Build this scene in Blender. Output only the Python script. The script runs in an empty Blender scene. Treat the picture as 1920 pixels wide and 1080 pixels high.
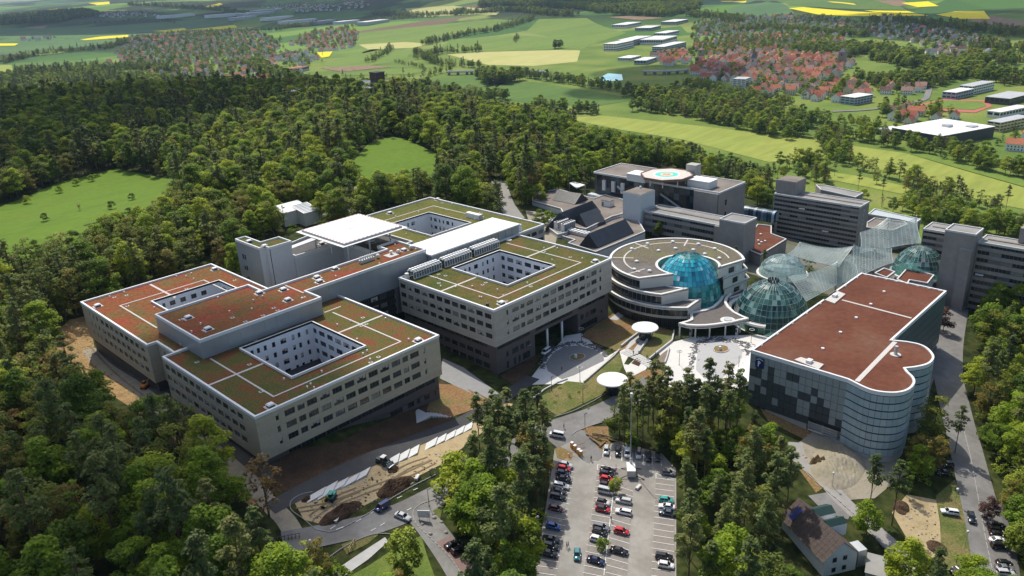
import bpy, bmesh, math, random
import numpy as np
from mathutils import Vector, Matrix
random.seed(7); np.random.seed(7)
SC = bpy.context.scene; COL = SC.collection
# ------------------------------------------------------------------ camera, world, sun, exposure
CAM = np.array((0., 0., 124.)); FPX = 1492.03; PITCH = 0.378; ROLL = -0.0488; YAW = 0.78758
def _axes():
    cp, sp, cr, sr = math.cos(PITCH), math.sin(PITCH), math.cos(ROLL), math.sin(ROLL)
    fw = np.array([0, cp, -sp]); up = np.array([0, sp, cp]); r = np.array([1, 0, 0.])
    r2, u2 = cr*r + sr*up, -sr*r + cr*up
    c, s = math.cos(YAW), math.sin(YAW); R = np.array([[c, s, 0], [-s, c, 0], [0, 0, 1.]])
    return R @ fw, R @ r2, R @ u2
FW, RT, UP = _axes()
cd = bpy.data.cameras.new("camera"); cam = bpy.data.objects.new("camera", cd); COL.objects.link(cam)
M4 = Matrix([[RT[i], UP[i], -FW[i], CAM[i]] for i in range(3)] + [[0, 0, 0, 1]])
cam.matrix_world = M4
cd.sensor_width = 36; cd.lens = 36*FPX/1920; cd.clip_start = 1; cd.clip_end = 60000
SC.camera = cam
SUN_DIR = Vector((0.30, 0.62, 1.0)).normalized()      # towards the sun (behind the buildings, right of the view axis)
elev = math.asin(SUN_DIR.z); azim = math.atan2(SUN_DIR.x, SUN_DIR.y)
W = bpy.data.worlds.new("World"); SC.world = W; W.use_nodes = True
wn = W.node_tree.nodes; wl = W.node_tree.links; wn.clear()
sky = wn.new("ShaderNodeTexSky"); sky.sky_type = 'NISHITA'; sky.sun_disc = False
sky.sun_elevation = elev; sky.sun_rotation = azim; sky.altitude = 300; sky.air_density = 1.0; sky.dust_density = 3.0; sky.ozone_density = .6
bg = wn.new("ShaderNodeBackground"); bg.inputs[1].default_value = 0.15
wo = wn.new("ShaderNodeOutputWorld"); wl.new(sky.outputs[0], bg.inputs[0]); wl.new(bg.outputs[0], wo.inputs[0])
sd = bpy.data.lights.new("sun", 'SUN'); sd.energy = 3.9; sd.angle = math.radians(0.53); sd.color = (1.0, 0.945, 0.84)
so = bpy.data.objects.new("sun", sd); COL.objects.link(so); so.location = (150, 150, 400)
so.rotation_euler = SUN_DIR.to_track_quat('Z', 'Y').to_euler()
SC.view_settings.view_transform = 'Standard'; SC.view_settings.look = 'None'
SC.view_settings.exposure = 0.16; SC.view_settings.gamma = 1; SC.view_settings.use_curve_mapping = False
SC.render.engine = 'CYCLES'
cy = SC.cycles; cy.max_bounces = 6; cy.diffuse_bounces = 2; cy.glossy_bounces = 3; cy.transmission_bounces = 4
cy.transparent_max_bounces = 10; cy.volume_bounces = 0; cy.caustics_reflective = False; cy.caustics_refractive = False
cy.sample_clamp_indirect = 6

# ------------------------------------------------------------------ pixel (1920x1080) <-> world helpers
def ray(x, y): return FW*FPX + (x-960)*RT - (y-540)*UP
def at(x, y, z):
    d = ray(x, y); t = (z-CAM[2])/d[2]; return CAM + t*d
def onY(x, y, Y):
    d = ray(x, y); return CAM + (Y-CAM[1])/d[1]*d
def onX(x, y, X):
    d = ray(x, y); return CAM + (X-CAM[0])/d[0]*d
def proj(P):
    d = np.atleast_2d(np.asarray(P, float)) - CAM; w = d @ FW; w = np.where(w < 1, 1, w)
    return np.stack([960 + FPX*(d @ RT)/w, 540 - FPX*(d @ UP)/w, d @ FW], 1)
def crop(x0, y0, s): return lambda x, y: (x0 + x/s, y0 + y/s)
def in_poly(P, poly):
    P = np.atleast_2d(P); x, y = P[:, 0], P[:, 1]; r = np.zeros(len(P), bool); n = len(poly)
    for i in range(n):
        (x1, y1), (x2, y2) = poly[i][:2], poly[(i+1) % n][:2]
        if y1 == y2: continue
        c = ((y1 > y) != (y2 > y)) & (x < (x2-x1)*(y-y1)/(y2-y1) + x1); r ^= c
    return r

# ------------------------------------------------------------------ terrain height
CTRL = np.array([(77,286,5.5),(77,250,7),(76,222,8),(77,190,9),(77,168,9),(90,168.5,9),(102,168,9),(114,168,5.4),(125,168,3.4),(137,168,2.7),(161,169,.4),
 (190,158,0),(222,169,0),(205,150,0),(178,140,0),(240,132,0),(262,110,0),(235,110,0),(131,153,1.4),(88,156,7.2),(110,155,4.3),(92,143,4.2),(78,150,6.8),(110,141,2),(122,135,.4),(140,128,-2.5),
 (150,140,-1),(170,128,-1.2),(150,108,-5),(146,117,-4.5),(110,88,-5.4),(155,95,-5),(130,97,-5.1),(128,112,-4.6),(200,75,-4.5),(185,64,-5),(215,55,-6),(270,60,-6),(240,45,-9),(200,100,-1.5),(180,110,-3),(185,85,-4.5),
 (108,121,0),(90,115,1),(70,130,5.5),(50,150,8),(20,110,6),(50,80,1),(80,60,-3),(120,60,-7),(170,40,-9),(240,10,-13),(40,230,8),(0,200,12),(0,330,14),(333,75,-8),(360,40,-12),(239,225,13),(260,240,11),(241,292,13),
 (200,300,12),(160,300,11),(125,292,8),(125,225,7),(100,260,6),(170,240,9),(180,225,5),(100,330,12),(290,250,9),(290,190,4),(330,250,6),(345,130,-3),(365,110,-5),(380,150,-8),(300,130,1),(280,150,0.5),(260,190,3),(330,190,2),(300,330,12),(160,360,15),(60,330,13),(-40,250,15),(0,60,2),(60,20,-6),(20,150,8.5)], float)
def _tps_fit(P, lam=0.02):
    S = 100.; X = P[:, :2]/S; n = len(X); r2 = ((X[:, None]-X[None])**2).sum(2)
    K = np.where(r2 > 0, r2*np.log(np.maximum(r2, 1e-12)), 0) + lam*np.eye(n)
    Q = np.c_[np.ones(n), X]; A = np.block([[K, Q], [Q.T, np.zeros((3, 3))]])
    return X, np.linalg.solve(A, np.r_[P[:, 2], 0, 0, 0])
_TX, _TW = _tps_fit(CTRL)
def sm(t): t = np.clip(t, 0, 1); return t*t*(3-2*t)
VALLEY = -62.
FDIR = math.atan2(FW[1], FW[0])
def h(x, y):
    x = np.asarray(x, float); y = np.asarray(y, float); sh = x.shape; x = x.ravel(); y = y.ravel()
    d = np.hypot(x, y); az = (np.degrees(FDIR - np.arctan2(y, x)) + 180) % 360 - 180          # >0 to the right
    mid = np.interp(az, (-180, -60, -8, 6, 20, 60, 180), (6, 12, 14, 4, -12, -14, 6))
    d0 = np.interp(az, (-60, -33, -15, 0, 16, 33, 60), (1000, 980, 860, 620, 450, 385, 400))
    d1 = np.interp(az, (-60, -33, -15, 0, 16, 33, 60), (1600, 1560, 1300, 1000, 730, 575, 600))
    near = np.full(x.shape, 0.)
    rho = np.hypot(x-180, y-150); m = rho < 420
    if m.any():
        X = np.stack([x[m], y[m]], 1)/100.; r2 = ((X[:, None]-_TX[None])**2).sum(2)
        k = np.where(r2 > 0, r2*np.log(np.maximum(r2, 1e-12)), 0)
        v = k @ _TW[:-3] + _TW[-3] + X @ _TW[-2:]
        near[m] = np.clip(v, -22, 20)
    w = sm((rho-200)/190.)
    z = near*(1-w) + mid*w
    z += w*2.0*np.sin(x/47.+1)*np.sin(y/61.)
    f = sm((d-d0)/(d1-d0)); z = z*(1-f) + VALLEY*f
    hill = sm((d-2500)/6500.)
    amp = np.interp(az, (-60, -34, -25, -10, 0, 12, 22, 40), (60, 64, 104, 150, 210, 250, 240, 220))
    z += hill*amp + sm((d-2400)/1500.)*(26*np.sin(x/520.+.6)*np.cos(y/610.) + 10*np.sin((x+y)/330.))
    # wooded ridge in the middle distance
    return z.reshape(sh)
_ts = np.geomspace(40, 20000, 1600)
def gp(px, py, lift=0.):
    d = ray(px, py); d = d/np.hypot(d[0], d[1])
    P = CAM[None] + _ts[:, None]*d[None]; g = P[:, 2] - h(P[:, 0], P[:, 1]) - lift
    i = np.argmax(g < 0)
    if i == 0: i = len(_ts)-1
    a = g[i-1]/(g[i-1]-g[i]+1e-9); t = _ts[i-1] + a*(_ts[i]-_ts[i-1])
    p = CAM + t*d; return np.array([p[0], p[1], h(p[0], p[1]) + lift])
def gpoly(pts): return [tuple(gp(*p)[:2]) for p in pts]

# ------------------------------------------------------------------ materials
MATS = {}
def mat(name, col, rough=0.8, var=0.12, scale=0.6, metal=0., spec=0.3, col2=None, scale2=None, bump=0., brick=None):
    if name in MATS: return MATS[name]
    m = bpy.data.materials.new(name); m.use_nodes = True; nt = m.node_tree; b = nt.nodes["Principled BSDF"]
    b.inputs["Roughness"].default_value = rough; b.inputs["Metallic"].default_value = metal
    b.inputs["Specular IOR Level"].default_value = spec
    geo = nt.nodes.new("ShaderNodeNewGeometry")
    n1 = nt.nodes.new("ShaderNodeTexNoise"); n1.inputs["Scale"].default_value = scale; n1.inputs["Detail"].default_value = 6; n1.inputs["Roughness"].default_value = .65
    nt.links.new(geo.outputs["Position"], n1.inputs["Vector"])
    r = nt.nodes.new("ShaderNodeMapRange"); r.inputs[1].default_value = .3; r.inputs[2].default_value = .7; r.inputs[3].default_value = 1-var; r.inputs[4].default_value = 1+var
    nt.links.new(n1.outputs[0], r.inputs[0])
    mx = nt.nodes.new("ShaderNodeMix"); mx.data_type = 'RGBA'; mx.blend_type = 'MULTIPLY'; mx.inputs[0].default_value = 1
    src = None
    if col2 is not None:
        n2 = nt.nodes.new("ShaderNodeTexNoise"); n2.inputs["Scale"].default_value = scale2 or scale*.3; n2.inputs["Detail"].default_value = 5
        nt.links.new(geo.outputs["Position"], n2.inputs["Vector"])
        cr = nt.nodes.new("ShaderNodeValToRGB"); cr.color_ramp.elements[0].position = .4; cr.color_ramp.elements[1].position = .6
        cr.color_ramp.elements[0].color = (*col, 1); cr.color_ramp.elements[1].color = (*col2, 1)
        nt.links.new(n2.outputs[0], cr.inputs[0]); nt.links.new(cr.outputs[0], mx.inputs[6])
    else: mx.inputs[6].default_value = (*col, 1)
    nt.links.new(r.outputs[0], mx.inputs[7]); out = mx.outputs[2]
    if brick:                                          # cladding sheets of slightly different tone
        sp = nt.nodes.new("ShaderNodeSeparateXYZ"); nt.links.new(geo.outputs["Position"], sp.inputs[0]); ad = nt.nodes.new("ShaderNodeMath"); nt.links.new(sp.outputs[0], ad.inputs[0]); nt.links.new(sp.outputs[1], ad.inputs[1])
        cb = nt.nodes.new("ShaderNodeCombineXYZ"); nt.links.new(ad.outputs[0], cb.inputs[0]); nt.links.new(sp.outputs[2], cb.inputs[1]); bk = nt.nodes.new("ShaderNodeTexBrick"); nt.links.new(cb.outputs[0], bk.inputs[0])
        for k_, v_ in (("Color1", (.93,)*3+(1,)), ("Color2", (1.06,)*3+(1,)), ("Mortar", (.62,)*3+(1,)), ("Scale", 1.), ("Mortar Size", .022), ("Brick Width", brick[0]), ("Row Height", brick[1])): bk.inputs[k_].default_value = v_
        m2 = nt.nodes.new("ShaderNodeMix"); m2.data_type = 'RGBA'; m2.blend_type = 'MULTIPLY'; m2.inputs[0].default_value = 1; nt.links.new(out, m2.inputs[6]); nt.links.new(bk.outputs[0], m2.inputs[7]); out = m2.outputs[2]
    nt.links.new(out, b.inputs["Base Color"])
    if bump:
        bp = nt.nodes.new("ShaderNodeBump"); bp.inputs["Strength"].default_value = bump; bp.inputs["Distance"].default_value = .3
        nt.links.new(n1.outputs[0], bp.inputs["Height"]); nt.links.new(bp.outputs[0], b.inputs["Normal"])
    MATS[name] = m; return m
def ramp_mat(name, stops, scale, rough=.95, detail=8, bump=0., fine=.28, stretch=None):
    """noise driven colour ramp in world space"""
    if name in MATS: return MATS[name]
    m = bpy.data.materials.new(name); m.use_nodes = True; nt = m.node_tree; b = nt.nodes["Principled BSDF"]
    b.inputs["Roughness"].default_value = rough; b.inputs["Specular IOR Level"].default_value = .15
    geo = nt.nodes.new("ShaderNodeNewGeometry"); vec = geo.outputs["Position"]
    if stretch:
        mp = nt.nodes.new("ShaderNodeMapping"); mp.inputs["Rotation"].default_value = (0, 0, stretch[0]); mp.inputs["Scale"].default_value = (stretch[1], 1, 1)
        nt.links.new(vec, mp.inputs[0]); vec = mp.outputs[0]
    n1 = nt.nodes.new("ShaderNodeTexNoise"); n1.inputs["Scale"].default_value = scale; n1.inputs["Detail"].default_value = detail; n1.inputs["Roughness"].default_value = .68
    nt.links.new(vec, n1.inputs["Vector"])
    cr = nt.nodes.new("ShaderNodeValToRGB"); e = cr.color_ramp.elements
    while len(e) > 1: e.remove(e[-1])
    e[0].position = stops[0][0]; e[0].color = (*stops[0][1], 1)
    for p, c in stops[1:]: q = e.new(p); q.color = (*c, 1)
    nt.links.new(n1.outputs[0], cr.inputs[0]); out = cr.outputs[0]
    n2 = nt.nodes.new("ShaderNodeTexNoise"); n2.inputs["Scale"].default_value = scale*14; n2.inputs["Detail"].default_value = 4
    nt.links.new(vec, n2.inputs["Vector"])
    r = nt.nodes.new("ShaderNodeMapRange"); r.inputs[1].default_value = .3; r.inputs[2].default_value = .7; r.inputs[3].default_value = 1-fine; r.inputs[4].default_value = 1+fine
    nt.links.new(n2.outputs[0], r.inputs[0])
    mx = nt.nodes.new("ShaderNodeMix"); mx.data_type = 'RGBA'; mx.blend_type = 'MULTIPLY'; mx.inputs[0].default_value = 1
    nt.links.new(out, mx.inputs[6]); nt.links.new(r.outputs[0], mx.inputs[7]); nt.links.new(mx.outputs[2], b.inputs["Base Color"])
    if bump:
        bp = nt.nodes.new("ShaderNodeBump"); bp.inputs["Strength"].default_value = bump; bp.inputs["Distance"].default_value = .5
        nt.links.new(n2.outputs[0], bp.inputs["Height"]); nt.links.new(bp.outputs[0], b.inputs["Normal"])
    MATS[name] = m; return m
def objcol_mat(name, rough=.3, metal=0., coat=0., ramp=None, var=.0, vscale=2.):
    """base colour from the object's own colour, or from a ramp over the object's random number"""
    if name in MATS: return MATS[name]
    m = bpy.data.materials.new(name); m.use_nodes = True; nt = m.node_tree; b = nt.nodes["Principled BSDF"]
    b.inputs["Roughness"].default_value = rough; b.inputs["Metallic"].default_value = metal; b.inputs["Coat Weight"].default_value = coat
    oi = nt.nodes.new("ShaderNodeObjectInfo"); src = oi.outputs["Color"]
    if ramp:
        cr = nt.nodes.new("ShaderNodeValToRGB"); e = cr.color_ramp.elements; cr.color_ramp.interpolation = 'LINEAR'
        while len(e) > 1: e.remove(e[-1])
        e[0].position = ramp[0][0]; e[0].color = (*ramp[0][1], 1)
        for p, c in ramp[1:]: q = e.new(p); q.color = (*c, 1)
        nt.links.new(oi.outputs["Random"], cr.inputs[0]); src = cr.outputs[0]
    if var:
        geo = nt.nodes.new("ShaderNodeNewGeometry"); n1 = nt.nodes.new("ShaderNodeTexNoise"); n1.inputs["Scale"].default_value = vscale; n1.inputs["Detail"].default_value = 5
        nt.links.new(geo.outputs["Position"], n1.inputs["Vector"])
        r = nt.nodes.new("ShaderNodeMapRange"); r.inputs[1].default_value = .3; r.inputs[2].default_value = .7; r.inputs[3].default_value = 1-var; r.inputs[4].default_value = 1+var
        nt.links.new(n1.outputs[0], r.inputs[0])
        mx = nt.nodes.new("ShaderNodeMix"); mx.data_type = 'RGBA'; mx.blend_type = 'MULTIPLY'; mx.inputs[0].default_value = 1
        nt.links.new(src, mx.inputs[6]); nt.links.new(r.outputs[0], mx.inputs[7]); src = mx.outputs[2]
    nt.links.new(src, b.inputs["Base Color"]); MATS[name] = m; return m
def glass_mat(name, ramp, fac=.5, tint=(.5, .8, .8), rough=.06):
    """tinted see-through pane: part transparent, part mirror, part body colour that varies from pane to pane"""
    if name in MATS: return MATS[name]
    m = bpy.data.materials.new(name); m.use_nodes = True; nt = m.node_tree; nt.nodes.clear()
    o = nt.nodes.new("ShaderNodeOutputMaterial"); b = nt.nodes.new("ShaderNodeBsdfPrincipled"); t = nt.nodes.new("ShaderNodeBsdfTransparent")
    t.inputs[0].default_value = (*tint, 1); b.inputs["Roughness"].default_value = rough; b.inputs["Specular IOR Level"].default_value = .8
    oi = nt.nodes.new("ShaderNodeObjectInfo"); cr = nt.nodes.new("ShaderNodeValToRGB"); e = cr.color_ramp.elements
    while len(e) > 1: e.remove(e[-1])
    e[0].position = ramp[0][0]; e[0].color = (*ramp[0][1], 1)
    for p, c in ramp[1:]: q = e.new(p); q.color = (*c, 1)
    nt.links.new(oi.outputs["Random"], cr.inputs[0]); nt.links.new(cr.outputs[0], b.inputs["Base Color"])
    mx = nt.nodes.new("ShaderNodeMixShader"); mx.inputs[0].default_value = fac
    nt.links.new(t.outputs[0], mx.inputs[1]); nt.links.new(b.outputs[0], mx.inputs[2]); nt.links.new(mx.outputs[0], o.inputs[0])
    MATS[name] = m; return m

# ------------------------------------------------------------------ mesh builder
class MB:
    def __init__(s): s.v = []; s.f = []; s.m = []
    def add(s, vs, fs, mi=0):
        o = len(s.v); s.v += [tuple(map(float, p)) for p in vs]; s.f += [tuple(i+o for i in f) for f in fs]; s.m += [mi]*len(fs); return s
    def quad(s, a, b, c, d, mi=0): return s.add([a, b, c, d], [(0, 1, 2, 3)], mi)
    def box(s, x0, x1, y0, y1, z0, z1, mi=0, top=None):
        s.add([(x0,y0,z0),(x1,y0,z0),(x1,y1,z0),(x0,y1,z0),(x0,y0,z1),(x1,y0,z1),(x1,y1,z1),(x0,y1,z1)],
              [(0,3,2,1),(0,1,5,4),(1,2,6,5),(2,3,7,6),(3,0,4,7)], mi)
        o = len(s.v)-8; s.f.append((o+4,o+5,o+6,o+7)); s.m.append(mi if top is None else top); return s
    def obox(s, c, ux, lx, ly, z0, z1, mi=0):
        """box turned so that its length lx runs along the 2-D direction ux"""
        u = np.array(ux, float); u /= np.hypot(*u); n = np.array([-u[1], u[0]]); c = np.array(c[:2], float)
        q = [c-u*lx/2-n*ly/2, c+u*lx/2-n*ly/2, c+u*lx/2+n*ly/2, c-u*lx/2+n*ly/2]
        return s.prism([tuple(p) for p in q], z0, z1, mi)
    def prism(s, poly, z0, z1, mi=0, top=None, bottom=True):
        P = ccw(poly); n = len(P); vs = [(*p, z0) for p in P] + [(*p, z1) for p in P]
        s.add(vs, [(i, (i+1) % n, n+(i+1) % n, n+i) for i in range(n)], mi); o = len(s.v)-2*n
        s.f.append(tuple(range(o+n, o+2*n))); s.m.append(mi if top is None else top)
        if bottom: s.f.append(tuple(reversed(range(o, o+n)))); s.m.append(mi)
        return s
    def ring(s, poly, w, z0, z1, mi=0):
        """mitred kerb of width w inside the polygon's edge"""
        P = ccw(poly); Q = inset(P, w); n = len(P)
        vs = [(*p, z0) for p in P]+[(*p, z1) for p in P]+[(*p, z0) for p in Q]+[(*p, z1) for p in Q]
        fs = []
        for i in range(n):
            j = (i+1) % n; fs += [(i, j, n+j, n+i), (n+i, n+j, 3*n+j, 3*n+i), (3*n+i, 3*n+j, 2*n+j, 2*n+i)]
        return s.add(vs, fs, mi)
    def cyl(s, cx, cy, r, z0, z1, n=16, mi=0, r1=None, cap=True):
        r1 = r if r1 is None else r1; a = [2*math.pi*i/n for i in range(n)]
        vs = [(cx+r*math.cos(t), cy+r*math.sin(t), z0) for t in a]+[(cx+r1*math.cos(t), cy+r1*math.sin(t), z1) for t in a]
        fs = [(i, (i+1) % n, n+(i+1) % n, n+i) for i in range(n)]
        if cap: fs += [tuple(range(n, 2*n)), tuple(reversed(range(n)))]
        return s.add(vs, fs, mi)
    def tube(s, p, q, r=.1, n=6, mi=0, r1=None):
        p = Vector(p); q = Vector(q); d = (q-p).normalized(); a = d.orthogonal().normalized(); b = d.cross(a); r1 = r if r1 is None else r1
        vs = [p+(a*math.cos(2*math.pi*i/n)+b*math.sin(2*math.pi*i/n))*r for i in range(n)]+[q+(a*math.cos(2*math.pi*i/n)+b*math.sin(2*math.pi*i/n))*r1 for i in range(n)]
        return s.add(vs, [(i, (i+1) % n, n+(i+1) % n, n+i) for i in range(n)]+[tuple(range(n, 2*n)), tuple(reversed(range(n)))], mi)
    def sphere(s, c, r, n=10, k=6, mi=0, sz=1., half=False):
        vs = []; fs = []; lo = 0 if half else -math.pi/2
        for j in range(k+1):
            t = lo+(math.pi/2-lo)*j/k
            for i in range(n): a = 2*math.pi*i/n; vs.append((c[0]+r*math.cos(a)*math.cos(t), c[1]+r*math.sin(a)*math.cos(t), c[2]+r*sz*math.sin(t)))
        for j in range(k):
            for i in range(n): fs.append((j*n+i, j*n+(i+1) % n, (j+1)*n+(i+1) % n, (j+1)*n+i))
        return s.add(vs, fs, mi)
    def mesh(s, name, mats, smooth=False):
        me = bpy.data.meshes.new(name); me.from_pydata(s.v, [], s.f); me.validate()
        for m in (mats if isinstance(mats, (list, tuple)) else [mats]): me.materials.append(m)
        if len(s.m) == len(me.polygons): me.polygons.foreach_set("material_index", s.m)
        if smooth: me.polygons.foreach_set("use_smooth", [True]*len(me.polygons))
        me.update(); return me
    def build(s, name, mats, parent=None, smooth=False, **kw):
        """vertices are in world space; a parent is an Empty without rotation"""
        if parent is not None:
            o = wloc(parent); s.v = [(a-o[0], b-o[1], c-o[2]) for a, b, c in s.v]
        return link(name, s.mesh(name, mats, smooth), parent, **kw)
def wloc(o):
    l = Vector((0, 0, 0))
    while o is not None: l += o.location; o = o.parent
    return l
def ccw(P):
    P = [tuple(map(float, p[:2])) for p in P]; a = sum(P[i][0]*P[(i+1) % len(P)][1]-P[(i+1) % len(P)][0]*P[i][1] for i in range(len(P)))
    return P if a > 0 else P[::-1]
def inset(P, w):
    P = ccw(P); n = len(P); out = []
    for i in range(n):
        p0, p1, p2 = (np.array(P[(i+k) % n]) for k in (-1, 0, 1))
        a = p1-p0; a /= np.hypot(*a); b = p2-p1; b /= np.hypot(*b); na = np.array([-a[1], a[0]]); nb = np.array([-b[1], b[0]])
        m = na+nb; L = np.hypot(*m)
        if L < .2: out.append(tuple(p1+na*w)); continue
        m /= L; out.append(tuple(p1+m*(w/max(m @ na, .35))))
    return out
def link(name, me, parent=None, loc=(0, 0, 0), rz=0., label=None, cat=None, group=None, kind=None, col=None, scale=None):
    o = bpy.data.objects.new(name, me); COL.objects.link(o); o.location = loc; o.rotation_euler = (0, 0, rz)
    if parent is not None: o.parent = parent
    if label: o["label"] = label
    if cat: o["category"] = cat
    if group: o["group"] = group
    if kind: o["kind"] = kind
    if col: o.color = (*col, 1)
    if scale is not None: o.scale = (scale,)*3 if not hasattr(scale, '__len__') else scale
    return o
def thing(name, label, cat, loc=(0, 0, 0), rz=0., group=None, scale=None): return link(name, None, None, tuple(map(float, loc)), rz, label, cat, group, scale=scale)
def copy_tree(o, **kw):
    """a thing, its parts and their sub-parts, sharing mesh data"""
    def rec(a, par):
        c = a.copy(); COL.objects.link(c)
        if par is not None: c.parent = par
        for ch in list(a.children): rec(ch, c)
        return c
    c = rec(o, None)
    for k in ('label', 'group'):
        if k in kw: c[k] = kw[k]
    if 'loc' in kw: c.location = kw['loc']
    if 'rz' in kw: c.rotation_euler = (0, 0, kw['rz'])
    if 'scale' in kw: c.scale = (kw['scale'],)*3
    return c
def rect(x0, x1, y0, y1): return [(x0, y0), (x1, y0), (x1, y1), (x0, y1)]
def facade(mb, O, n, L, z0, z1, ops, depth=.25, mi=0, mr=None):
    """wall plane with real openings. O left end seen from outside, n outward normal; ops (a, b, za, zb)"""
    u = np.array([-n[1], n[0]], float); n = np.array(n, float); O = np.array(O[:2], float); mr = mi if mr is None else mr
    def p(a, z, d=0.): q = O+u*a-n*d; return (q[0], q[1], z)
    rows = {}
    for a, b, za, zb in ops: rows.setdefault((round(za, 2), round(zb, 2)), []).append((a, b))
    zc = z0
    for (za, zb) in sorted(rows):
        if za > zc+1e-4: mb.quad(p(0, zc), p(L, zc), p(L, za), p(0, za), mi)
        ac = 0.
        for a, b in sorted(rows[(za, zb)]):
            if a > ac+1e-4: mb.quad(p(ac, za), p(a, za), p(a, zb), p(ac, zb), mi)
            for A, B in (((a, za), (a, zb)), ((a, zb), (b, zb)), ((b, zb), (b, za)), ((b, za), (a, za))):
                mb.quad(p(*A), p(*B), p(*B, depth), p(*A, depth), mr)
            ac = b
        if ac < L-1e-4: mb.quad(p(ac, za), p(L, za), p(L, zb), p(ac, zb), mi)
        zc = zb
    if zc < z1-1e-4: mb.quad(p(0, zc), p(L, zc), p(L, z1), p(0, z1), mi)
WIN = {}
BLIND = mat("window_blind", (.42, .41, .38), .8)
def win_mesh(w, hh, mats, div=2, key='w', bl=0):
    k = (key, round(w, 1), round(hh, 1), div, bl)
    if k not in WIN:
        mb = MB(); f = .07
        mb.quad((0, .06, 0), (w, .06, 0), (w, .06, hh), (0, .06, hh), 1)
        for x0, x1, d_ in ([] if not bl else [(f, w-f, bl)] if div < 2 else [(f+w/div*i, w/div*(i+1)-f, bl*(1 if (i+div) % 2 else .6)) for i in range(div)]): mb.box(x0, x1, .045, .056, hh*(1-d_), hh-f, 2)
        for x0, x1, z0, z1 in [(0, f, 0, hh), (w-f, w, 0, hh), (f, w-f, 0, f), (f, w-f, hh-f, hh)] + [(w*i/div-f/2, w*i/div+f/2, f, hh-f) for i in range(1, div)]:
            mb.box(x0, x1, 0, .058, z0, z1, 0)
        WIN[k] = mb.mesh('window', (*mats, BLIND))
    return WIN[k]
def windows(parent, O, n, ops, mats, depth=.22, key='w', name='window'):
    u = np.array([-n[1], n[0]], float); n2 = np.array(n, float); rz = math.atan2(u[1], u[0]); pl = wloc(parent)
    for a, b, za, zb in ops:
        q = np.array(O[:2])+u*a-n2*(depth-.06)
        w = b-a; link(name, win_mesh(w, zb-za, mats, 1 if w < 1.4 else (2 if w < 2.4 else 3), key, random.choice((0, 0, 0, 0, 0, .3, .55, .85)) if key == 'w' else 0), parent, (q[0]-pl[0], q[1]-pl[1], za-pl[2]), rz)
def drape(name, poly, m, off=.06, step=6., parent=None, **kw):
    """a sheet of ground cover cut to the polygon and laid on the terrain"""
    P = ccw(poly); bm = bmesh.new(); f = bm.faces.new([bm.verts.new((x, y, 0)) for x, y in P])
    xs = [p[0] for p in P]; ys = [p[1] for p in P]
    for ax, lo, hi in ((0, min(xs), max(xs)), (1, min(ys), max(ys))):
        k = math.floor(lo/step)+1
        while k*step < hi:
            co = [0, 0, 0]; no = [0, 0, 0]; co[ax] = k*step; no[ax] = 1
            bmesh.ops.bisect_plane(bm, geom=bm.verts[:]+bm.edges[:]+bm.faces[:], plane_co=co, plane_no=no); k += 1
    V = np.array([v.co[:] for v in bm.verts]); Z = h(V[:, 0], V[:, 1])+off
    for v, z in zip(bm.verts, Z): v.co.z = z
    bmesh.ops.triangulate(bm, faces=bm.faces[:])
    for f in bm.faces:
        if f.normal.z < 0: f.normal_flip()
    me = bpy.data.meshes.new(name); bm.to_mesh(me); bm.free(); me.materials.append(m)
    return link(name, me, parent, **kw)
def strip_mesh(mb, line, w, off=.1, step=4., mi=0):
    """ribbon of width w along a world polyline, laid on the terrain"""
    L = [np.array(p[:2], float) for p in line]; pts = []
    for a, b in zip(L, L[1:]):
        k = max(1, int(np.hypot(*(b-a))/step)); pts += [a+(b-a)*i/k for i in range(k)]
    pts.append(L[-1]); n = len(pts); off_l = np.linspace(-w/2, w/2, max(2, int(w/3)+2)); R = []
    for i in range(n):
        t = pts[min(i+1, n-1)]-pts[max(i-1, 0)]; t /= np.hypot(*t)+1e-9; nn = np.array([-t[1], t[0]]); R += [pts[i]+nn*o for o in off_l]
    R = np.array(R); Z = h(R[:, 0], R[:, 1])+off; k = len(off_l)
    mb.add([(a[0], a[1], z) for a, z in zip(R, Z)], [(i*k+j, (i+1)*k+j, (i+1)*k+j+1, i*k+j+1)[::-1] for i in range(n-1) for j in range(k-1)], mi)
    return mb
def smooth_line(P, k=6):
    P = [np.array(p[:2], float) for p in P]; P = [2*P[0]-P[1]]+P+[2*P[-1]-P[-2]]; out = []
    for i in range(1, len(P)-2):
        a, b, c, d = P[i-1:i+3]
        for t in np.linspace(0, 1, k, endpoint=False): out.append(.5*((2*b)+(c-a)*t+(2*a-5*b+4*c-d)*t*t+(3*b-a-3*c+d)*t**3))
    out.append(P[-2]); return out
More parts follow.
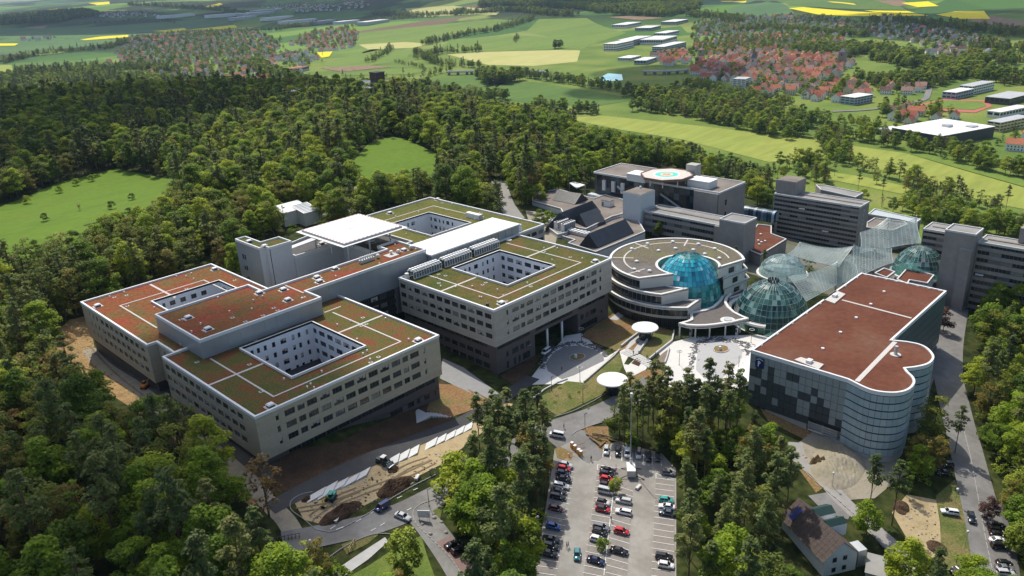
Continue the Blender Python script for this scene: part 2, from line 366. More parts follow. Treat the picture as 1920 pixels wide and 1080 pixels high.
# ================================================================== THE SETTING
def terrain():
    az = np.concatenate([np.arange(-50, 50.01, .22), np.arange(56, 305, 6)]); az = FDIR - np.radians(az)
    r = np.concatenate([[6.], np.geomspace(45, 480, 300), np.geomspace(484, 16000, 210)])
    A, R = np.meshgrid(az, r); X = R*np.cos(A); Y = R*np.sin(A); Z = h(X, Y); na, nr = len(az), len(r)
    V = np.stack([X, Y, Z], 2).reshape(-1, 3); i = np.arange(nr-1)[:, None]*na; j = np.arange(na)[None]; j2 = (j+1) % na
    F = np.stack([i+j, i+j2, i+na+j2, i+na+j], 2).reshape(-1, 4)
    me = bpy.data.meshes.new("terrain"); me.vertices.add(len(V)); me.vertices.foreach_set("co", V.ravel())
    me.loops.add(F.size); me.loops.foreach_set("vertex_index", F.ravel().astype(np.int32)); me.polygons.add(len(F))
    me.polygons.foreach_set("loop_start", np.arange(0, F.size, 4, dtype=np.int32)); me.polygons.foreach_set("use_smooth", np.ones(len(F), bool))
    me.update(calc_edges=True); me.validate()
    m = bpy.data.materials.new("open_country"); m.use_nodes = True; nt = m.node_tree; b = nt.nodes["Principled BSDF"]; N = nt.nodes.new; L = nt.links.new
    b.inputs["Roughness"].default_value = .95; b.inputs["Specular IOR Level"].default_value = .1
    geo = N("ShaderNodeNewGeometry"); pos = geo.outputs["Position"]
    def noise(s, d=6, vec=pos):
        n = N("ShaderNodeTexNoise"); n.inputs["Scale"].default_value = s; n.inputs["Detail"].default_value = d; L(vec, n.inputs["Vector"]); return n.outputs[0]
    def rmp(src, stops, interp='LINEAR'):
        c = N("ShaderNodeValToRGB"); e = c.color_ramp.elements; c.color_ramp.interpolation = interp
        while len(e) > 1: e.remove(e[-1])
        e[0].position = stops[0][0]; e[0].color = (*stops[0][1], 1)
        for p, q in stops[1:]: k = e.new(p); k.color = (*q, 1)
        L(src, c.inputs[0]); return c.outputs[0]
    def mix(f, a, c):
        x = N("ShaderNodeMix"); x.data_type = 'RGBA'
        if isinstance(f, float): x.inputs[0].default_value = f
        else: L(f, x.inputs[0])
        L(a, x.inputs[6]); L(c, x.inputs[7]); return x.outputs[2]
    def mr(src, a, c):
        x = N("ShaderNodeMapRange"); x.inputs[1].default_value = a; x.inputs[2].default_value = c; L(src, x.inputs[0]); return x.outputs[0]
    wood = rmp(noise(.25), [(.35, (.02, .026, .008)), (.5, (.035, .048, .012)), (.65, (.055, .06, .018))])
    meadow = rmp(noise(.012, 8), [(.32, (.10, .16, .03)), (.48, (.14, .20, .038)), (.6, (.18, .225, .045)), (.7, (.21, .23, .06))])
    vor = N("ShaderNodeTexVoronoi"); vor.feature = 'F1'; vor.distance = 'CHEBYCHEV'; vor.inputs["Scale"].default_value = .0034
    mp = N("ShaderNodeMapping"); mp.inputs["Rotation"].default_value = (0, 0, .5); mp.inputs["Scale"].default_value = (.55, 1.35, 1); L(pos, mp.inputs[0]); L(mp.outputs[0], vor.inputs["Vector"])
    sep = N("ShaderNodeSeparateColor"); L(vor.outputs["Color"], sep.inputs[0])
    patch = rmp(sep.outputs[0], [(0, (.07, .15, .03)), (.2, (.1, .2, .03)), (.38, (.15, .24, .04)), (.56, (.06, .13, .03)), (.68, (.2, .25, .06)), (.8, (.16, .11, .07)), (.87, (.05, .09, .025)), (.95, (.13, .2, .05))], 'CONSTANT')
    dist = N("ShaderNodeVectorMath"); dist.operation = 'LENGTH'; L(pos, dist.inputs[0]); dv = dist.outputs["Value"]
    sx = N("ShaderNodeSeparateXYZ"); L(pos, sx.inputs[0])
    c = mix(mr(sx.outputs[2], -45, -58), wood, meadow); c = mix(mr(dv, 2150, 2400), c, patch)
    # far woods on the hills
    wd = mr(noise(.0014, 7), .50, .53); far = mr(dv, 2600, 3300)
    mu = N("ShaderNodeMath"); mu.operation = 'MULTIPLY'; L(wd, mu.inputs[0]); L(far, mu.inputs[1])
    dk = rmp(noise(.03, 6), [(.35, (.016, .03, .012)), (.65, (.035, .055, .018))]); c = mix(mu.outputs[0], c, dk)
    fine = rmp(noise(.5, 4), [(.3, (.8, .8, .8)), (.7, (1.2, 1.2, 1.2))])
    x = N("ShaderNodeMix"); x.data_type = 'RGBA'; x.blend_type = 'MULTIPLY'; x.inputs[0].default_value = 1; L(c, x.inputs[6]); L(fine, x.inputs[7]); L(x.outputs[2], b.inputs["Base Color"])
    me.materials.append(m); link("terrain", me, kind='structure')
terrain()
ASPH = mat("asphalt_grey", (.215, .21, .2), .9, .14, .6, col2=(.165, .16, .15), scale2=.12)
ASPHD = mat("asphalt_new", (.055, .055, .057), .85, .15, .5)
PARK = mat("parking_asphalt", (.31, .295, .265), .9, .1, .8, col2=(.245, .23, .205), scale2=.16)
BAY = mat("bay_paving", (.22, .205, .185), .9, .12, 1.2, col2=(.25, .225, .2), scale2=.4)
CONC = mat("pale_concrete", (.50, .49, .46), .85, .08, .5)
PAVE = mat("plaza_paving", (.60, .585, .55), .85, .06, .3)
PAVEG = mat("plaza_grey_setts", (.40, .40, .395), .85, .1, 1.5)
GRAVEL = ramp_mat("pale_gravel", [(.35, (.22, .195, .15)), (.5, (.31, .275, .21)), (.65, (.27, .24, .16))], .12, bump=.12, fine=.1)
SAND = ramp_mat("sandy_soil", [(.3, (.30, .22, .12)), (.45, (.42, .33, .19)), (.55, (.38, .3, .17)), (.7, (.28, .22, .115))], .10, bump=.12, fine=.1)
CLAY = ramp_mat("ochre_clay", [(.3, (.22, .13, .06)), (.5, (.33, .22, .1)), (.7, (.2, .13, .06))], .12, bump=.5)
DIRT = ramp_mat("dark_topsoil", [(.3, (.05, .032, .02)), (.5, (.075, .046, .028)), (.7, (.1, .062, .036))], .2, bump=.6)
SOIL = ramp_mat("red_brown_soil", [(.3, (.19, .105, .05)), (.48, (.25, .15, .07)), (.58, (.2, .15, .06)), (.72, (.12, .13, .04))], .12, bump=.5)
TURF = ramp_mat("rough_turf", [(.3, (.21, .16, .075)), (.46, (.165, .15, .055)), (.58, (.11, .13, .035)), (.72, (.085, .115, .028))], .13, bump=.4)
LAWN = ramp_mat("short_lawn", [(.35, (.1, .15, .03)), (.55, (.13, .18, .035)), (.7, (.16, .17, .05))], .2)
F_YG = ramp_mat("field_yellow_green", [(.3, (.22, .265, .05)), (.5, (.27, .30, .06)), (.7, (.21, .27, .05))], .012, stretch=(.55, .18), fine=.12)
F_GR = ramp_mat("field_bright_green", [(.3, (.11, .18, .03)), (.5, (.14, .21, .036)), (.7, (.17, .22, .042))], .012, stretch=(.9, .2), fine=.12)
F_DG = ramp_mat("field_deep_green", [(.3, (.07, .135, .026)), (.5, (.09, .16, .03)), (.7, (.115, .17, .034))], .012, stretch=(.3, .2), fine=.12)
F_HAY = ramp_mat("field_pale_hay", [(.3, (.38, .38, .12)), (.5, (.42, .4, .15)), (.7, (.34, .37, .10))], .01, stretch=(.2, .2), fine=.1)
F_RAPE = ramp_mat("field_rapeseed", [(.3, (.68, .56, .012)), (.5, (.75, .62, .015)), (.7, (.66, .58, .03))], .01, fine=.08)
F_BR = ramp_mat("field_ploughed", [(.3, (.2, .13, .085)), (.5, (.24, .16, .10)), (.7, (.2, .15, .09))], .01)
F_FAR = ramp_mat("field_far_green", [(.3, (.06, .13, .045)), (.5, (.085, .16, .055)), (.7, (.115, .18, .055))], .004, stretch=(.2, .2), fine=.1)
MEADOW = ramp_mat("hill_meadow", [(.3, (.085, .155, .014)), (.5, (.11, .185, .017)), (.68, (.10, .16, .017))], .05, stretch=(.4, .4), fine=.14)
CLEAR = []                                        # world polygons where no tree may stand
def ground(name, pts, m, off=.06, step=6., clear=True, world=False, kind='structure', **kw):
    P = [tuple(p[:2]) for p in pts] if world else gpoly(pts)
    if clear: CLEAR.append(P)
    return drape(name, P, m, off, step, kind=kind, **kw)
def road(name, pts, w, m, off=.12, world=False, k=5, clear=True):
    L = [p for p in pts] if world else [gp(*p) for p in pts]; L = smooth_line(L, k)
    mb = strip_mesh(MB(), L, w, off); mb.build(name, m, kind='structure')
    if clear:
        for a, b in zip(L[::3], L[3::3]+[L[-1]]):
            d = b-a; n = np.hypot(*d)
            if n > .1:
                d /= n; q = np.array([-d[1], d[0]])*(w/2+1.5); CLEAR.append([tuple(a-d*2+q), tuple(b+d*2+q), tuple(b+d*2-q), tuple(a-d*2-q)])
    return L
FIELD_PX = []
def field(name, pts, m, step=40., off=.3, more=None): FIELD_PX.append(pts); ground(name, more or pts, m, off, step)
field("meadow", [(-60,440),(-60,410),(0,388),(110,343),(220,316),(335,337),(250,378),(130,425),(20,440)], MEADOW, 12, .15, [(-60,500),(-60,410),(0,388),(110,343),(220,316),(335,337),(300,400),(150,470),(20,500)])
field("meadow", [(655,308),(690,270),(735,255),(770,265),(818,288),(808,306),(700,313)], MEADOW, 12, .15, [(640,330),(690,270),(735,255),(770,265),(818,288),(815,335),(700,345)])
field("field", [(1058,222),(1130,217),(1300,235),(1535,264),(1552,300),(1440,304),(1280,262),(1160,243)], F_YG)
field("field", [(1585,272),(1700,288),(1800,318),(1990,372),(1990,405),(1850,380),(1720,338),(1600,305)], F_YG)
field("field", [(1704,289),(1740,290),(1990,345),(1990,371),(1800,317)], F_GR, off=.5)
field("field", [(1535,320),(1620,332),(1720,355),(1690,364),(1560,338)], F_YG)
field("field", [(905,182),(940,154),(1000,154),(1200,186),(1120,199),(1010,196)], F_DG)
field("field", [(838,102),(900,98),(1050,94),(1088,95),(1082,116),(1000,124),(915,122)], F_HAY)
field("field", [(850,74),(960,66),(1040,70),(1048,92),(900,97),(800,100)], F_GR)
field("field", [(1010,36),(1100,34),(1120,45),(1175,62),(1120,80),(1090,92),(1050,90),(1035,70),(985,60)], F_GR)
field("field", [(672,62),(760,52),(930,36),(985,40),(870,62),(790,78),(740,88),(680,100)], F_GR, 60)
field("field", [(672,84),(760,79),(800,82),(780,90),(690,93)], F_HAY, 60, .6)
field("field", [(760,16),(850,11),(950,18),(930,28),(800,32),(770,28)], F_HAY, 90)
field("field", [(600,120),(700,92),(770,98),(760,112),(640,132)], F_GR, 60)
field("field", [(600,128),(690,123),(735,126),(640,135)], F_BR, 60, .6)
field("field", [(640,137),(735,130),(800,134),(770,140),(640,142)], F_GR, 60, .7)
field("field", [(800,150),(900,140),(960,146),(905,180),(850,172),(780,170)], F_DG, 60)
field("field", [(30,118),(195,111),(200,122),(110,128),(30,133)], F_DG, 60)
field("field", [(-40,123),(22,122),(24,133),(-40,140)], F_YG, 60, .6)
field("field", [(-60,72),(120,68),(300,60),(420,60),(240,78),(100,94),(-60,108)], F_FAR, 90)
field("field", [(-60,56),(160,52),(350,38),(420,30),(440,46),(280,60),(-60,76)], F_FAR, 120, .6)
for P in ([(150,75),(190,69),(240,66),(242,70),(200,73),(160,76)], [(285,59),(345,53),(352,56),(330,60)], [(352,56),(440,47),(446,52),(400,56)], [(-30,82),(35,82),(28,86),(-30,87)],
          [(1478,16),(1505,14),(1600,22),(1725,27),(1742,30),(1600,31),(1535,28)], [(1755,28),(1790,22),(1845,21),(1857,36),(1800,36)], [(1690,6),(1740,3),(1760,12),(1720,14)], [(594,99),(624,97),(617,107),(603,109)],
          [(375,14),(412,6),(418,8),(400,15)], [(1550,3),(1600,7),(1606,10),(1560,5)], [(1900,56),(1960,58),(1960,66),(1905,64)], [(1620,20),(1700,21),(1722,26),(1640,23)], [(165,6),(205,3),(205,8),(180,9)], [(88,19),(112,16),(108,20),(92,21)], [(1350,2),(1400,1),(1398,5),(1360,6)]):
    field("rapeseed_field", P, F_RAPE, 60, 1.2)
for P in ([(1810,38),(1860,30),(1940,44),(1940,58),(1870,52)], [(1640,2),(1690,0),(1710,10),(1680,12)], [(490,118),(522,108),(518,128),(490,128)], [(1140,33),(1180,30),(1250,34),(1200,38)], [(45,52),(90,48),(80,55)]): field("field", P, F_BR, 60, 1.)
field("field", [(1365,18),(1440,2),(1480,14),(1490,26),(1440,36),(1370,34)], F_FAR, 120, .8)
field("field", [(1450,-6),(1600,-6),(1680,4),(1700,20),(1560,16),(1480,10)], F_DG, 150, .8)
field("field", [(1280,0),(1360,-5),(1420,0),(1340,12),(1280,18)], F_FAR, 150, .8)
field("field", [(1660,83),(1710,82),(1715,90),(1680,93)], F_GR, 60, .8)
# river and swimming pool
ground("water", [(1124,146),(1140,138),(1166,140),(1168,151),(1130,153)], mat("pool_water", (.12, .62, .72), .08, .05), .6, 60)
# ---- roads
road("road", [(530,1018),(600,1005),(690,985),(760,960),(820,930),(900,890),(960,850),(1010,815),(1060,797),(1110,780),(1150,762),(1185,742),(1225,715)], 7.5, ASPH, .14)
road("road", [(880,1100),(850,1050),(815,1000),(790,970),(770,958)], 7.0, ASPH, .17)
road("lane", [(505,955),(600,905),(700,860),(800,818),(870,790),(930,755),(1000,708)], 5.0, ASPHD, .16)
road("lane", [(556,1010),(535,975),(505,945),(470,905),(440,880),(400,845),(330,790),(260,730),(200,690),(165,655)], 4.5, GRAVEL, .13)
road("road", [(1030,828),(1060,815),(1085,822),(1105,850),(1125,862)], 7.0, ASPH, .15)
road("road", [(1792,575),(1780,640),(1778,700),(1790,760),(1808,830),(1825,900),(1845,980),(1870,1100)], 9.0, ASPH, .15)
road("lane", [(1745,690),(1730,720),(1715,790)], 5, ASPH, .12)
road("lane", [(1490,830),(1500,862),(1535,890),(1580,940),(1630,985),(1690,1040),(1740,1100)], 4.2, mat("lane_grey", (.3, .285, .265), .9, .1), .15)
road("road", [(935,340),(945,375),(960,400),(968,410)], 9, mat("forest_road", (.26, .25, .235), .9, .1), .15)
road("road", [(1520,30+100),(1530,145),(1545,160)], 6, ASPH, .6)
road("road", [(520,115),(505,122),(485,132),(478,140)], 9, ASPH, .8)
road("road", [(1745,150),(1740,175),(1725,190),(1640,205),(1560,210)], 8, ASPH, .8)
# ---- soil, lawns and paving round the buildings
ground("soil", [(500,925),(470,905),(440,870),(520,850),(640,830),(740,780),(830,712),(850,740),(850,800),(700,855),(540,920)], DIRT, .07, 5)
ground("turf", [(818,720),(860,722),(918,748),(905,762),(838,785),(800,770)], SOIL, .1, 5)
ground("soil", [(548,935),(600,900),(700,858),(800,815),(880,785),(930,752),(962,758),(930,790),(880,830),(830,870),(760,905),(690,945),(610,985),(570,975)], SAND, .09, 4)
ground("soil", [(100,628),(130,600),(165,592),(178,655),(172,660),(215,700),(250,735),(320,790),(420,870),(500,935),(470,950),(400,890),(300,800),(200,735),(140,700),(95,650)], CLAY, .06, 5)
ground("soil", [(178,662),(280,745),(400,845),(480,905),(500,920),(520,870),(470,840),(310,700),(280,700),(180,650)], mat("dark_mud", (.085, .075, .062), .9, .2, .3), .085, 5)  # dug strip beside the wings in one dark grey brown
ground("plaza", [(985,722),(1010,690),(1060,630),(1090,625),(1140,668),(1162,655),(1150,665),(1095,718)], PAVE, .10, 4)
ground("plaza", [(1228,650),(1300,632),(1420,628),(1480,640),(1440,670),(1410,720),(1370,735),(1235,735),(1250,690)], PAVE, .10, 4)
ground("turf", [(1150,588),(1190,600),(1265,622),(1255,640),(1185,655),(1160,660),(1090,632),(1100,620)], SOIL, .12, 4)
ground("turf", [(1000,752),(1063,715),(1095,718),(1160,662),(1180,668),(1160,700),(1130,740),(1045,780)], TURF, .11, 4)
ground("turf", [(1180,700),(1230,690),(1250,700),(1215,718),(1190,745),(1160,760)], SOIL, .11, 4)
ground("soil", [(938,705),(1000,668),(1012,672),(992,700),(965,725)], DIRT, .12, 4)
ground("paving", [(830,672),(870,690),(935,738),(920,755),(850,722),(825,710)], mat("court_paving", (.26, .26, .255), .9, .08), .1, 5)
ground("lawn", [(640,1090),(690,1062),(738,1030),(790,1005),(800,1040),(822,1100)], LAWN, .10, 5)
ground("footpath", [(590,1095),(640,1062),(700,1022),(722,1008),(728,1016),(690,1050),(640,1085),(620,1100)], CONC, .13, 5)
ground("turf", [(640,1022),(680,1005),(710,1003),(690,1020),(650,1040)], TURF, .12, 4)
ground("lawn", [(783,960),(800,935),(830,950),(820,1000)], TURF, .12, 4)
ground("car_park", [(1040,842),(1078,818),(1110,842),(1160,828),(1240,850),(1268,880),(1268,1110),(995,1110),(1022,960)], PARK, .10, 5)
ground("soil", [(1040,842),(1045,860),(1070,868),(1075,850),(1050,838)], SOIL, .12, 3)
ground("soil", [(1082,812),(1105,800),(1140,800),(1145,835),(1125,852)], SOIL, .12, 3)
ground("turf", [(1400,700),(1440,705),(1480,750),(1530,790),(1520,830),(1440,790),(1405,735)], SOIL, .1, 4)
ground("gravel_yard", [(1488,838),(1530,805),(1600,845),(1690,868),(1710,880),(1640,935),(1590,938),(1540,885)], GRAVEL, .12, 4)
ground("soil", [(1490,870),(1505,872),(1548,912),(1530,925)], SOIL, .13, 3)
ground("driveway", [(1515,930),(1560,922),(1600,955),(1590,975),(1545,960)], ASPH, .13, 3)
ground("soil", [(1672,962),(1700,928),(1755,938),(1762,980),(1765,1040),(1740,1050),(1700,1010)], SAND, .14, 4)
ground("turf", [(1755,930),(1790,900),(1815,960),(1830,1070),(1760,1070)], TURF, .1, 4)
ground("parking_strip", [(1838,950),(1878,945),(1900,1010),(1915,1090),(1875,1100)], mat("parking_strip", (.13, .12, .115), .9, .12), .13, 4)
ground("court_yard", [(500,430),(600,405),(700,395),(690,385),(600,392),(510,410)], mat("yard_asphalt", (.24, .235, .22), .9, .1), .1, 6)
ground("gravel_yard", [(985,395),(1030,400),(1045,440),(1040,470),(1000,440)], GRAVEL, .12, 5)
ground("gravel_yard", [(1630,560),(1780,560),(1790,640),(1750,700),(1735,640)], ASPH, .1, 5)
ground("bare_yard", [(650,352),(700,345),(700,358),(655,360)], GRAVEL, .2, 10)
# ================================================================== THE NEW HOSPITAL WINGS
TAN = mat("tan_facade", (.46, .40, .29), .75, .04, .8, brick=(3.9, .85)); GREY = mat("stone_grey_facade", (.42, .385, .33), .75, .04, .8, brick=(3.9, .85))
WHITE = mat("white_coping", (.72, .72, .70), .6, .03, .5); COURTW = mat("court_white", (.78, .79, .80), .7, .03, .5)
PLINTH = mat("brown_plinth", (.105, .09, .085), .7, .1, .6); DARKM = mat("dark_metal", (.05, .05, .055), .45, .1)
PANEL = mat("grey_metal_panel", (.34, .37, .39), .38, .06, .25, metal=.35); FRAME = mat("window_frame", (.10, .10, .10), .5)
MEMB = mat("roof_gravel", (.53, .50, .46), .95, .1, 2.); WMETAL = mat("white_metal_roof", (.76, .76, .76), .55, .05); STEEL = mat("galvanised", (.5, .52, .53), .45, .08, metal=.5)
LGREY = mat("light_grey_wall", (.62, .62, .60), .75, .04, .6); SLATEG = mat("dark_grey_cladding", (.15, .155, .16), .6, .08, .5); ROOFDK = mat("dark_roofing", (.09, .088, .085), .9, .15)
GLASS = objcol_mat("window_glass", .08, ramp=[(0, (.012, .016, .018)), (.55, (.025, .03, .032)), (.78, (.05, .055, .055)), (.9, (.16, .16, .15)), (1, (.3, .29, .27))])
GLASS2 = objcol_mat("dark_glass", .06, ramp=[(0, (.01, .014, .016)), (1, (.035, .042, .045))])
SED_A = ramp_mat("sedum_mixed", [(.32, (.06, .08, .018)), (.46, (.095, .09, .024)), (.54, (.14, .074, .026)), (.62, (.175, .053, .024)), (.72, (.21, .042, .03))], .13, detail=11, bump=.4)
SED_B = ramp_mat("sedum_orange", [(.28, (.075, .09, .024)), (.42, (.13, .09, .028)), (.5, (.18, .072, .027)), (.6, (.215, .055, .022)), (.74, (.24, .05, .04))], .07, detail=11, bump=.4)
SED_P = ramp_mat("sedum_red", [(.3, (.075, .085, .024)), (.44, (.135, .075, .027)), (.54, (.185, .058, .024)), (.64, (.215, .04, .028)), (.76, (.14, .085, .027))], .09, detail=11, bump=.4)
SED_G = ramp_mat("sedum_green", [(.3, (.05, .07, .015)), (.46, (.08, .085, .019)), (.57, (.108, .088, .025)), (.68, (.145, .07, .026)), (.8, (.17, .056, .027))], .11, detail=11, bump=.4)
SED_O = ramp_mat("sedum_olive", [(.3, (.075, .095, .02)), (.5, (.115, .115, .026)), (.65, (.15, .12, .038)), (.8, (.18, .09, .03))], .07, detail=11, bump=.4)
WM = (FRAME, GLASS); ROWS = [(20.5, 22.25), (17.05, 18.8), (13.55, 15.3)]
c1 = crop(140, 360, 3.376); c2 = crop(420, 360, 3.376); c3 = crop(720, 360, 3.376); c4 = crop(280, 560, 3); h5 = crop(500, 340, 6)
def grid_ops(a0, w, step, n, rows=ROWS): return [(a0+i*step, a0+i*step+w, za, zb) for i in range(n) for za, zb in rows]
def list_ops(L, off, rows=ROWS): return [(a-off, b-off, za, zb) for a, b in L for za, zb in rows]
def roof_sheet(parent, name, outer, holes, z, m):
    bm = bmesh.new(); es = []
    for P in [ccw(outer)]+[ccw(q) for q in holes]:
        vs = [bm.verts.new((x, y, z)) for x, y in P]; es += [bm.edges.new((vs[i], vs[(i+1) % len(vs)])) for i in range(len(vs))]
    bmesh.ops.triangle_fill(bm, edges=es, use_beauty=True)
    for f in bm.faces:
        if f.normal.z < 0: f.normal_flip()
    l = wloc(parent); bmesh.ops.translate(bm, verts=bm.verts[:], vec=-l)
    me = bpy.data.meshes.new(name); bm.to_mesh(me); bm.free(); me.materials.append(m); return link(name, me, parent)
def roof_path(parent, z, pts, w=.5, m=MEMB):
    """gravel strips from pixel to pixel on a roof at height z, one mesh a strip"""
    P = [at(*q, z)[:2] for q in pts]
    for k, (a, b) in enumerate(zip(P, P[1:])):
        d = b-a
        if abs(d[0]) > abs(d[1]): b = np.array([b[0], a[1]]); P[k+1] = b
        else: b = np.array([a[0], b[1]]); P[k+1] = b
        d = (b-a)/np.hypot(*(b-a)); s = 0 if k == 0 else -w/2-.02
        MB().obox((a+d*s+b+d*w/2)/2, d, np.hypot(*(b+d*w/2-a-d*s)), w, z-.05, z+.06+.004*k, 0).build("gravel_strip", m, parent)
SKY = {}
def skylight(parent, px, z, s=2.0, pad=True, rz=0.):
    p = at(*px, z); l = wloc(parent)
    if 'a' not in SKY:
        mb = MB(); mb.box(-1.5, 1.5, -1.3, 1.3, -.05, .08, 0); SKY['pad'] = mb.mesh('gravel_pad', MEMB)
        mb = MB(); mb.box(-.85, .85, -.8, .8, .08, .62, 1); mb.box(-.95, .95, -.9, .9, .62, .74, 0); mb.prism(rect(-.75, .75, -.7, .7), .74, .95, 0); SKY['a'] = mb.mesh('skylight', (WHITE, DARKM))
    o = link('skylight', SKY['a'], parent, tuple(Vector(p)-l))
    if pad: link('gravel_pad', SKY['pad'], o)
    return o
VENT = []
def vents(parent, outer, holes, z, n, seed):
    if not VENT:
        mb = MB(); mb.cyl(0, 0, .16, 0, .55, 8, 0); mb.cyl(0, 0, .26, .55, .7, 8, 0); VENT.append(mb.mesh('roof_vent', WHITE))
        mb = MB(); mb.box(-.55, .55, -.55, .55, -.04, .07, 0); mb.box(-.22, .22, -.22, .22, .07, .2, 1); VENT.append(mb.mesh('roof_drain', (MEMB, DARKM)))
    rng = random.Random(seed); xs = [p[0] for p in outer]; ys = [p[1] for p in outer]; l = wloc(parent); k = 0
    I = inset(outer, 1.5)
    while k < n:
        p = (rng.uniform(min(xs), max(xs)), rng.uniform(min(ys), max(ys)))
        if not in_poly([p], I)[0] or any(in_poly([p], inset(q, -1.5))[0] for q in holes): continue
        j = 0 if k % 3 else 1; link(VENT[j].name.split('.')[0], VENT[j], parent, (p[0]-l[0], p[1]-l[1], z-l[2])); k += 1
def court(parent, x0, x1, y0, y1, zf, zr, back, side, rows, floor_m=None):
    """light well: four white walls, windows in each"""
    walls = [((x0, y1), (0, -1), x1-x0, back), ((x1, y1), (-1, 0), y1-y0, side), ((x1, y0), (0, 1), x1-x0, back), ((x0, y0), (1, 0), y1-y0, side)]
    for O, n, L, ab in walls:
        ops = [(a, b, za, zb) for a, b in ab for za, zb in rows if b < L-.2]
        mb = MB(); facade(mb, O, n, L, zf, zr+.35, ops, .22); mb.build('court_wall', COURTW, parent)
        windows(parent, O, n, ops, WM)
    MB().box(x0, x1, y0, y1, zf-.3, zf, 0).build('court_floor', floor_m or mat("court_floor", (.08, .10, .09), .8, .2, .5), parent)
    MB().ring(inset(rect(x0, x1, y0, y1), -.45), .45, zr-.3, zr+.42).build('court_coping', WHITE, parent)
def wing(name, label, P, sed, wallm, fac, holes=(), zr=24., zo=11., zb=-4., n_vent=22, seed=1, plinth=True, cat='hospital wing'):
    P = ccw(P); cx = sum(p[0] for p in P)/len(P); cy_ = sum(p[1] for p in P)/len(P)
    t = thing(name, label, cat, (cx, cy_, 0.))
    done = set()
    for i in range(len(P)):
        a = np.array(P[i]); b = np.array(P[(i+1) % len(P)]); d = b-a; L = np.hypot(*d); d /= L; n = (round(d[1], 3), round(-d[0], 3))
        ops = fac.get(i, [])
        mb = MB(); facade(mb, a, n, L, zo, zr+.2, ops, .22); mb.build('wall', wallm, t)
        windows(t, a, n, ops, WM)
    if plinth:
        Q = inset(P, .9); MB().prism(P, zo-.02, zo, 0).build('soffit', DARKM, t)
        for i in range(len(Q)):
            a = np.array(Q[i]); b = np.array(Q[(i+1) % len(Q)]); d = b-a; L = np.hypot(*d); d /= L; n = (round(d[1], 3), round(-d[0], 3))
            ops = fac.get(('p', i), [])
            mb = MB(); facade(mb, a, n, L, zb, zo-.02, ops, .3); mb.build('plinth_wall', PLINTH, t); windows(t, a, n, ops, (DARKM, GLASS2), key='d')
    roof_sheet(t, 'green_roof', inset(P, .5), holes, zr-.35, sed)
    MB().ring(inset(P, -.12), .62, zr-.5, zr+.28).build('roof_coping', WHITE, t)
    vents(t, P, holes, zr-.35, n_vent, seed)
    return t
ribbon = lambda L, za=9.3, zb=10.95, s=3.9: [(.6+i*s, .6+i*s+s-.12, za, zb) for i in range(int((L-.8)/s))]
frontA = [(81.9,82.8),(84.5,87.5),(88.3,90.4),(91.2,94.2),(95.2,98.2),(99.1,102.2),(103.1,106.2),(107.1,110.2),(111.1,114.2),(115.1,118.2),(119.2,122.2),(123.1,125.1),(126.0,129.2),(130.9,131.7)]
frontC = [(166.3,167.2),(169,172.1),(173,174.9),(175.9,179),(180,182.9),(183.9,187),(187.9,190.9),(191.9,194.9),(195.8,198.8),(199.7,202.7),(203.5,206.6),(207.5,209.6),(210.3,213.3),(215,216)]
# --- wing in front (grey tan, nearest)
PA = rect(76.5, 137.3, 168.5, 221.5); cA = rect(94.3, 118.5, 180.1, 208)
facA = {0: list_ops(frontA, 76.5), 1: grid_ops(4, 3, 3.95, 11), 2: [], 3: grid_ops(.6, 3, 3.88, 12)}
facA[('p', 0)] = [(3.2, 5, 6.4, 8.7)]+[(7+i*3.9, 7+i*3.9+3.7, 9.0, 10.9) for i in range(13)]+[(a, b, 4.6, 6.6) for a, b in ((40, 44.5), (46.5, 49), (50, 51.2), (53, 55), (56.5, 57.6))]
facA[('p', 3)] = ribbon(51, 9.35, 10.9)
A = wing("hospital_wing", "nearest tan hospital wing with square white light well and patchy red and green planted roof", PA, SED_A, TAN, facA, [cA], n_vent=30, seed=3)
court(A, 94.3, 118.5, 180.1, 208, 8, 24, [(2.6,3.6),(4.7,5.7),(7,8),(9.8,10.9),(12.7,14.7),(16.6,17.6),(18.8,19.8),(21.7,22.6)], [(.4,2.2),(3.5,6.7),(8,11.1),(12.3,15.6),(16.6,19.9),(21,24.2)], [(20.6,22.3),(17.1,18.8),(13.6,15.3),(10.1,11.8)])
roof_path(A, 23.68, [c4(343,337), c4(697,552), c4(1410,240), c4(1030,80)]); roof_path(A, 23.66, [c4(332,488), c4(640,365)], .8); roof_path(A, 23.66, [c4(1058,195), c4(1308,97)], .8); roof_path(A, 23.67, [c4(985,78), c4(1078,47)], .5)
for q in ((1513,238), (683,607)): skylight(A, c4(*q), 23.68)
# --- wing behind it on the left
PB = [(77,288.5),(77,233.6),(80,233.6),(80,221.7),(125.3,221.7),(125.3,288.5)]; PB = ccw(PB); cB = rect(93.5, 118, 243, 268)
iB = PB.index((77., 288.5)); iN = PB.index((77., 233.6))
facB = {iB: [(a, b, za, zb) for a, b in [(6.2, 7), (9.8, 10.7), (12.7, 14)]+[(16.4+i*4.08, 19.3+i*4.08) for i in range(9)] for za, zb in ROWS]}
i2 = PB.index((80., 233.6)); facB[i2] = [(4, 5, za, zb) for za, zb in ROWS]
facB[('p', iB)] = ribbon(53, 9.3, 10.9)
B = wing("hospital_wing", "tan hospital wing at the far left with orange planted roof beside the excavated slope", PB, SED_B, TAN, facB, [cB], n_vent=22, seed=5)
court(B, 93.5, 118, 243, 268, 10, 24, [(3,4),(5.6,7.6),(9.4,11.4),(13.4,15.4),(17.2,19.2)], [(2,4.5),(6,9),(10.5,13.5),(15,18)], [(20.6,22.3),(17.1,18.8),(13.6,15.3)])
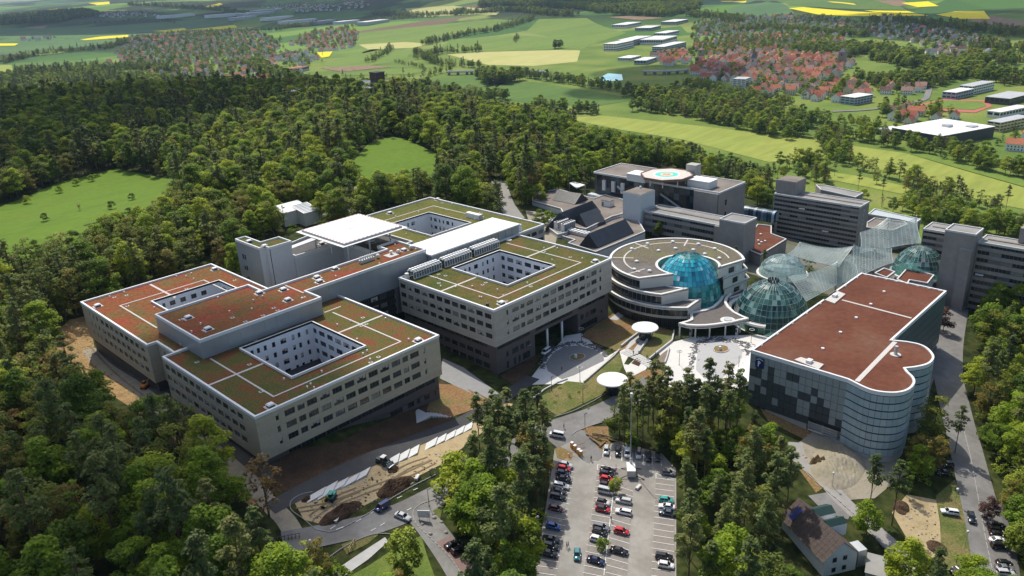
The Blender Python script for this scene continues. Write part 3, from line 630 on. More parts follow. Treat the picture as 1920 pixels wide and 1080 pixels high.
roof_path(B, 23.68, [c1(520,860), c1(312,712), c1(808,553), c1(965,625)]); roof_path(B, 23.66, [c1(478,585), c1(628,668)], .8)
for q in ((147,725), (887,492)): skylight(B, c1(*q), 23.68)
# --- central wing over the entrance
PC = rect(160.7, 222.3, 168.7, 217); cC = rect(179.1, 203.4, 180.5, 208.2)
facC = {0: list_ops(frontC, 160.7), 1: grid_ops(3, 3, 3.95, 11), 2: [], 3: grid_ops(.5, 3, 3.95, 12)}
C_ = wing("hospital_wing", "central hospital wing with green planted roof and square light well over the column entrance", PC, SED_G, GREY, facC, [cC], n_vent=30, seed=8, plinth=False)
# its recessed base: closed left and right of the deep entrance passage
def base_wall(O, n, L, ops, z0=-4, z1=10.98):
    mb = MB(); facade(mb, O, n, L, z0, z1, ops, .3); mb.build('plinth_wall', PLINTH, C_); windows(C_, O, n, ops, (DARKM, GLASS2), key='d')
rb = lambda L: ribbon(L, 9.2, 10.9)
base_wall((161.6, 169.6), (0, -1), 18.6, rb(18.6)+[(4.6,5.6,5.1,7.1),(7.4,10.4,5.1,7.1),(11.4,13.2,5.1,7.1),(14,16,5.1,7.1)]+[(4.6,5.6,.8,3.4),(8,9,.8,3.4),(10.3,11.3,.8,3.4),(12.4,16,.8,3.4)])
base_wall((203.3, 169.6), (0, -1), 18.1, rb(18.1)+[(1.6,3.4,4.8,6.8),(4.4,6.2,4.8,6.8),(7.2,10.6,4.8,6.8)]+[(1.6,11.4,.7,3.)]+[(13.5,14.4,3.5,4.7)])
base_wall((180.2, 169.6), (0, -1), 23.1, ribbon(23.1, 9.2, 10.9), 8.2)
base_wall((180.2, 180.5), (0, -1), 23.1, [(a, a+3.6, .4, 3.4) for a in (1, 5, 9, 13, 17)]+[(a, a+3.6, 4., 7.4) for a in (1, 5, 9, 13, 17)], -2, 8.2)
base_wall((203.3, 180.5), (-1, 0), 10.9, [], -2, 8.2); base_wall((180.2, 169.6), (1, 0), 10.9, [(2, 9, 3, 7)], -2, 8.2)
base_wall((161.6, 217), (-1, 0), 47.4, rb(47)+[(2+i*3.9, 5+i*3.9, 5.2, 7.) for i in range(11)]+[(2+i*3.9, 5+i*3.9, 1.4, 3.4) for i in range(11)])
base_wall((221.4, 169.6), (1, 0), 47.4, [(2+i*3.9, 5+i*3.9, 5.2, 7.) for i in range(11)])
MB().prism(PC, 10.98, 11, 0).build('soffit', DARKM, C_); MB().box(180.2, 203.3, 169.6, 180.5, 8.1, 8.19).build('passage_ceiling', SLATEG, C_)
for x in (187.15, 195.05): MB().cyl(x, 170.1, .42, -1.5, 8.2, 16).build('column', WHITE, C_, smooth=True)
MB().box(189.6, 190.9, 179.6, 180.3, 1.4, 5.2).build('sign_panel', mat("pale_blue_sign", (.55, .72, .78), .5), C_)
court(C_, 179.1, 203.4, 180.5, 208.2, 8, 24, [(3,4),(5.3,6.3),(7.6,8.6),(10.4,12.4),(14.5,15.5),(17,18),(20,21)], [(.6,2.4),(3.8,7),(8.4,11.6),(13,16.2),(17.6,20.8),(22,25)], [(20.6,22.3),(17.1,18.8),(13.6,15.3),(10.1,11.8)])
roof_path(C_, 23.68, [c3(255,518), c3(725,672), c3(1245,447), c3(790,320), ]); roof_path(C_, 23.66, [c3(362,628), c3(585,541)], .8); roof_path(C_, 23.66, [c3(905,412), c3(1083,343)], .8)
for q in ((745,708), (1338,442)): skylight(C_, c3(*q), 23.68)
p = at(*c3(655,720), 23.7); MB().cyl(p[0], p[1], .5, 23.6, 24.6, 10).build('exhaust_cowl', DARKM, C_)
p = at(*c3(790,306), 23.7); MB().cyl(p[0], p[1], 1.2, 23.6, 24.0, 14).build('round_hatch', WHITE, C_)
# --- rear wing
PD = [(222.5,217.2),(239.3,217.2),(239.9,292),(185.5,292),(185.5,240),(222.5,240)]; PD = ccw(PD); cD = rect(200, 222, 244.5, 271.8)
iD = PD.index((222.5, 217.2)); facD = {iD: [(1+i*4, 4+i*4, za, zb) for i in range(4) for za, zb in ROWS]}
D = wing("hospital_wing", "rear hospital wing with olive planted roof behind the helipad", PD, SED_O, GREY, facD, [cD], n_vent=18, seed=11, zb=6)
court(D, 200, 222, 244.5, 271.8, 12, 24, [(1,1.9),(3.2,5.2),(6.6,7.5),(9,10),(11.4,13.4)], [(.6,1.6),(3,5),(6.4,7.4),(9,10),(11.4,13.4),(15,16)], [(20.6,22.3),(17.1,18.8),(13.6,15.3)])
roof_path(D, 23.68, [c3(0,182), c3(310,87), c3(532,150)])
for q in ((38,137), (340,50)): skylight(D, c3(*q), 23.68)
def air_handler(q, z, lx, ly, hh, label, parent=None):
    p = at(*q, z); t = thing("air_handling_unit", label, "air handler", p)
    MB().box(p[0]-lx/2, p[0]+lx/2, p[1]-ly/2, p[1]+ly/2, z, z+hh).build('casing', WHITE, t)
    for i in range(4): MB().box(p[0]-lx/2+lx*(i+.12)/4, p[0]-lx/2+lx*(i+.88)/4, p[1]-ly/2-.05, p[1]-ly/2, z+.4, z+hh-.4).build('grille', STEEL, t)
air_handler(c3(570,165), 23.65, 2.2, 8.5, 2.2, "long white air handling cabinet on the olive roof behind the white roofed hall")
# --- white roofed plant hall
t = thing("plant_hall", "long low plant hall with bright white metal roof behind the chillers", "plant hall", (200, 225, 23.6))
MB().box(177, 224, 217.4, 232.6, 23.6, 27.6).build('wall', PANEL, t); MB().prism([(176.6,217.1),(224.4,217.1),(224.4,233),(176.6,233)], 27.6, 28.05).build('roof', WMETAL, t)
for i in range(1, 16): MB().box(177+i*2.95, 177.12+i*2.95, 217.3, 232.8, 28.05, 28.13).build('roof_seam', WMETAL, t)
MB().box(224.4, 227.5, 219, 223, 23.6, 26.8).build('duct', WHITE, t)
for i in range(1, 12): MB().box(177+i*3.9, 177.06+i*3.9, 217.32, 217.4, 23.7, 27.5).build('panel_joint', SLATEG, t)
# --- penthouse and link corridor
PP = [(84,211.1),(125,211.1),(125,220.1),(174.5,220.1),(174.5,238.2),(170,238.2),(170,232.3),(124.4,232.3),(118.2,232.6),(115.6,241.5),(84,241.3)]
PP = [(84,211.1),(125,211.1),(125,220.1),(176.8,220.1),(176.8,238.2),(168,238.2),(168,232.4),(116,232.4),(116,241.3),(84,241.3)]
t = LK = thing("roof_corridor_block", "long grey metal clad penthouse and link corridor with red planted roof", "plant storey", (120, 225, 24)); Q = ccw(PP)
for i in range(len(Q)):
    a = np.array(Q[i]); b = np.array(Q[(i+1) % len(Q)]); d = b-a; L = np.hypot(*d); d /= L; n = (d[1], -d[0]); np_ = max(1, int(L/4.1)); s = L/np_
    zb_ = 23.7 if a[0] < 125.5 and b[0] < 125.5 else 8.
    for k in range(np_):
        p0 = a+d*(k*s+.02); p1 = a+d*((k+1)*s-.02); nn = np.array(n)
        q = [p0, p1, p1-nn*.2, p0-nn*.2]; MB().prism([tuple(x) for x in q], 23.7 if zb_ > 9 else 19.2, 29.5).build('panel', PANEL, t)
MB().prism(inset(PP, .2), 9, 28.9).build('wall', SLATEG, t)
roof_sheet(t, 'green_roof', inset(PP, .55), [], 29.1, SED_P); MB().ring(inset(PP, -.1), .55, 28.9, 29.85).build('roof_coping', WHITE, t)
mb = MB(); mb.box(125.2, 160.4, 220.25, 220.3, 9, 19); mb.build('glazing', GLASS2, t)
for i in range(9):
    for z in (10.2, 13.6, 17.0): windows(t, (125.3, 220.1), (0, -1), [(1.2+i*3.9, 4.2+i*3.9, z, z+1.8)], WM, .0)
roof_path(t, 29.12, [c1(1320,585), c1(1455,635)], .5)
for q in ((720,800), (845,872), (1170,643), (1350,688), (1322,622)): skylight(t, c1(*q), 29.12)
for q in ((590,545), (605,570), (702,490), (1140,372), (935,320)): skylight(t, c2(*q), 29.12)
vents(t, PP, [], 29.1, 26, 4)
p = at(*c2(1060,402), 29.12); MB().box(p[0]-2.2, p[0]+2.2, p[1]-2, p[1]+2, 29.05, 29.35).build('gravel_pad', MEMB, t)
def roof_unit(q, z, label, n=6, lx=1.5, ly=6.):
    p = at(*q, z); t = thing("ventilation_unit", label, "ventilation unit", p)
    MB().box(p[0]-ly/2, p[0]+ly/2, p[1]-lx/2, p[1]+lx/2, z, z+1.2).build('casing', STEEL, t)
    for i in range(n):
        x = p[0]-ly/2+ly*(i+.5)/n; MB().cyl(x, p[1], .3, z+1.2, z+2.4, 10).build('stack', WHITE, t)
roof_unit(c2(905,440), 29.15, "silver ventilation unit with a row of stub stacks on the link corridor roof")
for i, q in enumerate(((1060,395), (975,418), (1185,362), (1105,388))):
    p = at(*c2(*q), 29.2); t2 = thing("roof_fan", ("roof fan on the grey pad in the middle of the link corridor's far end", "roof fan beside the silver ventilation unit", "roof fan at the white roofed hall's corner of the link corridor", "roof fan between the grey pad and the corridor's far corner")[i], "roof fan", p, group="roof fans on the link corridor")
    MB().cyl(p[0], p[1], .45, p[2], p[2]+1, 10).build('stub', STEEL, t2); MB().cyl(p[0], p[1], .8, p[2]+1, p[2]+1.5, 12, r1=.5).build('cowl', WHITE, t2)
# --- chillers in a row on the central wing
for k, (a, b) in enumerate(((163.6, 176.8), (178.4, 192), (193.6, 207))):
    lab = ["white framed chiller bank in three, the one nearest the tan facade corner", "middle white framed chiller bank along the white roofed hall", "white framed chiller bank at the far end beside the green roof path"][k]
    t = thing("chiller", lab, "chiller", ((a+b)/2, 213.6, 23.6), group="chiller banks on the central wing")
    for y in (211.9, 215.3):
        mb = MB(); mb.box(a, b, y-.12, y+.12, 23.7, 23.95); mb.box(a, b, y-.1, y+.1, 26.2, 26.4); nn = 11
        for i in range(nn+1): mb.box(a+(b-a)*i/nn-.08, a+(b-a)*i/nn+.08, y-.09, y+.09, 23.95, 26.2)
        mb.build('steel_frame', WHITE, t)
        for i in range(nn): MB().quad((a+(b-a)*(i+.1)/nn, y, 24), (a+(b-a)*(i+.9)/nn, y, 24), (a+(b-a)*(i+.9)/nn, y+(.9 if y < 213 else -.9), 26.1), (a+(b-a)*(i+.1)/nn, y+(.9 if y < 213 else -.9), 26.1)).build('coil', SLATEG, t)
    MB().box(a, b, 212.1, 215.1, 26.42, 26.6).build('deck', STEEL, t)
    for i in range(11):
        for y in (212.8, 214.4):
            f = MB().cyl(a+(b-a)*(i+.5)/11, y, .52, 26.6, 27.1, 12, 0).build('fan', WHITE, t)
t = thing("pump_cabinet", "small pale cabinet and pipework at the corner of the central roof", "cabinet", (162.2, 214, 23.6))
MB().box(161.6, 162.8, 213.4, 214.6, 23.6, 26).build('casing', WHITE, t); MB().tube((162.8, 214, 24.4), (163.5, 214, 24.4), .15).build('pipe', STEEL, t)
# --- helipad on the service block
S = thing("service_block", "pale grey service block with blank walls below the square helipad", "building", (165, 262, 12))
PS = [(146.8,262),(168.2,262),(168.2,238.5),(185.3,238.5),(185.3,286),(146.8,276)]; PS = ccw(PS)
MB().prism(PS, 4, 26).build('wall', LGREY, S); MB().ring(inset(PS, -.1), .5, 25.6, 27).build('roof_coping', WHITE, S)
roof_sheet(S, 'flat_roof', inset(PS, .4), [], 26.06, ROOFDK)
for a, b, c, d in ((171,180.5,241,250), (150,156,262.8,265), (150,170,274,277)): MB().box(a, b, c, d, 26.06, 26.25).build('green_roof', SED_G, S)
MB().box(157, 158.6, 261.9, 261.98, 14, 19).build('access_panel', COURTW, S)
for q in ((925,322), (1012,345), (620,330)): skylight(S, c2(*q), 26.2)
H = thing("helipad", "square white rooftop helipad with faint cross marking and red edge lights", "helipad", (168, 254, 34))
padw = mat("pad_concrete", (.64, .615, .60), .8, .03, .3); padl = mat("pad_marking", (.86, .86, .85), .7); padr = mat("pad_red", (.62, .17, .13), .6)
hx0, hx1, hy0, hy1 = 154.6, 181.8, 239.8, 268.4
MB().box(hx0, hx1, hy0, hy1, 33.2, 34).build('deck', padw, H)
MB().ring(inset(rect(hx0, hx1, hy0, hy1), -1.6), 1.5, 33.2, 33.3).build('safety_net', STEEL, H)
MB().ring(inset(rect(hx0, hx1, hy0, hy1), 2.6), .7, 34, 34.02).build('border_line', padl, H)
mb = MB(); mb.box(165.9, 170.5, 247.8, 260.4, 34, 34.02); mb.box(161.9, 165.9, 251.8, 256.4, 34, 34.02); mb.box(170.5, 174.5, 251.8, 256.4, 34, 34.02); mb.build('cross_marking', padl, H)
mb = MB(); mb.box(167.0, 167.4, 252.8, 255.4, 34.02, 34.035); mb.box(169.0, 169.4, 252.8, 255.4, 34.02, 34.035); mb.box(167.4, 169.0, 253.9, 254.3, 34.02, 34.035); mb.build('letter_marking', padr, H)
mb = MB()
for i in range(3): mb.box(172.6+i*1.0, 173.2+i*1.0, 261, 262.6, 34, 34.02)
mb.build('weight_marking', mat("pad_pink", (.68, .5, .46), .7), H)
for i in range(14):
    for x, y in ((hx0+(hx1-hx0)*(i+.5)/14, hy0+.2), (hx0+(hx1-hx0)*(i+.5)/14, hy1-.2), (hx0+.2, hy0+(hy1-hy0)*(i+.5)/14), (hx1-.2, hy0+(hy1-hy0)*(i+.5)/14)):
        MB().box(x-.35, x+.35, y-.12, y+.12, 34, 34.1).build('edge_light', padr, H)
for x in (158, 168, 178):
    for y in (243, 254, 265): MB().cyl(x, y, .35, 26, 33.2, 10).build('column', STEEL, H)
rp = [at(*h5(*q), 33)[:2] for q in ((600,600),(640,622),(285,752),(283,722))]
MB().prism([tuple(p) for p in rp], 32.6, 33).build('ramp', padw, H)
T = thing("stair_tower", "tall grey stair tower with notched planted roof beside the helipad", "tower", (140, 272, 8))
PT = [(134.6,284),(138.9,284),(138.9,272.3),(146.7,272.3),(146.7,263.4),(137.2,263.4),(137.2,266),(134.6,266)]; PT = ccw(PT)
MB().prism(PT, 4, 32).build('wall', LGREY, T); MB().ring(inset(PT, -.1), .45, 31.8, 32.7).build('roof_coping', WHITE, T); roof_sheet(T, 'green_roof', inset(PT, .4), [], 32.1, SED_G)
MB().box(134.5, 134.58, 266, 284, 4, 31.8).build('metal_cladding', PANEL, T)
MB().box(137.3, 137.5, 263.25, 263.38, 5, 31.7).build('downpipe', DARKM, T)
for z in (12, 16.5, 21, 25.5):
    for y in (279.6, 278.0): windows(T, (134.5, 284), (-1, 0), [(284-y-.5, 284-y+.5, z, z+1.9)], WM, .0)
for q in ((1105,318), (1203,348)): skylight(T, c1(*q), 32.15, pad=False)
MB().box(137, 141, 258, 263.4, 12.2, 12.6).build('canopy', LGREY, T)
t = thing("delivery_canopy", "dark flat canopy in the sunken delivery yard below the white wall", "canopy", (150, 248, 9)); MB().prism([(146,240),(160,240),(160,252),(150,256),(146,250)], 13.4, 13.8).build('roof', ROOFDK, t)
for x, y in ((147, 242), (159, 242), (159, 251)): MB().cyl(x, y, .2, 8, 13.4, 8).build('post', STEEL, t)
MB().box(126, 146, 234, 262, 5, 9.6).build('yard_deck', mat("yard_deck", (.3, .3, .29), .9, .1), S)
# --- white equipment sheds at the edge of the wood
for k, (q0, lx, ly, hh, lab) in enumerate(((h5(470,500), 9, 11, 8.5, "tall pale shed with louvred sloping roof beside the forest yard"), (h5(290,495), 14, 9, 9, "long pale panelled shed behind a young tree at the wood's edge"))):
    p = gp(*q0); t = thing("equipment_shed", lab, "shed", p); x0, y0, z0 = p; 
    c = at(*q0, z0); d = np.array([1, .0]); 
    x0, x1, y0, y1 = c[0]-lx/2+3, c[0]+lx/2+3, c[1], c[1]+ly
    MB().add([(x0,y0,z0-1),(x1,y0,z0-1),(x1,y1,z0-1),(x0,y1,z0-1),(x0,y0,z0+hh*.78),(x1,y0,z0+hh*.78),(x1,y1,z0+hh),(x0,y1,z0+hh)], [(0,1,5,4),(1,2,6,5),(2,3,7,6),(3,0,4,7)]).build('wall', mat("shed_panel", (.55, .535, .48), .6, .05), t)
    MB().add([(x0-.2,y0-.2,z0+hh*.78+.05),(x1+.2,y0-.2,z0+hh*.78+.05),(x1+.2,y1+.2,z0+hh+.05),(x0-.2,y1+.2,z0+hh+.05)], [(0,1,2,3)]).build('roof', WHITE, t)
    if k == 0:
        for i in range(7):
            f = (i+.3)/7; g_ = (i+.8)/7; zz = lambda s: z0+hh*(.78+.22*s)+.12
            MB().quad((x0+.6, y0+ly*f, zz(f)), (x1-.6, y0+ly*f, zz(f)), (x1-.6, y0+ly*g_, zz(g_)), (x0+.6, y0+ly*g_, zz(g_))).build('louvre', mat("louvre_blue", (.16, .22, .28), .4), t)
    else:
        for i in range(1, 4): MB().box(x0+lx*i/4-.05, x0+lx*i/4+.05, y0-.05, y0, z0, z0+hh*.76).build('panel_joint', STEEL, t)
# ================================================================== ROUND BUILDING, DOMES, TENTS, OLD HOSPITAL, PARKING HOUSE
CREAM = mat("cream_fascia", (.68, .66, .615), .6, .03, .5); ROOFG = mat("dark_flat_roof", (.12, .108, .098), .95, .12, .8, col2=(.15, .135, .12))
BEIGE = mat("beige_wall", (.62, .59, .52), .75, .04, .6); OLDC = mat("old_concrete", (.265, .24, .22), .9, .10, .5, col2=(.3, .275, .25), scale2=.12)
OLDROOF = mat("old_flat_roof", (.17, .145, .125), .95, .12, .5, col2=(.22, .19, .165), scale2=.08); OLDROOF2 = mat("old_grey_roof", (.29, .285, .27), .95, .1, .4, col2=(.24, .235, .225), scale2=.1)
ZINC = mat("dark_zinc", (.06, .07, .08), .5, .18, .35, metal=.2); ZINCL = mat("weathered_zinc", (.17, .165, .155), .6, .15, .4, metal=.15)
REDROOF = ramp_mat("red_gravel_roof", [(.3, (.095, .034, .02)), (.5, (.135, .05, .029)), (.68, (.155, .078, .05))], .04, bump=.1, fine=.13)
g5 = crop(980, 300, 3.376); g6 = crop(1420, 300, 3.376); g7 = crop(1120, 430, 4); g8 = crop(1380, 500, 2.843)
RC = np.array((252.2, 160.)); rng = random.Random(5)
def arc(c, r, a0, a1, n): return [(c[0]+r*math.cos(math.radians(a0+(a1-a0)*i/n)), c[1]+r*math.sin(math.radians(a0+(a1-a0)*i/n))) for i in range(n+1)]
R = thing("round_building", "ring shaped building with stepped cream edged terraces around the blue dome", "round building", (*RC, 0.))
# levels: (floor z, roof z, start angle, end angle, outer radius); angles run clockwise from the cut on the left to the cut on the right
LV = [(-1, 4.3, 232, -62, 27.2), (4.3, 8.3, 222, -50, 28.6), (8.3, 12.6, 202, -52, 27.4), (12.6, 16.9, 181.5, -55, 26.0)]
DC = np.array((249.1, 152.8)); DR = 13.1
for k, (za, zb, a0, a1, ro) in enumerate(LV):
    n = 56; out = arc(RC, ro-.9, a0, a1, n); ri = 12.6 if k == 3 else 12.9
    ri = (13.9, 13.7, 13.2, 11.3)[k]; inn = arc(DC, ri+.3, a0+(4 if k == 3 else 12), a1-14, 40)
    prof = out+inn[::-1]
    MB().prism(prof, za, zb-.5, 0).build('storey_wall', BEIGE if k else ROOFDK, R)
    edge = arc(RC, ro, a0, a1, n)+arc(DC, ri, a0+(4 if k == 3 else 12), a1-14, 40)[::-1]
    MB().prism(edge, zb-.5, zb-.02, 0).build('floor_slab', ROOFG, R)
    MB().ring(edge, .95, zb-.75, zb+.3).build('fascia', CREAM, R)
    # window band: glass segments with vertical fins, on the left half that is glazed all along
    segs = 60
    for i in range(segs):
        t0 = a0+(a1-a0)*(i+.04)/segs; t1 = a0+(a1-a0)*(i+.96)/segs
        if i >= segs-4: continue
        p = arc(RC, ro-.86, t0, t1, 1); q = arc(RC, ro-.8, t0, t1, 1)
        MB().prism([p[0], p[1], q[1], q[0]], za+.5, zb-.8, 0).build('window', GLASS2, R)
    mb = MB()
    for i in range(segs*3):
        t = a0+(a1-a0)*i/segs/3; p = arc(RC, ro-.55, t, t, 1)[0]; mb.box(p[0]-.05, p[0]+.05, p[1]-.05, p[1]+.05, za+.4, zb-.75)
    mb.build('window_fins', DARKM, R, kind='stuff')
    # the right hand cut wall with big square windows
    if k:
        e0 = np.array(arc(RC, ro-.9, a1, a1, 1)[0]); e1 = np.array(inn[-1]); d = (e1-e0); L = np.hypot(*d); d /= L; nn = np.array([-d[1], d[0]])
        if nn @ (-FW[:2]) < 0: nn = -nn
        for a, b, m in ((.18, .3, BEIGE), (.36, .58, GLASS2)):
            q0 = e0+d*L*a+nn*.05; q1 = e0+d*L*b+nn*.05
            MB().prism([tuple(q0), tuple(q1), tuple(q1+nn*.12), tuple(q0+nn*.12)], za+.8, zb-1.4).build('window', GLASS2 if m is GLASS2 else mat("cream_panel", (.7, .68, .6), .5), R)
z = 16.95; n = 50
sed = ramp_mat("sedum_sparse", [(.3, (.125, .11, .09)), (.5, (.14, .12, .085)), (.64, (.14, .14, .06)), (.78, (.2, .12, .07))], .12, detail=11)
roof_sheet(R, 'green_roof', arc(RC, 24.6, 128, -50, n)+arc(DC, 12.4, -60, 120, 40), [], 16.93, sed)
rr = arc(RC, 20.2, 172, -50, n); mb = MB()
for i in range(n): mb.add([(*arc(RC, 19.9, 172, -50, n)[i], z+.03), (*arc(RC, 20.5, 172, -50, n)[i], z+.03), (*arc(RC, 20.5, 172, -50, n)[i+1], z+.03), (*arc(RC, 19.9, 172, -50, n)[i+1], z+.03)], [(0, 3, 2, 1)])
mb.build('gravel_strip', MEMB, R)
for a in (168, 122, 75, 22):
    p = np.array(arc(RC, 16.5, a, a, 1)[0]); q = np.array(arc(RC, 24.8, a, a, 1)[0]); MB().obox((p+q)/2, q-p, np.hypot(*(q-p)), .6, z, z+.05).build('gravel_strip', MEMB, R)
mb = MB(); mb.cyl(0, 0, .75, 0, .5, 14, 0); mb.sphere((0, 0, .45), .7, 12, 4, 1, .45, True); dm = mb.mesh('dome_light', (WHITE, WMETAL))
for q in ((690,565),(790,533),(950,520),(1112,535),(1215,565),(860,577),(967,563),(1080,572),(1153,598),(1245,625),(722,645),(706,695),(803,705)):
    p = at(*g5(*q), 17); link('dome_light', dm, R, tuple(Vector(p)-wloc(R)))
# deck of the lowest roof with paving colour, then the entrance canopy
can = [at(*g5(*q), 5.2)[:2] for q in ((985,1035),(1040,1048),(1100,1052),(1160,1051),(1220,1045),(1280,1036),(1340,1026),(1432,1005),(1385,985),(1345,965),(1310,935),(1292,905),(1298,875),(1325,850),(1290,835),(1262,860),(1240,895),(1200,930),(1150,950),(1090,960),(1058,965),(1062,1010),(1040,1020))]
t = thing("entrance_canopy", "curved cream edged canopy roof on posts in front of the blue dome", "canopy", (*can[0], 0.))
MB().prism(can, 4.4, 5.0, 0).build('roof_slab', mat("canopy_roof", (.13, .115, .105), .95, .12, .6), t); MB().ring(can, 1.0, 4.2, 5.5).build('fascia', CREAM, t)
for q in ((1000,1052),(1100,1062),(1190,1062),(1290,1052),(1385,1030)):
    p = at(*g5(*q), 4.4); p = p+np.array((.6, .7, 0)); MB().cyl(p[0], p[1], .28, -1.5, 4.3, 12).build('post', CREAM, t)
p = at(*g5(1298,1015), 5.1); MB().cyl(p[0], p[1], 2.6, 5.0, 5.35, 22).build('planter_ring', CREAM, t); MB().cyl(p[0], p[1], 1.5, 5.35, 5.7, 16).build('planter', STEEL, t)
PLANTER_TREE = p
# ---- glass domes: every pane its own mesh between the ribs
def glass_dome(name, label, c, z0, Rr, H, rings, seg, m, frame, a_vis=(90, 320), skip=0., cap=True, r_top=0., sqz=1.):
    """panes of the half that faces the viewer are single parts; those behind are joined"""
    t = thing(name, label, "glass dome", (*c, z0)); l = wloc(t)
    P = lambda i, j, s=1.: (c[0]+Rr*s*math.cos(2*math.pi*i/seg)*math.cos(math.pi/2*j/rings), c[1]+Rr*s*math.sin(2*math.pi*i/seg)*math.cos(math.pi/2*j/rings), z0+H*s*math.sin(math.pi/2*j/rings))
    back = MB(); cnt = 0; rg = random.Random(int(c[0]))
    ang = math.degrees(math.atan2(-c[1], -c[0]))
    for j in range(rings):
        for i in range(seg):
            e = .03; a, b, cc, d = P(i+e, j+e), P(i+1-e, j+e), P(i+1-e, j+1-e), P(i+e, j+1-e)
            if rg.random() < .5:                                    # panes sit a little proud or tilted
                s = 1+rg.uniform(-.006, .012); b, cc = P(i+1-e, j+e, s), P(i+1-e, j+1-e, s)
            da = (360*(i+.5)/seg-ang+180) % 360-180
            if (abs(da) < 100 or j > rings*.6) and cnt < 300: MB().quad(a, b, cc, d).build('pane', m, t); cnt += 1
            else: back.quad(a, b, cc, d)
    back.build('pane', m, t, kind='stuff')
    mb = MB()
    for j in range(rings+1):
        for i in range(seg):
            if j < rings: mb.tube(P(i, j, 1.002), P(i, j+1, 1.002), .055, 4)
            mb.tube(P(i, j, 1.002), P(i+1, j, 1.002), .05, 4)
    mb.build('frame', frame, t)
    MB().cyl(c[0], c[1], Rr+.9, z0-.7, z0+.15, 40).build('base_ring', CREAM, t)
    return t
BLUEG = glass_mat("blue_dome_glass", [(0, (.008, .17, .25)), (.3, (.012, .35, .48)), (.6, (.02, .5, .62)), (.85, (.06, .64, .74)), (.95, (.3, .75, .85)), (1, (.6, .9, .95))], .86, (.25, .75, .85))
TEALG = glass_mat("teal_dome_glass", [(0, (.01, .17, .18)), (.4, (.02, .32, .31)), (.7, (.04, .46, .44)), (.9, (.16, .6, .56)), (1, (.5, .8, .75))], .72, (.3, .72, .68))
GREENG = glass_mat("green_dome_glass", [(0, (.01, .05, .05)), (.5, (.02, .1, .095)), (.75, (.06, .2, .19)), (.9, (.3, .52, .49)), (.97, (.55, .7, .68)), (1, (.55, .33, .3))], .45, (.45, .72, .68))
PALEG = glass_mat("pale_dome_glass", [(0, (.18, .28, .28)), (.5, (.28, .4, .4)), (1, (.55, .66, .66))], .5, (.72, .86, .85))
FR = mat("dome_frame", (.10, .17, .19), .4, .1, metal=.3); FRL = mat("dome_frame_light", (.35, .42, .42), .4, .1, metal=.3)
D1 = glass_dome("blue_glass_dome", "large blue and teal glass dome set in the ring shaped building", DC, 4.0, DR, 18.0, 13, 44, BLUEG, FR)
# upper panes blue, lower panes teal
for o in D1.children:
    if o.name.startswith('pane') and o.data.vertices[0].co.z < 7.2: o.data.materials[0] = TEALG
MB().cyl(DC[0], DC[1], 12, 3.6, 4.05, 32).build('floor', mat("dome_floor", (.25, .24, .22), .8), D1)
mb = MB()
for i in range(10): mb.cyl(DC[0]+9*math.cos(i*.63), DC[1]+9*math.sin(i*.63), .35, 4, 12, 8)
mb.cyl(DC[0], DC[1], 10.5, 10.5, 10.9, 28); mb.build('inner_gallery', ROOFDK, D1)
C2 = np.array((256.2, 121.4)); D2 = glass_dome("green_glass_dome", "round greenish glass dome with white sails inside beside the plaza", C2, 0.0, 13.5, 15.6, 11, 40, GREENG, FRL)
MB().cyl(C2[0], C2[1], 13.2, -.4, .05, 32).build('floor', mat("dome_floor_2", (.3, .28, .22), .8, .2, .4), D2)
mb = MB()
for i in range(12):
    a = 3.5+i*.2; p = (C2[0]+10*math.cos(a), C2[1]+10*math.sin(a)); q = (C2[0]+10*math.cos(a+.17), C2[1]+10*math.sin(a+.17)); mb.add([(*p, 5), (*q, 5), ((p[0]+q[0])/2*.97+C2[0]*.03, (p[1]+q[1])/2*.97+C2[1]*.03, 10.5)], [(0, 1, 2)])
mb.build('sail', COURTW, D2)
mb = MB(); mb.cyl(C2[0], C2[1], 8.5, 4.2, 4.7, 28); mb.cyl(C2[0], C2[1], 6.5, 8.2, 8.6, 28); mb.build('inner_gallery', OLDC, D2)
mb = MB()
for i in range(10):
    a = i*.628; mb.box(C2[0]+1.7*math.cos(a)-.25, C2[0]+1.7*math.cos(a)+.25, C2[1]+1.7*math.sin(a)-.25, C2[1]+1.7*math.sin(a)+.25, 15.2, 16.6)
mb.build('vent_crown', DARKM, D2)
for i in range(5): MB().sphere((C2[0]+rng.uniform(-6, 6), C2[1]+rng.uniform(-6, 6), 2), 2.2, 8, 5).build('palm', mat("indoor_plant", (.04, .07, .025), .8, .3, 1.), D2)
pm = [(*p,) for p in arc(C2, 15.6, 60, 330, 40)]
t = thing("dome_ring_roof", "cream ring roof around the foot of the greenish glass dome", "ring roof", (*C2, 0)); MB().ring(arc(C2, 15.8, 70, 200, 24)+arc(C2, 14.2, 200, 70, 24), .2, 3.6, 4.4).build('fascia', CREAM, t); MB().prism(arc(C2, 15.6, 70, 200, 24)+arc(C2, 14.4, 200, 70, 24), 3.5, 4.2).build('roof_slab', CREAM, t)
D3 = glass_dome("pale_glass_dome", "low pale transparent dome behind the greenish dome", np.array((291.7, 134.8)), 5.0, 9.2, 7.6, 7, 30, PALEG, FRL)
MB().cyl(291.7, 134.8, 8.8, -1, 4.6, 24).build('drum', OLDC, D3)
D4 = glass_dome("teal_glass_dome", "teal ribbed glass dome between the tents and the right hand tower", np.array((332.2, 95.4)), 2.0, 10.0, 11.0, 9, 36, GREENG, FRL)
MB().cyl(332.2, 95.4, 9.8, -3, 2.1, 28).build('floor', OLDC, D4)
ground("tent_court", rect(292, 372, 88, 168), mat("court_ground", (.16, .155, .135), .9, .25, .15, col2=(.09, .1, .05), scale2=.07), .1, 6, world=True)
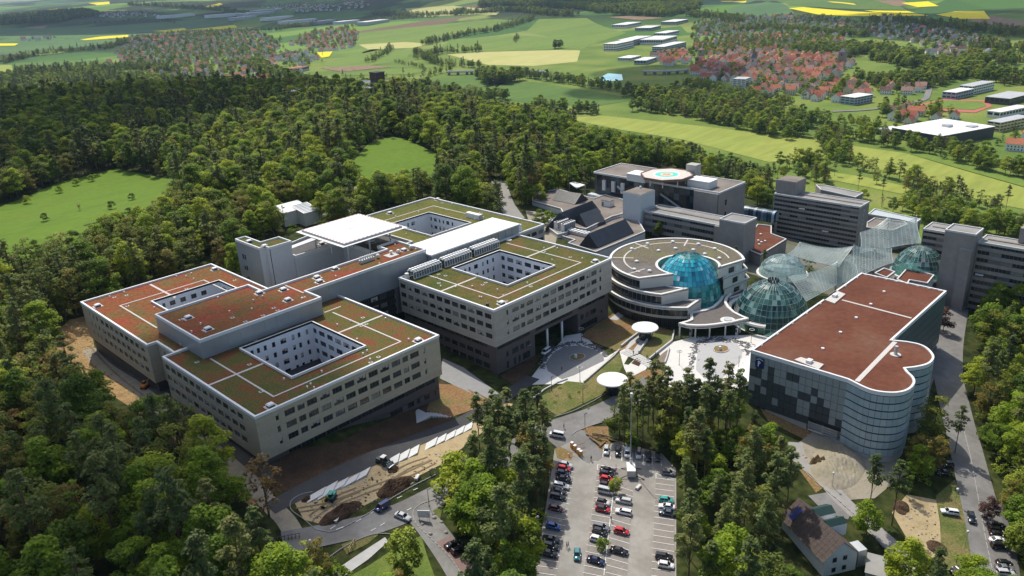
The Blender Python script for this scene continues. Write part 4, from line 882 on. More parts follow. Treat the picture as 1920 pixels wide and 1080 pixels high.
# ---- membrane tents
def tent_mat():
    m = bpy.data.materials.new("tent_membrane"); m.use_nodes = True; nt = m.node_tree; nt.nodes.clear(); N = nt.nodes.new; L = nt.links.new
    o = N("ShaderNodeOutputMaterial"); b = N("ShaderNodeBsdfPrincipled"); t = N("ShaderNodeBsdfTransparent"); x = N("ShaderNodeMixShader"); tl = N("ShaderNodeBsdfTranslucent"); x2 = N("ShaderNodeMixShader")
    b.inputs["Base Color"].default_value = (.50, .60, .59, 1); b.inputs["Roughness"].default_value = .35; tl.inputs[0].default_value = (.5, .6, .6, 1); t.inputs[0].default_value = (.85, .93, .92, 1)
    geo = N("ShaderNodeNewGeometry"); w = N("ShaderNodeTexWave"); w.inputs["Scale"].default_value = 1.7; w.inputs["Distortion"].default_value = 1.5; w.bands_direction = 'Y'; L(geo.outputs["Position"], w.inputs[0])
    n = N("ShaderNodeTexNoise"); n.inputs["Scale"].default_value = .12; n.inputs["Detail"].default_value = 6; L(geo.outputs["Position"], n.inputs[0])
    ad = N("ShaderNodeMath"); ad.operation = 'MULTIPLY_ADD'; L(w.outputs[1], ad.inputs[0]); ad.inputs[1].default_value = .42; L(n.outputs[0], ad.inputs[2])
    mr = N("ShaderNodeMapRange"); mr.inputs[1].default_value = .3; mr.inputs[2].default_value = .95; mr.inputs[3].default_value = .12; mr.inputs[4].default_value = .62; L(ad.outputs[0], mr.inputs[0])
    x2.inputs[0].default_value = .35; L(b.outputs[0], x2.inputs[1]); L(tl.outputs[0], x2.inputs[2]); L(mr.outputs[0], x.inputs[0]); L(t.outputs[0], x.inputs[1]); L(x2.outputs[0], x.inputs[2]); L(x.outputs[0], o.inputs[0]); return m
TENT = tent_mat()
def tent(label, corners, peaks, n=26):
    """membrane over the quadrilateral; peaks = (x, y, height) pull it up into points"""
    A_, B_, C3, D_ = [np.array(p, float) for p in corners]; t = thing("membrane_tent", label, "tent roof", (*np.mean([A_[:2], C3[:2]], 0), 0.))
    mb = MB(); V = []
    for j in range(n+1):
        for i in range(n+1):
            u, v = i/n, j/n; uu = u; sag = 4*u*(1-u)*.10; p = (A_*(1-u)+B_*u)*(1-v)+(D_*(1-u)+C3*u)*v
            ctr = (A_+B_+C3+D_)/4; pull = .04*(abs(2*u-1)**2*(1-abs(2*v-1)**2)+abs(2*v-1)**2*(1-abs(2*u-1)**2)); p = p+(ctr-p)*pull*np.array((1, 1, .2))
            for px, py, ph in peaks: dd = math.hypot(p[0]-px, p[1]-py); p[2] += ph*math.exp(-dd/5.5)
            V.append(tuple(p))
    mb.add(V, [(j*(n+1)+i, j*(n+1)+i+1, (j+1)*(n+1)+i+1, (j+1)*(n+1)+i) for j in range(n) for i in range(n)]); mb.build('membrane', TENT, t, smooth=True); mb = MB(); g_ = lambda i, j: V[j*(n+1)+i]; [mb.tube(g_(a, b), g_(a+1, b), .05 if b % n else .11, 4) for a in range(n) for b in range(0, n+1, 2)]; [mb.tube(g_(b, a), g_(b, a+1), .05 if b % n else .11, 4) for a in range(n) for b in range(0, n+1, 2)]; mb.build('cable_net', FRL, t)
    for px, py, ph in peaks: MB().cyl(px, py, .3, -3, 8+ph*.8, 8).build('mast', STEEL, t); 
    for q in (A_, B_, C3, D_): MB().tube(tuple(q), (q[0], q[1], -4), .15).build('edge_post', STEEL, t)
    return t
def w3(q, z): return tuple(at(*g6(*q), z))
tent("pale netted tent in front of the slab tower with a point by its foot", [w3((190,600), 8), w3((268,540), 9), w3((605,588), 9), w3((500,695), 6)], [(*w3((600,588), 9)[:2], 3), (*w3((270,545), 8)[:2], 2), (*w3((505,680), 8)[:2], 2)])
tent("pale netted tent between the slab tower and the low wing", [w3((650,465), 9), w3((1005,405), 9), w3((1042,530), 6), w3((650,590), 5)], [(*w3((822,455), 8)[:2], 6), (*w3((1000,405), 8)[:2], 5)])
tent("pale netted tent beside the teal ribbed dome", [w3((603,588), 9), w3((850,560), 6), w3((860,660), 4), w3((600,760), 4)], [(*w3((605,592), 9)[:2], 4), (*w3((740,600), 7)[:2], 2)])
tent("pale netted screen roof just behind the parking house", [w3((190,735), 7), w3((505,690), 9), w3((500,800), 4), w3((310,895), 3)], [(*w3((505,690), 9)[:2], 3)])
tent("pale netted tent strip joining the parking house screen to the tents", [w3((503,692), 9), w3((606,588), 9), w3((640,750), 4), w3((495,800), 4)], [(*w3((560,680), 7)[:2], 2)])
t = thing("round_pavilion", "pale low round skirt of glass below the tents", "pavilion", (*at(*g6(760,690), 1)[:2], 0)); p = at(*g6(770,680), 1); MB().cyl(p[0], p[1], 7, -4, 1, 24).build('wall', OLDC, t); MB().cyl(p[0], p[1], 7.4, 1, 1.5, 24).build('roof', ROOFDK, t)
# ---- slab towers and old blocks
def slab(name, label, x0, x1, y0, y1, z0, zr, floors, seg=4.0, end=OLDC, top=None, front=True, wz=.52):
    """slab block along Y; its long west face carries balustrade bands and window rows"""
    t = thing(name, label, "hospital block", ((x0+x1)/2, (y0+y1)/2, z0)); fh = (zr-z0)/floors
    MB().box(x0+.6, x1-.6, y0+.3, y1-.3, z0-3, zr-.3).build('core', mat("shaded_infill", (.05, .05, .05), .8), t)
    for e in ((y0, y0+.3), (y1-.3, y1)): MB().box(x0, x1, e[0], e[1], z0-3, zr).build('end_wall', end, t)
    nseg = max(1, int((y1-y0-.6)/seg)); s = (y1-y0-.6)/nseg
    bal = MB().box(0, .62, 0, s-.05, 0, fh*(1-wz)-.04).mesh('balustrade', OLDC)
    win = MB(); nn = 3
    win.box(0, .1, 0, s-.05, 0, fh*wz, 1)
    for i in range(nn+1): win.box(-.08, 0, i*(s-.05)/nn-.05, i*(s-.05)/nn+.05, 0, fh*wz, 0)
    wme = win.mesh('window_group', (mat("window_frame_old", (.16, .15, .14), .6), GLASS))
    l = wloc(t)
    for k in range(floors):
        for i in range(nseg):
            y = y0+.3+i*s; zz = z0+k*fh
            link('balustrade', bal, t, (x0-l.x, y-l.y, zz-l.z)); link('window_group', wme, t, (x0+.5-l.x, y-l.y, zz+fh*(1-wz)-l.z))
            if (i*7+k*5) % 41 == 0: MB().quad((x0-.3, y+.4, zz+fh*.9), (x0-.3, y+s*.8, zz+fh*.9), (x0-1.1, y+s*.8, zz+fh*.75), (x0-1.1, y+.4, zz+fh*.75)).build('awning', mat("awning_cloth", (.6, .59, .55), .8), t)
    for k in range(floors): MB().box(x1-.6, x1, y0+.3, y1-.3, z0+k*fh, z0+k*fh+fh*(1-wz)).build('rear_balustrade', OLDC, t)
    MB().box(x0+.1, x1-.1, y0+.1, y1-.1, zr-.3, zr).build('flat_roof', OLDROOF2, t); MB().ring(inset(rect(x0, x1, y0, y1), -.1), .5, zr-.5, zr+.35).build('roof_coping', mat("old_coping", (.5, .5, .48), .8, .1), t)
    MB().box(x0+(x1-x0)*.45, x0+(x1-x0)*.55, y0+1, y1-2, zr, zr+.3).build('roof_duct', OLDROOF, t)
    return t
def P3(f, q, z): return at(*f(*q), z)
# tower one
q = crop(1430, 320, 6.352); zr = 17.; a = P3(q, (137,275), zr); b = P3(q, (1110,465), zr); c = P3(q, (1228,390), zr)
t1 = slab("slab_tower", "tall grey slab tower with long balcony rows and a lift block on its roof", a[0], a[0]+11, b[1], a[1], -8, zr, 11)
e = P3(q, (360,250), zr); MB().box(a[0]+2.5, a[0]+13.5, a[1]-9.5, a[1]+.8, zr-12, zr+6.3).build('lift_block', OLDC, t1); MB().box(a[0]+2.7, a[0]+13.3, a[1]-9.3, a[1]+.6, zr+6.3, zr+6.5).build('lift_roof', OLDROOF, t1)
for k in range(9): MB().box(a[0]+5.2, a[0]+5.7, b[1]-.06, b[1]-.01, -4+k*2.2, -2.9+k*2.2).build('stair_window', mat("pale_stair_window", (.5, .5, .46), .6), t1)
# mid block
gx = crop(1170, 340, 6.194); zr = 16.; a = P3(gx, (235,345), zr); b = P3(gx, (1140,520), zr)
t2 = slab("ward_block", "four storey grey ward block with flat roof behind the ring building", a[0], a[0]+13, b[1], a[1], 3, zr, 4)
zt = 19.5; p = P3(gx, (1370,470), zt); MB().box(a[0]-2.5, a[0]+8, b[1]-12, b[1]-.05, -4, zt).build('stair_tower', OLDC, t2); MB().box(a[0]-2.3, a[0]+7.8, b[1]-11.8, b[1]-.25, zt, zt+.2).build('stair_tower_roof', OLDROOF2, t2); MB().ring(rect(a[0]-2.6, a[0]+8.1, b[1]-12.1, b[1]+.05), .4, zt, zt+.7).build('stair_tower_coping', LGREY, t2)
MB().box(a[0]-1.4, a[0]-.05, b[1]-.05, b[1]+3, -4, zr).build('pier', OLDC, t2)
zt = 24.; MB().box(a[0]-2, a[0]+9.5, a[1]+.6, a[1]+11, 0, zt).build('lift_tower', mat("pale_blue_render", (.52, .56, .57), .7, .04), t2); MB().box(a[0]-1.8, a[0]+9.3, a[1]+.8, a[1]+10.8, zt, zt+.2).build('lift_tower_roof', OLDROOF, t2)
MB().cyl(a[0]+8, a[1]+8, .5, zt+.2, zt+1.2, 8).build('roof_cowl', WHITE, t2)
# heli block with octagonal pad
g2 = crop(1100, 300, 6.4); zr = 23.; a = P3(g2, (90,150), zr); b = P3(g2, (1625,385), zr); c = P3(g2, (1790,320), zr)
HB = thing("heliport_block", "long glazed hospital block with an octagonal landing pad on its roof", "hospital block", (a[0]+10, (a[1]+b[1])/2, 0)); x0, x1, y0, y1 = a[0], a[0]+24, b[1], a[1]
MB().box(x0+.4, x1, y0+.4, y1, -2, zr-.4).build('core', ROOFDK, HB); MB().box(x0, x1+.2, y0, y1+.2, zr-.4, zr).build('flat_roof', OLDROOF, HB); MB().ring(rect(x0-.2, x1+.4, y0-.2, y1+.4), .5, zr-.5, zr+.4).build('roof_coping', LGREY, HB)
BG = objcol_mat("blue_grey_glass", .08, ramp=[(0, (.01, .014, .018)), (.6, (.02, .03, .038)), (.85, (.05, .075, .09)), (1, (.16, .22, .26))])
ny = int((y1-y0-14)/3)
pm = MB().box(0, .12, 0, 2.9, 0, 3.1).mesh('glass_panel', BG)
l = wloc(HB)
for i in range(ny):
    for k in range(3): link('glass_panel', pm, HB, (x0+.2-l.x, y0+13+i*3-l.y, zr-10.2+k*3.2-l.z))
MB().box(x0-1.2, x0+.4, y0-.3, y0+13, -2, zr-.4).build('stair_tower', OLDC, HB); MB().box(x0-1.2, x0+24, y0-.4, y0, -2, zr-.4).build('end_wall', OLDC, HB)
for k in range(3): MB().box(x0+5, x0+6.4, y0-.5, y0-.42, 4+k*6, 6.6+k*6).build('window', GLASS2, HB)
MB().box(x0-3.4, x0, y0+13, y1+2, zr-13, zr-11.2).build('balcony_band', mat("pale_band", (.5, .53, .54), .7, .04), HB); MB().box(x0-2.6, x0, y0+13, y1+2, -2, zr-13).build('lower_storey', BG, HB)
MB().box(x0-7, x0-2.6, y1-26, y1+2, -2, zr-15).build('annex', LGREY, HB)
for i in range(8): MB().box(x0-7.08, x0-7, y1-25+i*3, y1-22.3+i*3, zr-18, zr-16.2).build('window', GLASS2, HB)
for i in range(3): MB().box(x0-1., x0+.1, y1-8-i*6, y1-6-i*6, zr-8.5, zr-3).build('pier', LGREY, HB)
MB().tube((x0-1, y1-26, zr-10.5), (x0-1, y1-16, zr-5), .5).build('stair_flight', STEEL, HB); MB().tube((x0-1, y0+20, zr-10.5), (x0-1, y0+32, zr-5), .5).build('stair_flight', STEEL, HB)
pc = P3(g2, (960,172), zr+4.6); r8 = 12.6; oc = [(pc[0]+r8*math.cos(math.pi/8+i*math.pi/4), pc[1]+r8*math.sin(math.pi/8+i*math.pi/4)) for i in range(8)]
MB().prism(oc, zr+3.9, zr+4.6).build('landing_deck', mat("deck_beige", (.58, .52, .46), .85, .05), HB); MB().ring(inset(oc, -.5), .5, zr+3.8, zr+4.9).build('deck_rim', mat("rust_rim", (.2, .12, .1), .7), HB)
for k, (r, m) in enumerate(((6.6, mat("ring_white", (.8, .8, .78), .7)), (5.7, mat("ring_green", (.10, .55, .44), .7)), (3.2, mat("ring_peach", (.7, .5, .38), .7)), (1.9, mat("ring_orange", (.75, .22, .09), .7)))): MB().cyl(pc[0], pc[1], r, zr+4.6, zr+4.63+.02*k, 40).build('landing_mark', m, HB)
mb = MB(); z4 = zr+4.72; mb.box(pc[0]-.9, pc[0]-.6, pc[1]-.9, pc[1]+.9, z4, z4+.02); mb.box(pc[0]+.6, pc[0]+.9, pc[1]-.9, pc[1]+.9, z4, z4+.02); mb.box(pc[0]-.6, pc[0]+.6, pc[1]-.15, pc[1]+.15, z4, z4+.02); mb.build('letter_marking', mat("mark_white", (.8, .75, .7), .7), HB)
for p in oc: MB().cyl(pc[0]+(p[0]-pc[0])*.75, pc[1]+(p[1]-pc[1])*.75, .3, zr, zr+3.9, 8).build('pad_column', LGREY, HB)
a = P3(g2, (480,165), zr+3.4); MB().box(a[0], a[0]+8, pc[1]+9, a[1], zr, zr+3.4).build('roof_cabin', LGREY, HB); MB().box(a[0]-.2, a[0]+8.2, pc[1]+8.8, a[1]+.2, zr+3.4, zr+3.7).build('cabin_roof', WMETAL, HB)
a = P3(g2, (1210,235), zr+3.4); b = P3(g2, (1440,285), zr+3.4); MB().box(a[0], a[0]+8, b[1], a[1], zr, zr+3.4).build('roof_cabin', LGREY, HB); MB().box(a[0]-.2, a[0]+8.2, b[1]-.2, a[1]+.2, zr+3.4, zr+3.7).build('cabin_roof', WMETAL, HB)
a = P3(g2, (1000,70), zr+8); MB().box(pc[0]+11, pc[0]+16, pc[1]-9.5, pc[1]-4, zr, zr+8).build('lift_head', mat("lift_head", (.4, .39, .36), .8, .08), HB)
# glazed walkway from heliport block to tower
a = P3(gx, (1265,300), 9); b = P3(gx, (1715,400), 9)
t = thing("glazed_walkway", "blue barrel roofed glass walkway leading to the slab tower", "walkway", ((a[0]+b[0])/2, (a[1]+b[1])/2, 0))
n = 16
for i in range(n):
    y = a[1]+(b[1]-a[1])*i/n; y2 = a[1]+(b[1]-a[1])*(i+.93)/n; mb = MB(); P_ = [(a[0]+2.4-2.4*math.cos(u), 8.2+1.9*math.sin(u)) for u in np.linspace(0, math.pi, 9)]; P_ = [(a[0], 4.5)]+P_+[(a[0]+4.8, 4.5)]
    mb.add([(x, y, z) for x, z in P_]+[(x, y2, z) for x, z in P_], [(k, k+1, 12-1+k+1, 12-1+k) for k in range(10)]); mb.build('glass_bay', objcol_mat("walkway_glass", .12, ramp=[(0, (.03, .06, .1)), (.6, (.07, .13, .19)), (1, (.4, .5, .58))]), t)
for k in (0, .5, 1): MB().box(a[0]+1.5, a[0]+3, a[1]+(b[1]-a[1])*k-.4, a[1]+(b[1]-a[1])*k+.4, -6, 4.5).build('pier', OLDC, t)
# low brown roofed complex with zinc gables
g9 = crop(980, 330, 6.75)
LC = thing("treatment_building", "low spread treatment building with brown flat roofs behind the central wing", "building", (270, 215, 0)); zf = 11.
def low(parent, pts, z, zb=-2, roofm=OLDROOF, wall=LGREY, f=g9):
    P = [tuple(at(*f(*q), z)[:2]) for q in pts]; MB().prism(P, zb, z-.4).build('wall', wall, parent); MB().prism(P, z-.4, z).build('flat_roof', roofm, parent); MB().ring(P, .45, z, z+.5).build('roof_coping', LGREY, parent); return P
low(LC, [(570,855),(655,815),(440,750),(560,690),(800,670),(1140,520),(1390,440),(1550,710),(925,970)], zf)
low(LC, [(120,320),(130,220),(440,170),(900,290),(1040,240),(1390,340),(1380,450),(1130,520),(800,680),(600,640),(480,420)], zf+1.2)
low(LC, [(310,650),(450,545),(650,620),(560,720),(440,750)], zf+1.0, roofm=OLDROOF2)
t = thing("small_annex", "small white curved annex with planted roof near the forest road", "building", (*at(*g9(250,420), 9)[:2], 0)); low(t, [(50,440),(240,370),(470,425),(350,465),(330,520),(130,545)], 9, 2, SED_O)
def gable(label, a, b, ridge_a, ridge_b, z0, zr, m):
    """pitched zinc roof; eaves a-b nearest the viewer, ridge ridge_a-ridge_b, far side mirrored"""
    A1, B1 = at(*g9(*a), z0), at(*g9(*b), z0); A2, B2 = at(*g9(*ridge_a), zr), at(*g9(*ridge_b), zr)
    A3 = 2*np.array((A2[0], A2[1], 0))-np.array((A1[0], A1[1], 0)); B3 = 2*np.array((B2[0], B2[1], 0))-np.array((B1[0], B1[1], 0)); A3[2] = B3[2] = z0
    t = thing("zinc_roof_hall", label, "roof hall", (*((A1+B1)/2)[:2], z0)); n = max(4, int(np.hypot(*(B1-A1)[:2])/1.6))
    for (p0, q0, p1, q1) in ((A1, B1, A2, B2), (A2, B2, A3, B3)):
        for i in range(n):
            s, e = i/n, (i+.95)/n; MB().quad(tuple(p0+(q0-p0)*s), tuple(p0+(q0-p0)*e), tuple(p1+(q1-p1)*e), tuple(p1+(q1-p1)*s)).build('zinc_sheet', m, t)
    dz = np.array((0, 0, -.08))
    MB().add([tuple(p+dz) for p in (A1, B1, A2, B2, A3, B3)], [(0, 1, 3, 2), (2, 3, 5, 4), (0, 2, 4), (1, 5, 3)]).build('gable_body', mat("gable_dark", (.035, .042, .05), .6), t)
    MB().prism([tuple(p[:2]) for p in (A1, B1, B3, A3)], zf-.2, z0-.1).build('upstand', DARKM, t)
gable("long dark zinc gable roof nearest the ring building", (950,905), (1410,712), (830,730), (1300,542), zf+.4, zf+6.2, ZINC)
gable("dark zinc gable roof with a flat skylight box, middle one of three", (810,648), (1050,570), (720,480), (950,400), zf+1.4, zf+6.4, ZINC)
gable("tall dark zinc gable roof behind the one with the skylight box", (640,600), (990,450), (460,470), (880,310), zf+1.4, zf+7.6, ZINC)
gable("brown weathered gable roof farthest from the central wing", (375,300), (660,360), (440,172), (745,225), zf+1.4, zf+5.6, ZINCL)
t = thing("roof_hut", "small white hut on the brown flat roof", "roof hut", at(*g9(1075,370), zf+1.2)); p = at(*g9(1075,375), zf+1.2); MB().box(p[0]-2, p[0]+2, p[1]-2.6, p[1]+2.6, zf+1.2, zf+4.2).build('wall', WHITE, t); MB().box(p[0]-2.1, p[0]+2.1, p[1]-2.7, p[1]+2.7, zf+4.2, zf+4.4).build('roof', OLDROOF, t); MB().box(p[0]-2.06, p[0]-2, p[1]+1, p[1]+2, zf+1.3, zf+3.3).build('door', SLATEG, t)
for k, q_ in enumerate(((420,600), (490,625), (575,650))):
    p = at(*g9(*q_), zf+2); lab = ["white cooling unit nearest the tree on the low roof", "white cooling unit in the middle of three on the low roof", "white cooling unit nearest the zinc gables on the low roof"][k]; t = thing("cooling_unit", lab, "cooling unit", p, group="white cooling units on the low roof")
    MB().box(p[0]-4, p[0]+4, p[1]-1.1, p[1]+1.1, zf+1, zf+4.6).build('casing', WHITE, t)
    for i in range(6): MB().cyl(p[0]-3.4+i*1.35, p[1], .5, zf+4.6, zf+4.9, 10).build('fan', DARKM, t); 
    for i in range(6): MB().box(p[0]-3.9+i*1.3, p[0]-2.8+i*1.3, p[1]-1.16, p[1]-1.1, zf+1.3, zf+4.2).build('grille', SLATEG, t)
p = at(*g9(710,715), zf+1); t = thing("condenser_rack", "low rack of twin rows of round condenser fans beside the zinc gable", "condensers", p)
MB().obox(p, (1, 0), 3.6, 12, zf+.2, zf+1.6).build('frame', STEEL, t)
for i in range(6):
    for dx in (-.95, .95): MB().cyl(p[0]+dx, p[1]-5+i*2, .7, zf+1.6, zf+2.0, 12).build('fan', WHITE, t)
t = thing("white_canopy", "white wing shaped canopy on posts left of the heliport block", "canopy", at(*g9(690,120), 12)); P = [at(*g9(*q_), 13) for q_ in ((590,95),(640,78),(790,120),(680,160))]; MB().add([tuple(p) for p in P]+[tuple(p+np.array((0, 0, .4))) for p in P], [(0,1,2,3),(7,6,5,4),(0,4,5,1),(1,5,6,2),(2,6,7,3),(3,7,4,0)]).build('roof', WMETAL, t)
for p in P[:1]+P[2:3]: MB().cyl(p[0], p[1], .25, 0, 13, 8).build('post', STEEL, t)
t = thing("red_roof_annex", "two level annex with rust red flat roof at the foot of the slab tower", "building", (*at(*g6(60,520), 5)[:2], 0))
low(t, [(0,400+10),(90,420),(90,470),(185,505),(20,605),(-60,570),(-20,440)], 6, -6, REDROOF, OLDC, g6)
for q_ in ((20,475),(5,515),(25,525),(48,518),(10,540)): p = at(*g6(*q_), 6); MB().cyl(p[0], p[1], .5, 6, 6.7, 8).build('roof_vent', WHITE, t)
t = thing("red_roof_pavilion", "small pavilion with rust red flat roof behind the parking house", "building", (*at(*g6(1000,740), 4)[:2], 0)); low(t, [(880,760),(945,688),(1120,733),(1078,785),(965,765),(950,790)], 5, -6, REDROOF, LGREY, g6)
t = thing("red_roof_kiosk", "smallest rust red flat roofed block touching the tent behind the parking house", "building", (*at(*g6(810,720), 4)[:2], 0)); low(t, [(740,720),(800,688),(872,712),(820,750)], 5, -6, REDROOF, LGREY, g6)
t = thing("flat_school_block", "flat roofed low grey block with pale rim behind the tents", "building", (*at(*g6(800,400), 2)[:2], -8)); low(t, [(690,400),(740,370),(935,395),(950,410),(860,450),(690,430)], 3, -10, OLDROOF, OLDC, g6)
t = thing("long_pale_block", "long low block with pale blue flat roof at the forest edge behind the tents", "building", (*at(*g6(860,350), 2)[:2], -8)); low(t, [(700,345),(740,312),(1035,378),(1000,405),(900,380)], 2, -10, mat("pale_blue_roof", (.42, .47, .48), .8, .06), OLDC, g6)
t = thing("hidden_flat_roof", "grey flat roof among treetops behind the slab tower", "building", (*at(*g6(520,200), 2)[:2], -10)); low(t, [(370,160),(440,165),(670,212),(620,240),(400,190)], 0, -16, OLDROOF2, OLDC, g6)
# tower two, right edge
q = crop(1720, 400, 5.4); zr = 19.; a = P3(q, (58,160), zr); b = P3(q, (580,270), zr)
t3 = slab("ward_slab", "grey ward slab with balcony rows left of the blank concrete stair tower", a[0], a[0]+11, b[1]+4, a[1], -7, zr, 10)
zr = 21.; b = at(1803.6, 588.8, -9); MB().box(b[0]-1, b[0]+8.5, b[1]-.2, b[1]+10.5, -12, 23.5).build('stair_tower', OLDC, t3); MB().box(b[0]-2.4, b[0]-1, b[1]-.2, b[1]+4, -12, 18).build('pier', OLDC, t3); MB().box(b[0]-.8, b[0]+8.3, b[1], b[1]+10.3, 23.5, 23.7).build('stair_tower_roof', OLDROOF2, t3); MB().ring(rect(b[0]-1.1, b[0]+8.6, b[1]-.3, b[1]+10.6), .4, 23.5, 24.2).build('stair_tower_coping', LGREY, t3)
t4 = slab("ward_slab", "grey ward slab running off to the right of the blank concrete stair tower", b[0]+3, b[0]+14, b[1]-62, b[1]-.4, -10, 20, 10)
MB().box(b[0]+10, b[0]+17, b[1]-26, b[1]-12, 20.3, 26).build('roof_block', OLDC, t4)
t = thing("teal_link", "teal roofed link between the teal dome and the stair tower", "link building", (*at(*q(400,600), 0)[:2], -6)); P = [at(*q(*k), 2)[:2] for k in ((285,560),(515,610),(480,665),(310,625))]; MB().prism([tuple(p) for p in P], -8, 1.6).build('wall', GLASS2, t); MB().prism(inset([tuple(p) for p in P], -.3), 1.6, 2.1).build('roof', mat("teal_roof", (.04, .42, .36), .5), t)
t = thing("planted_terrace", "planted roof terrace with bushes beside the teal link", "terrace", (*at(*q(270,770), -2)[:2], -8)); P = [at(*q(*k), -2)[:2] for k in ((170,740),(330,660),(385,700),(265,860),(200,800))]; MB().prism([tuple(p) for p in P], -9, -2).build('wall', OLDC, t); MB().prism(inset([tuple(p) for p in P], .4), -2, -1.6).build('planting', LAWN, t)
# ---- parking house
G = thing("parking_house", "dark panelled parking house with red roof and two curved glass stair drums", "parking garage", (230, 85, 0)); zr = 16.
gl, gt, gr_, gf = (at(*g8(*k), zr)[:2] for k in ((107,458), (650,28), (1078,130), (640,615)))
gx0, gx1, gy0, gy1 = (gl[0]+gf[0])/2, (gt[0]+gr_[0])/2, (gr_[1]+gf[1])/2, (gl[1]+gt[1])/2
K = lambda q_: tuple(at(*g8(*q_), zr)[:2])
lobe = [K(k) for k in ((640,615),(690,650),(750,668),(820,676),(880,672),(925,655),(950,625),(945,595),(915,565),(900,545),(950,540),(1000,530),(1035,515),(1053,490),(1045,465),(1015,435),(970,415),(910,403),(850,400))]
L2 = [(gx0, gy0)]+smooth_line([(gx0, gy0)]+lobe[1:10], 4)[1:]+smooth_line(lobe[10:18], 4)+[(lobe[-1][0], gy0)]
RP = [(gx0, gy0)]+[tuple(map(float, p)) for p in L2[1:]]+[(gx1, gy0), (gx1, gy1), (gx0, gy1)]
MB().prism(RP, zr-.6, zr).build('red_roof', REDROOF, G); MB().ring(inset(RP, -.15), .6, zr-.8, zr+.35).build('roof_coping', WHITE, G)
MB().prism(inset(RP, .5), -1 , zr-.6).build('core', mat("garage_core", (.035, .037, .04), .8), G)
def path_strip(a, b, w): a, b = np.array(K(a)), np.array(K(b)); MB().obox((a+b)/2, b-a, np.hypot(*(b-a)), w, zr, zr+.1).build('roof_walk', MEMB, G)
path_strip((645,612), (848,402), 1.3); path_strip((565,178), (935,275), .8)
for k in ([(310,500),(345,487),(468,525),(440,552)], [(465,178),(530,130),(583,150),(525,200)]): MB().prism([K(x) for x in k], zr, zr+.35).build('hatch_deck', MEMB, G); p = np.mean([K(x) for x in k], 0); MB().box(p[0]-.9, p[0]+.9, p[1]-.7, p[1]+.7, zr+.35, zr+1.2).build('roof_hatch', WHITE, G)
for x in ((462,440),(556,353),(640,275),(718,203),(788,136)): p = K(x); MB().cyl(p[0], p[1], .5, zr, zr+.45, 8).build('roof_vent', WHITE, G)
p = K((850,470)); MB().cyl(p[0], p[1], .5, zr, zr+2.8, 10).build('flue', STEEL, G); MB().cyl(p[0], p[1], 1.5, zr, zr+.2, 14).build('flue_pad', MEMB, G)
for i in range(24):
    e = [(gx0+.3, gy0+(gy1-gy0)*((i % 8)+.5)/8), (gx0+(gx1-gx0)*((i % 8)+.5)/8, gy1-.3), (gx1-.3, gy0+(gy1-gy0)*((i % 8)+.5)/8)][i//8]; MB().box(e[0]-.5, e[0]+.5, e[1]-.5, e[1]+.5, zr, zr+.2).build('gravel_pad', MEMB, G)
PDK = mat("facade_panel_dark", (.055, .064, .064), .8, .15, .5); PMD = mat("facade_panel_mid", (.255, .275, .265), .8, .08, .5); PLT = mat("facade_panel_light", (.25, .285, .29), .5, .06, .5); PBL = mat("facade_panel_blue", (.085, .12, .125), .45, .1, .4)
g2c = crop(1240, 680, 2.7)
# west facade: 7 rows x 15 columns of panels, as in the photo
pat = ["111111111111111", "0ss010110111111", "100111111010111", "110011110110111", "000000101010010", "000000010000100", "000000000000000"]
pat = ["1P1111111111111", "1s1011001111111", "0010111111011LL", "110000110010111", "1010000011000L1", "000010001100010", "000000000000000"]
nc, nr, pw, ph = 15, 7, (gy1-gy0)/15, 2.42; z7 = zr-.8
for r in range(nr):
    for c_ in range(nc):
        ch = pat[r][c_]; y1_ = gy1-c_*pw; m = {'0': PDK, '1': PMD, 'L': PMD, 'P': PMD, 's': PDK}[ch] if not (ch == '1' and (r*3+c_) % 4 == 0) else PMD
        z1_ = z7-r*ph
        if r == 6 and c_ > 9: continue
        MB().box(gx0-.25, gx0+.05, y1_-pw+.05, y1_-.05, z1_-ph+.09, z1_-.05).build('facade_panel', m, G)
# P sign
yS = gy1-pw*1.6; zS = z7-ph*.75
MB().box(gx0-.42, gx0-.26, yS-1.35, yS+1.35, zS-1.9, zS+1.3).build('parking_sign', mat("sign_blue", (.008, .02, .11), .4), G)
SW = mat("sign_white", (.8, .8, .8), .5); sx = gx0-.5; mb = MB()
mb.box(sx, sx+.07, yS+.25, yS+.5, zS-1.5, zS+.3)
for i in range(8):
    a0 = -math.pi/2+math.pi*i/8; a1 = -math.pi/2+math.pi*(i+1)/8; f = lambda a, r: (yS+.25-r*math.cos(a), zS-.2+r*math.sin(a))
    q0, q1, q2, q3 = f(a0, .5), f(a1, .5), f(a1, .27), f(a0, .27); mb.add([(sx, *q0), (sx, *q1), (sx, *q2), (sx, *q3), (sx+.07, *q0), (sx+.07, *q1), (sx+.07, *q2), (sx+.07, *q3)], [(0,1,2,3), (7,6,5,4), (0,4,5,1), (2,6,7,3)])
mb.add([(sx, yS+1.1, zS+.55), (sx, yS, zS+1.0), (sx, yS-1.1, zS+.55), (sx, yS-1.1, zS+.75), (sx, yS, zS+1.2), (sx, yS+1.1, zS+.75)], [(0, 1, 4, 5), (1, 2, 3, 4)])
mb.build('sign_letter', SW, G)
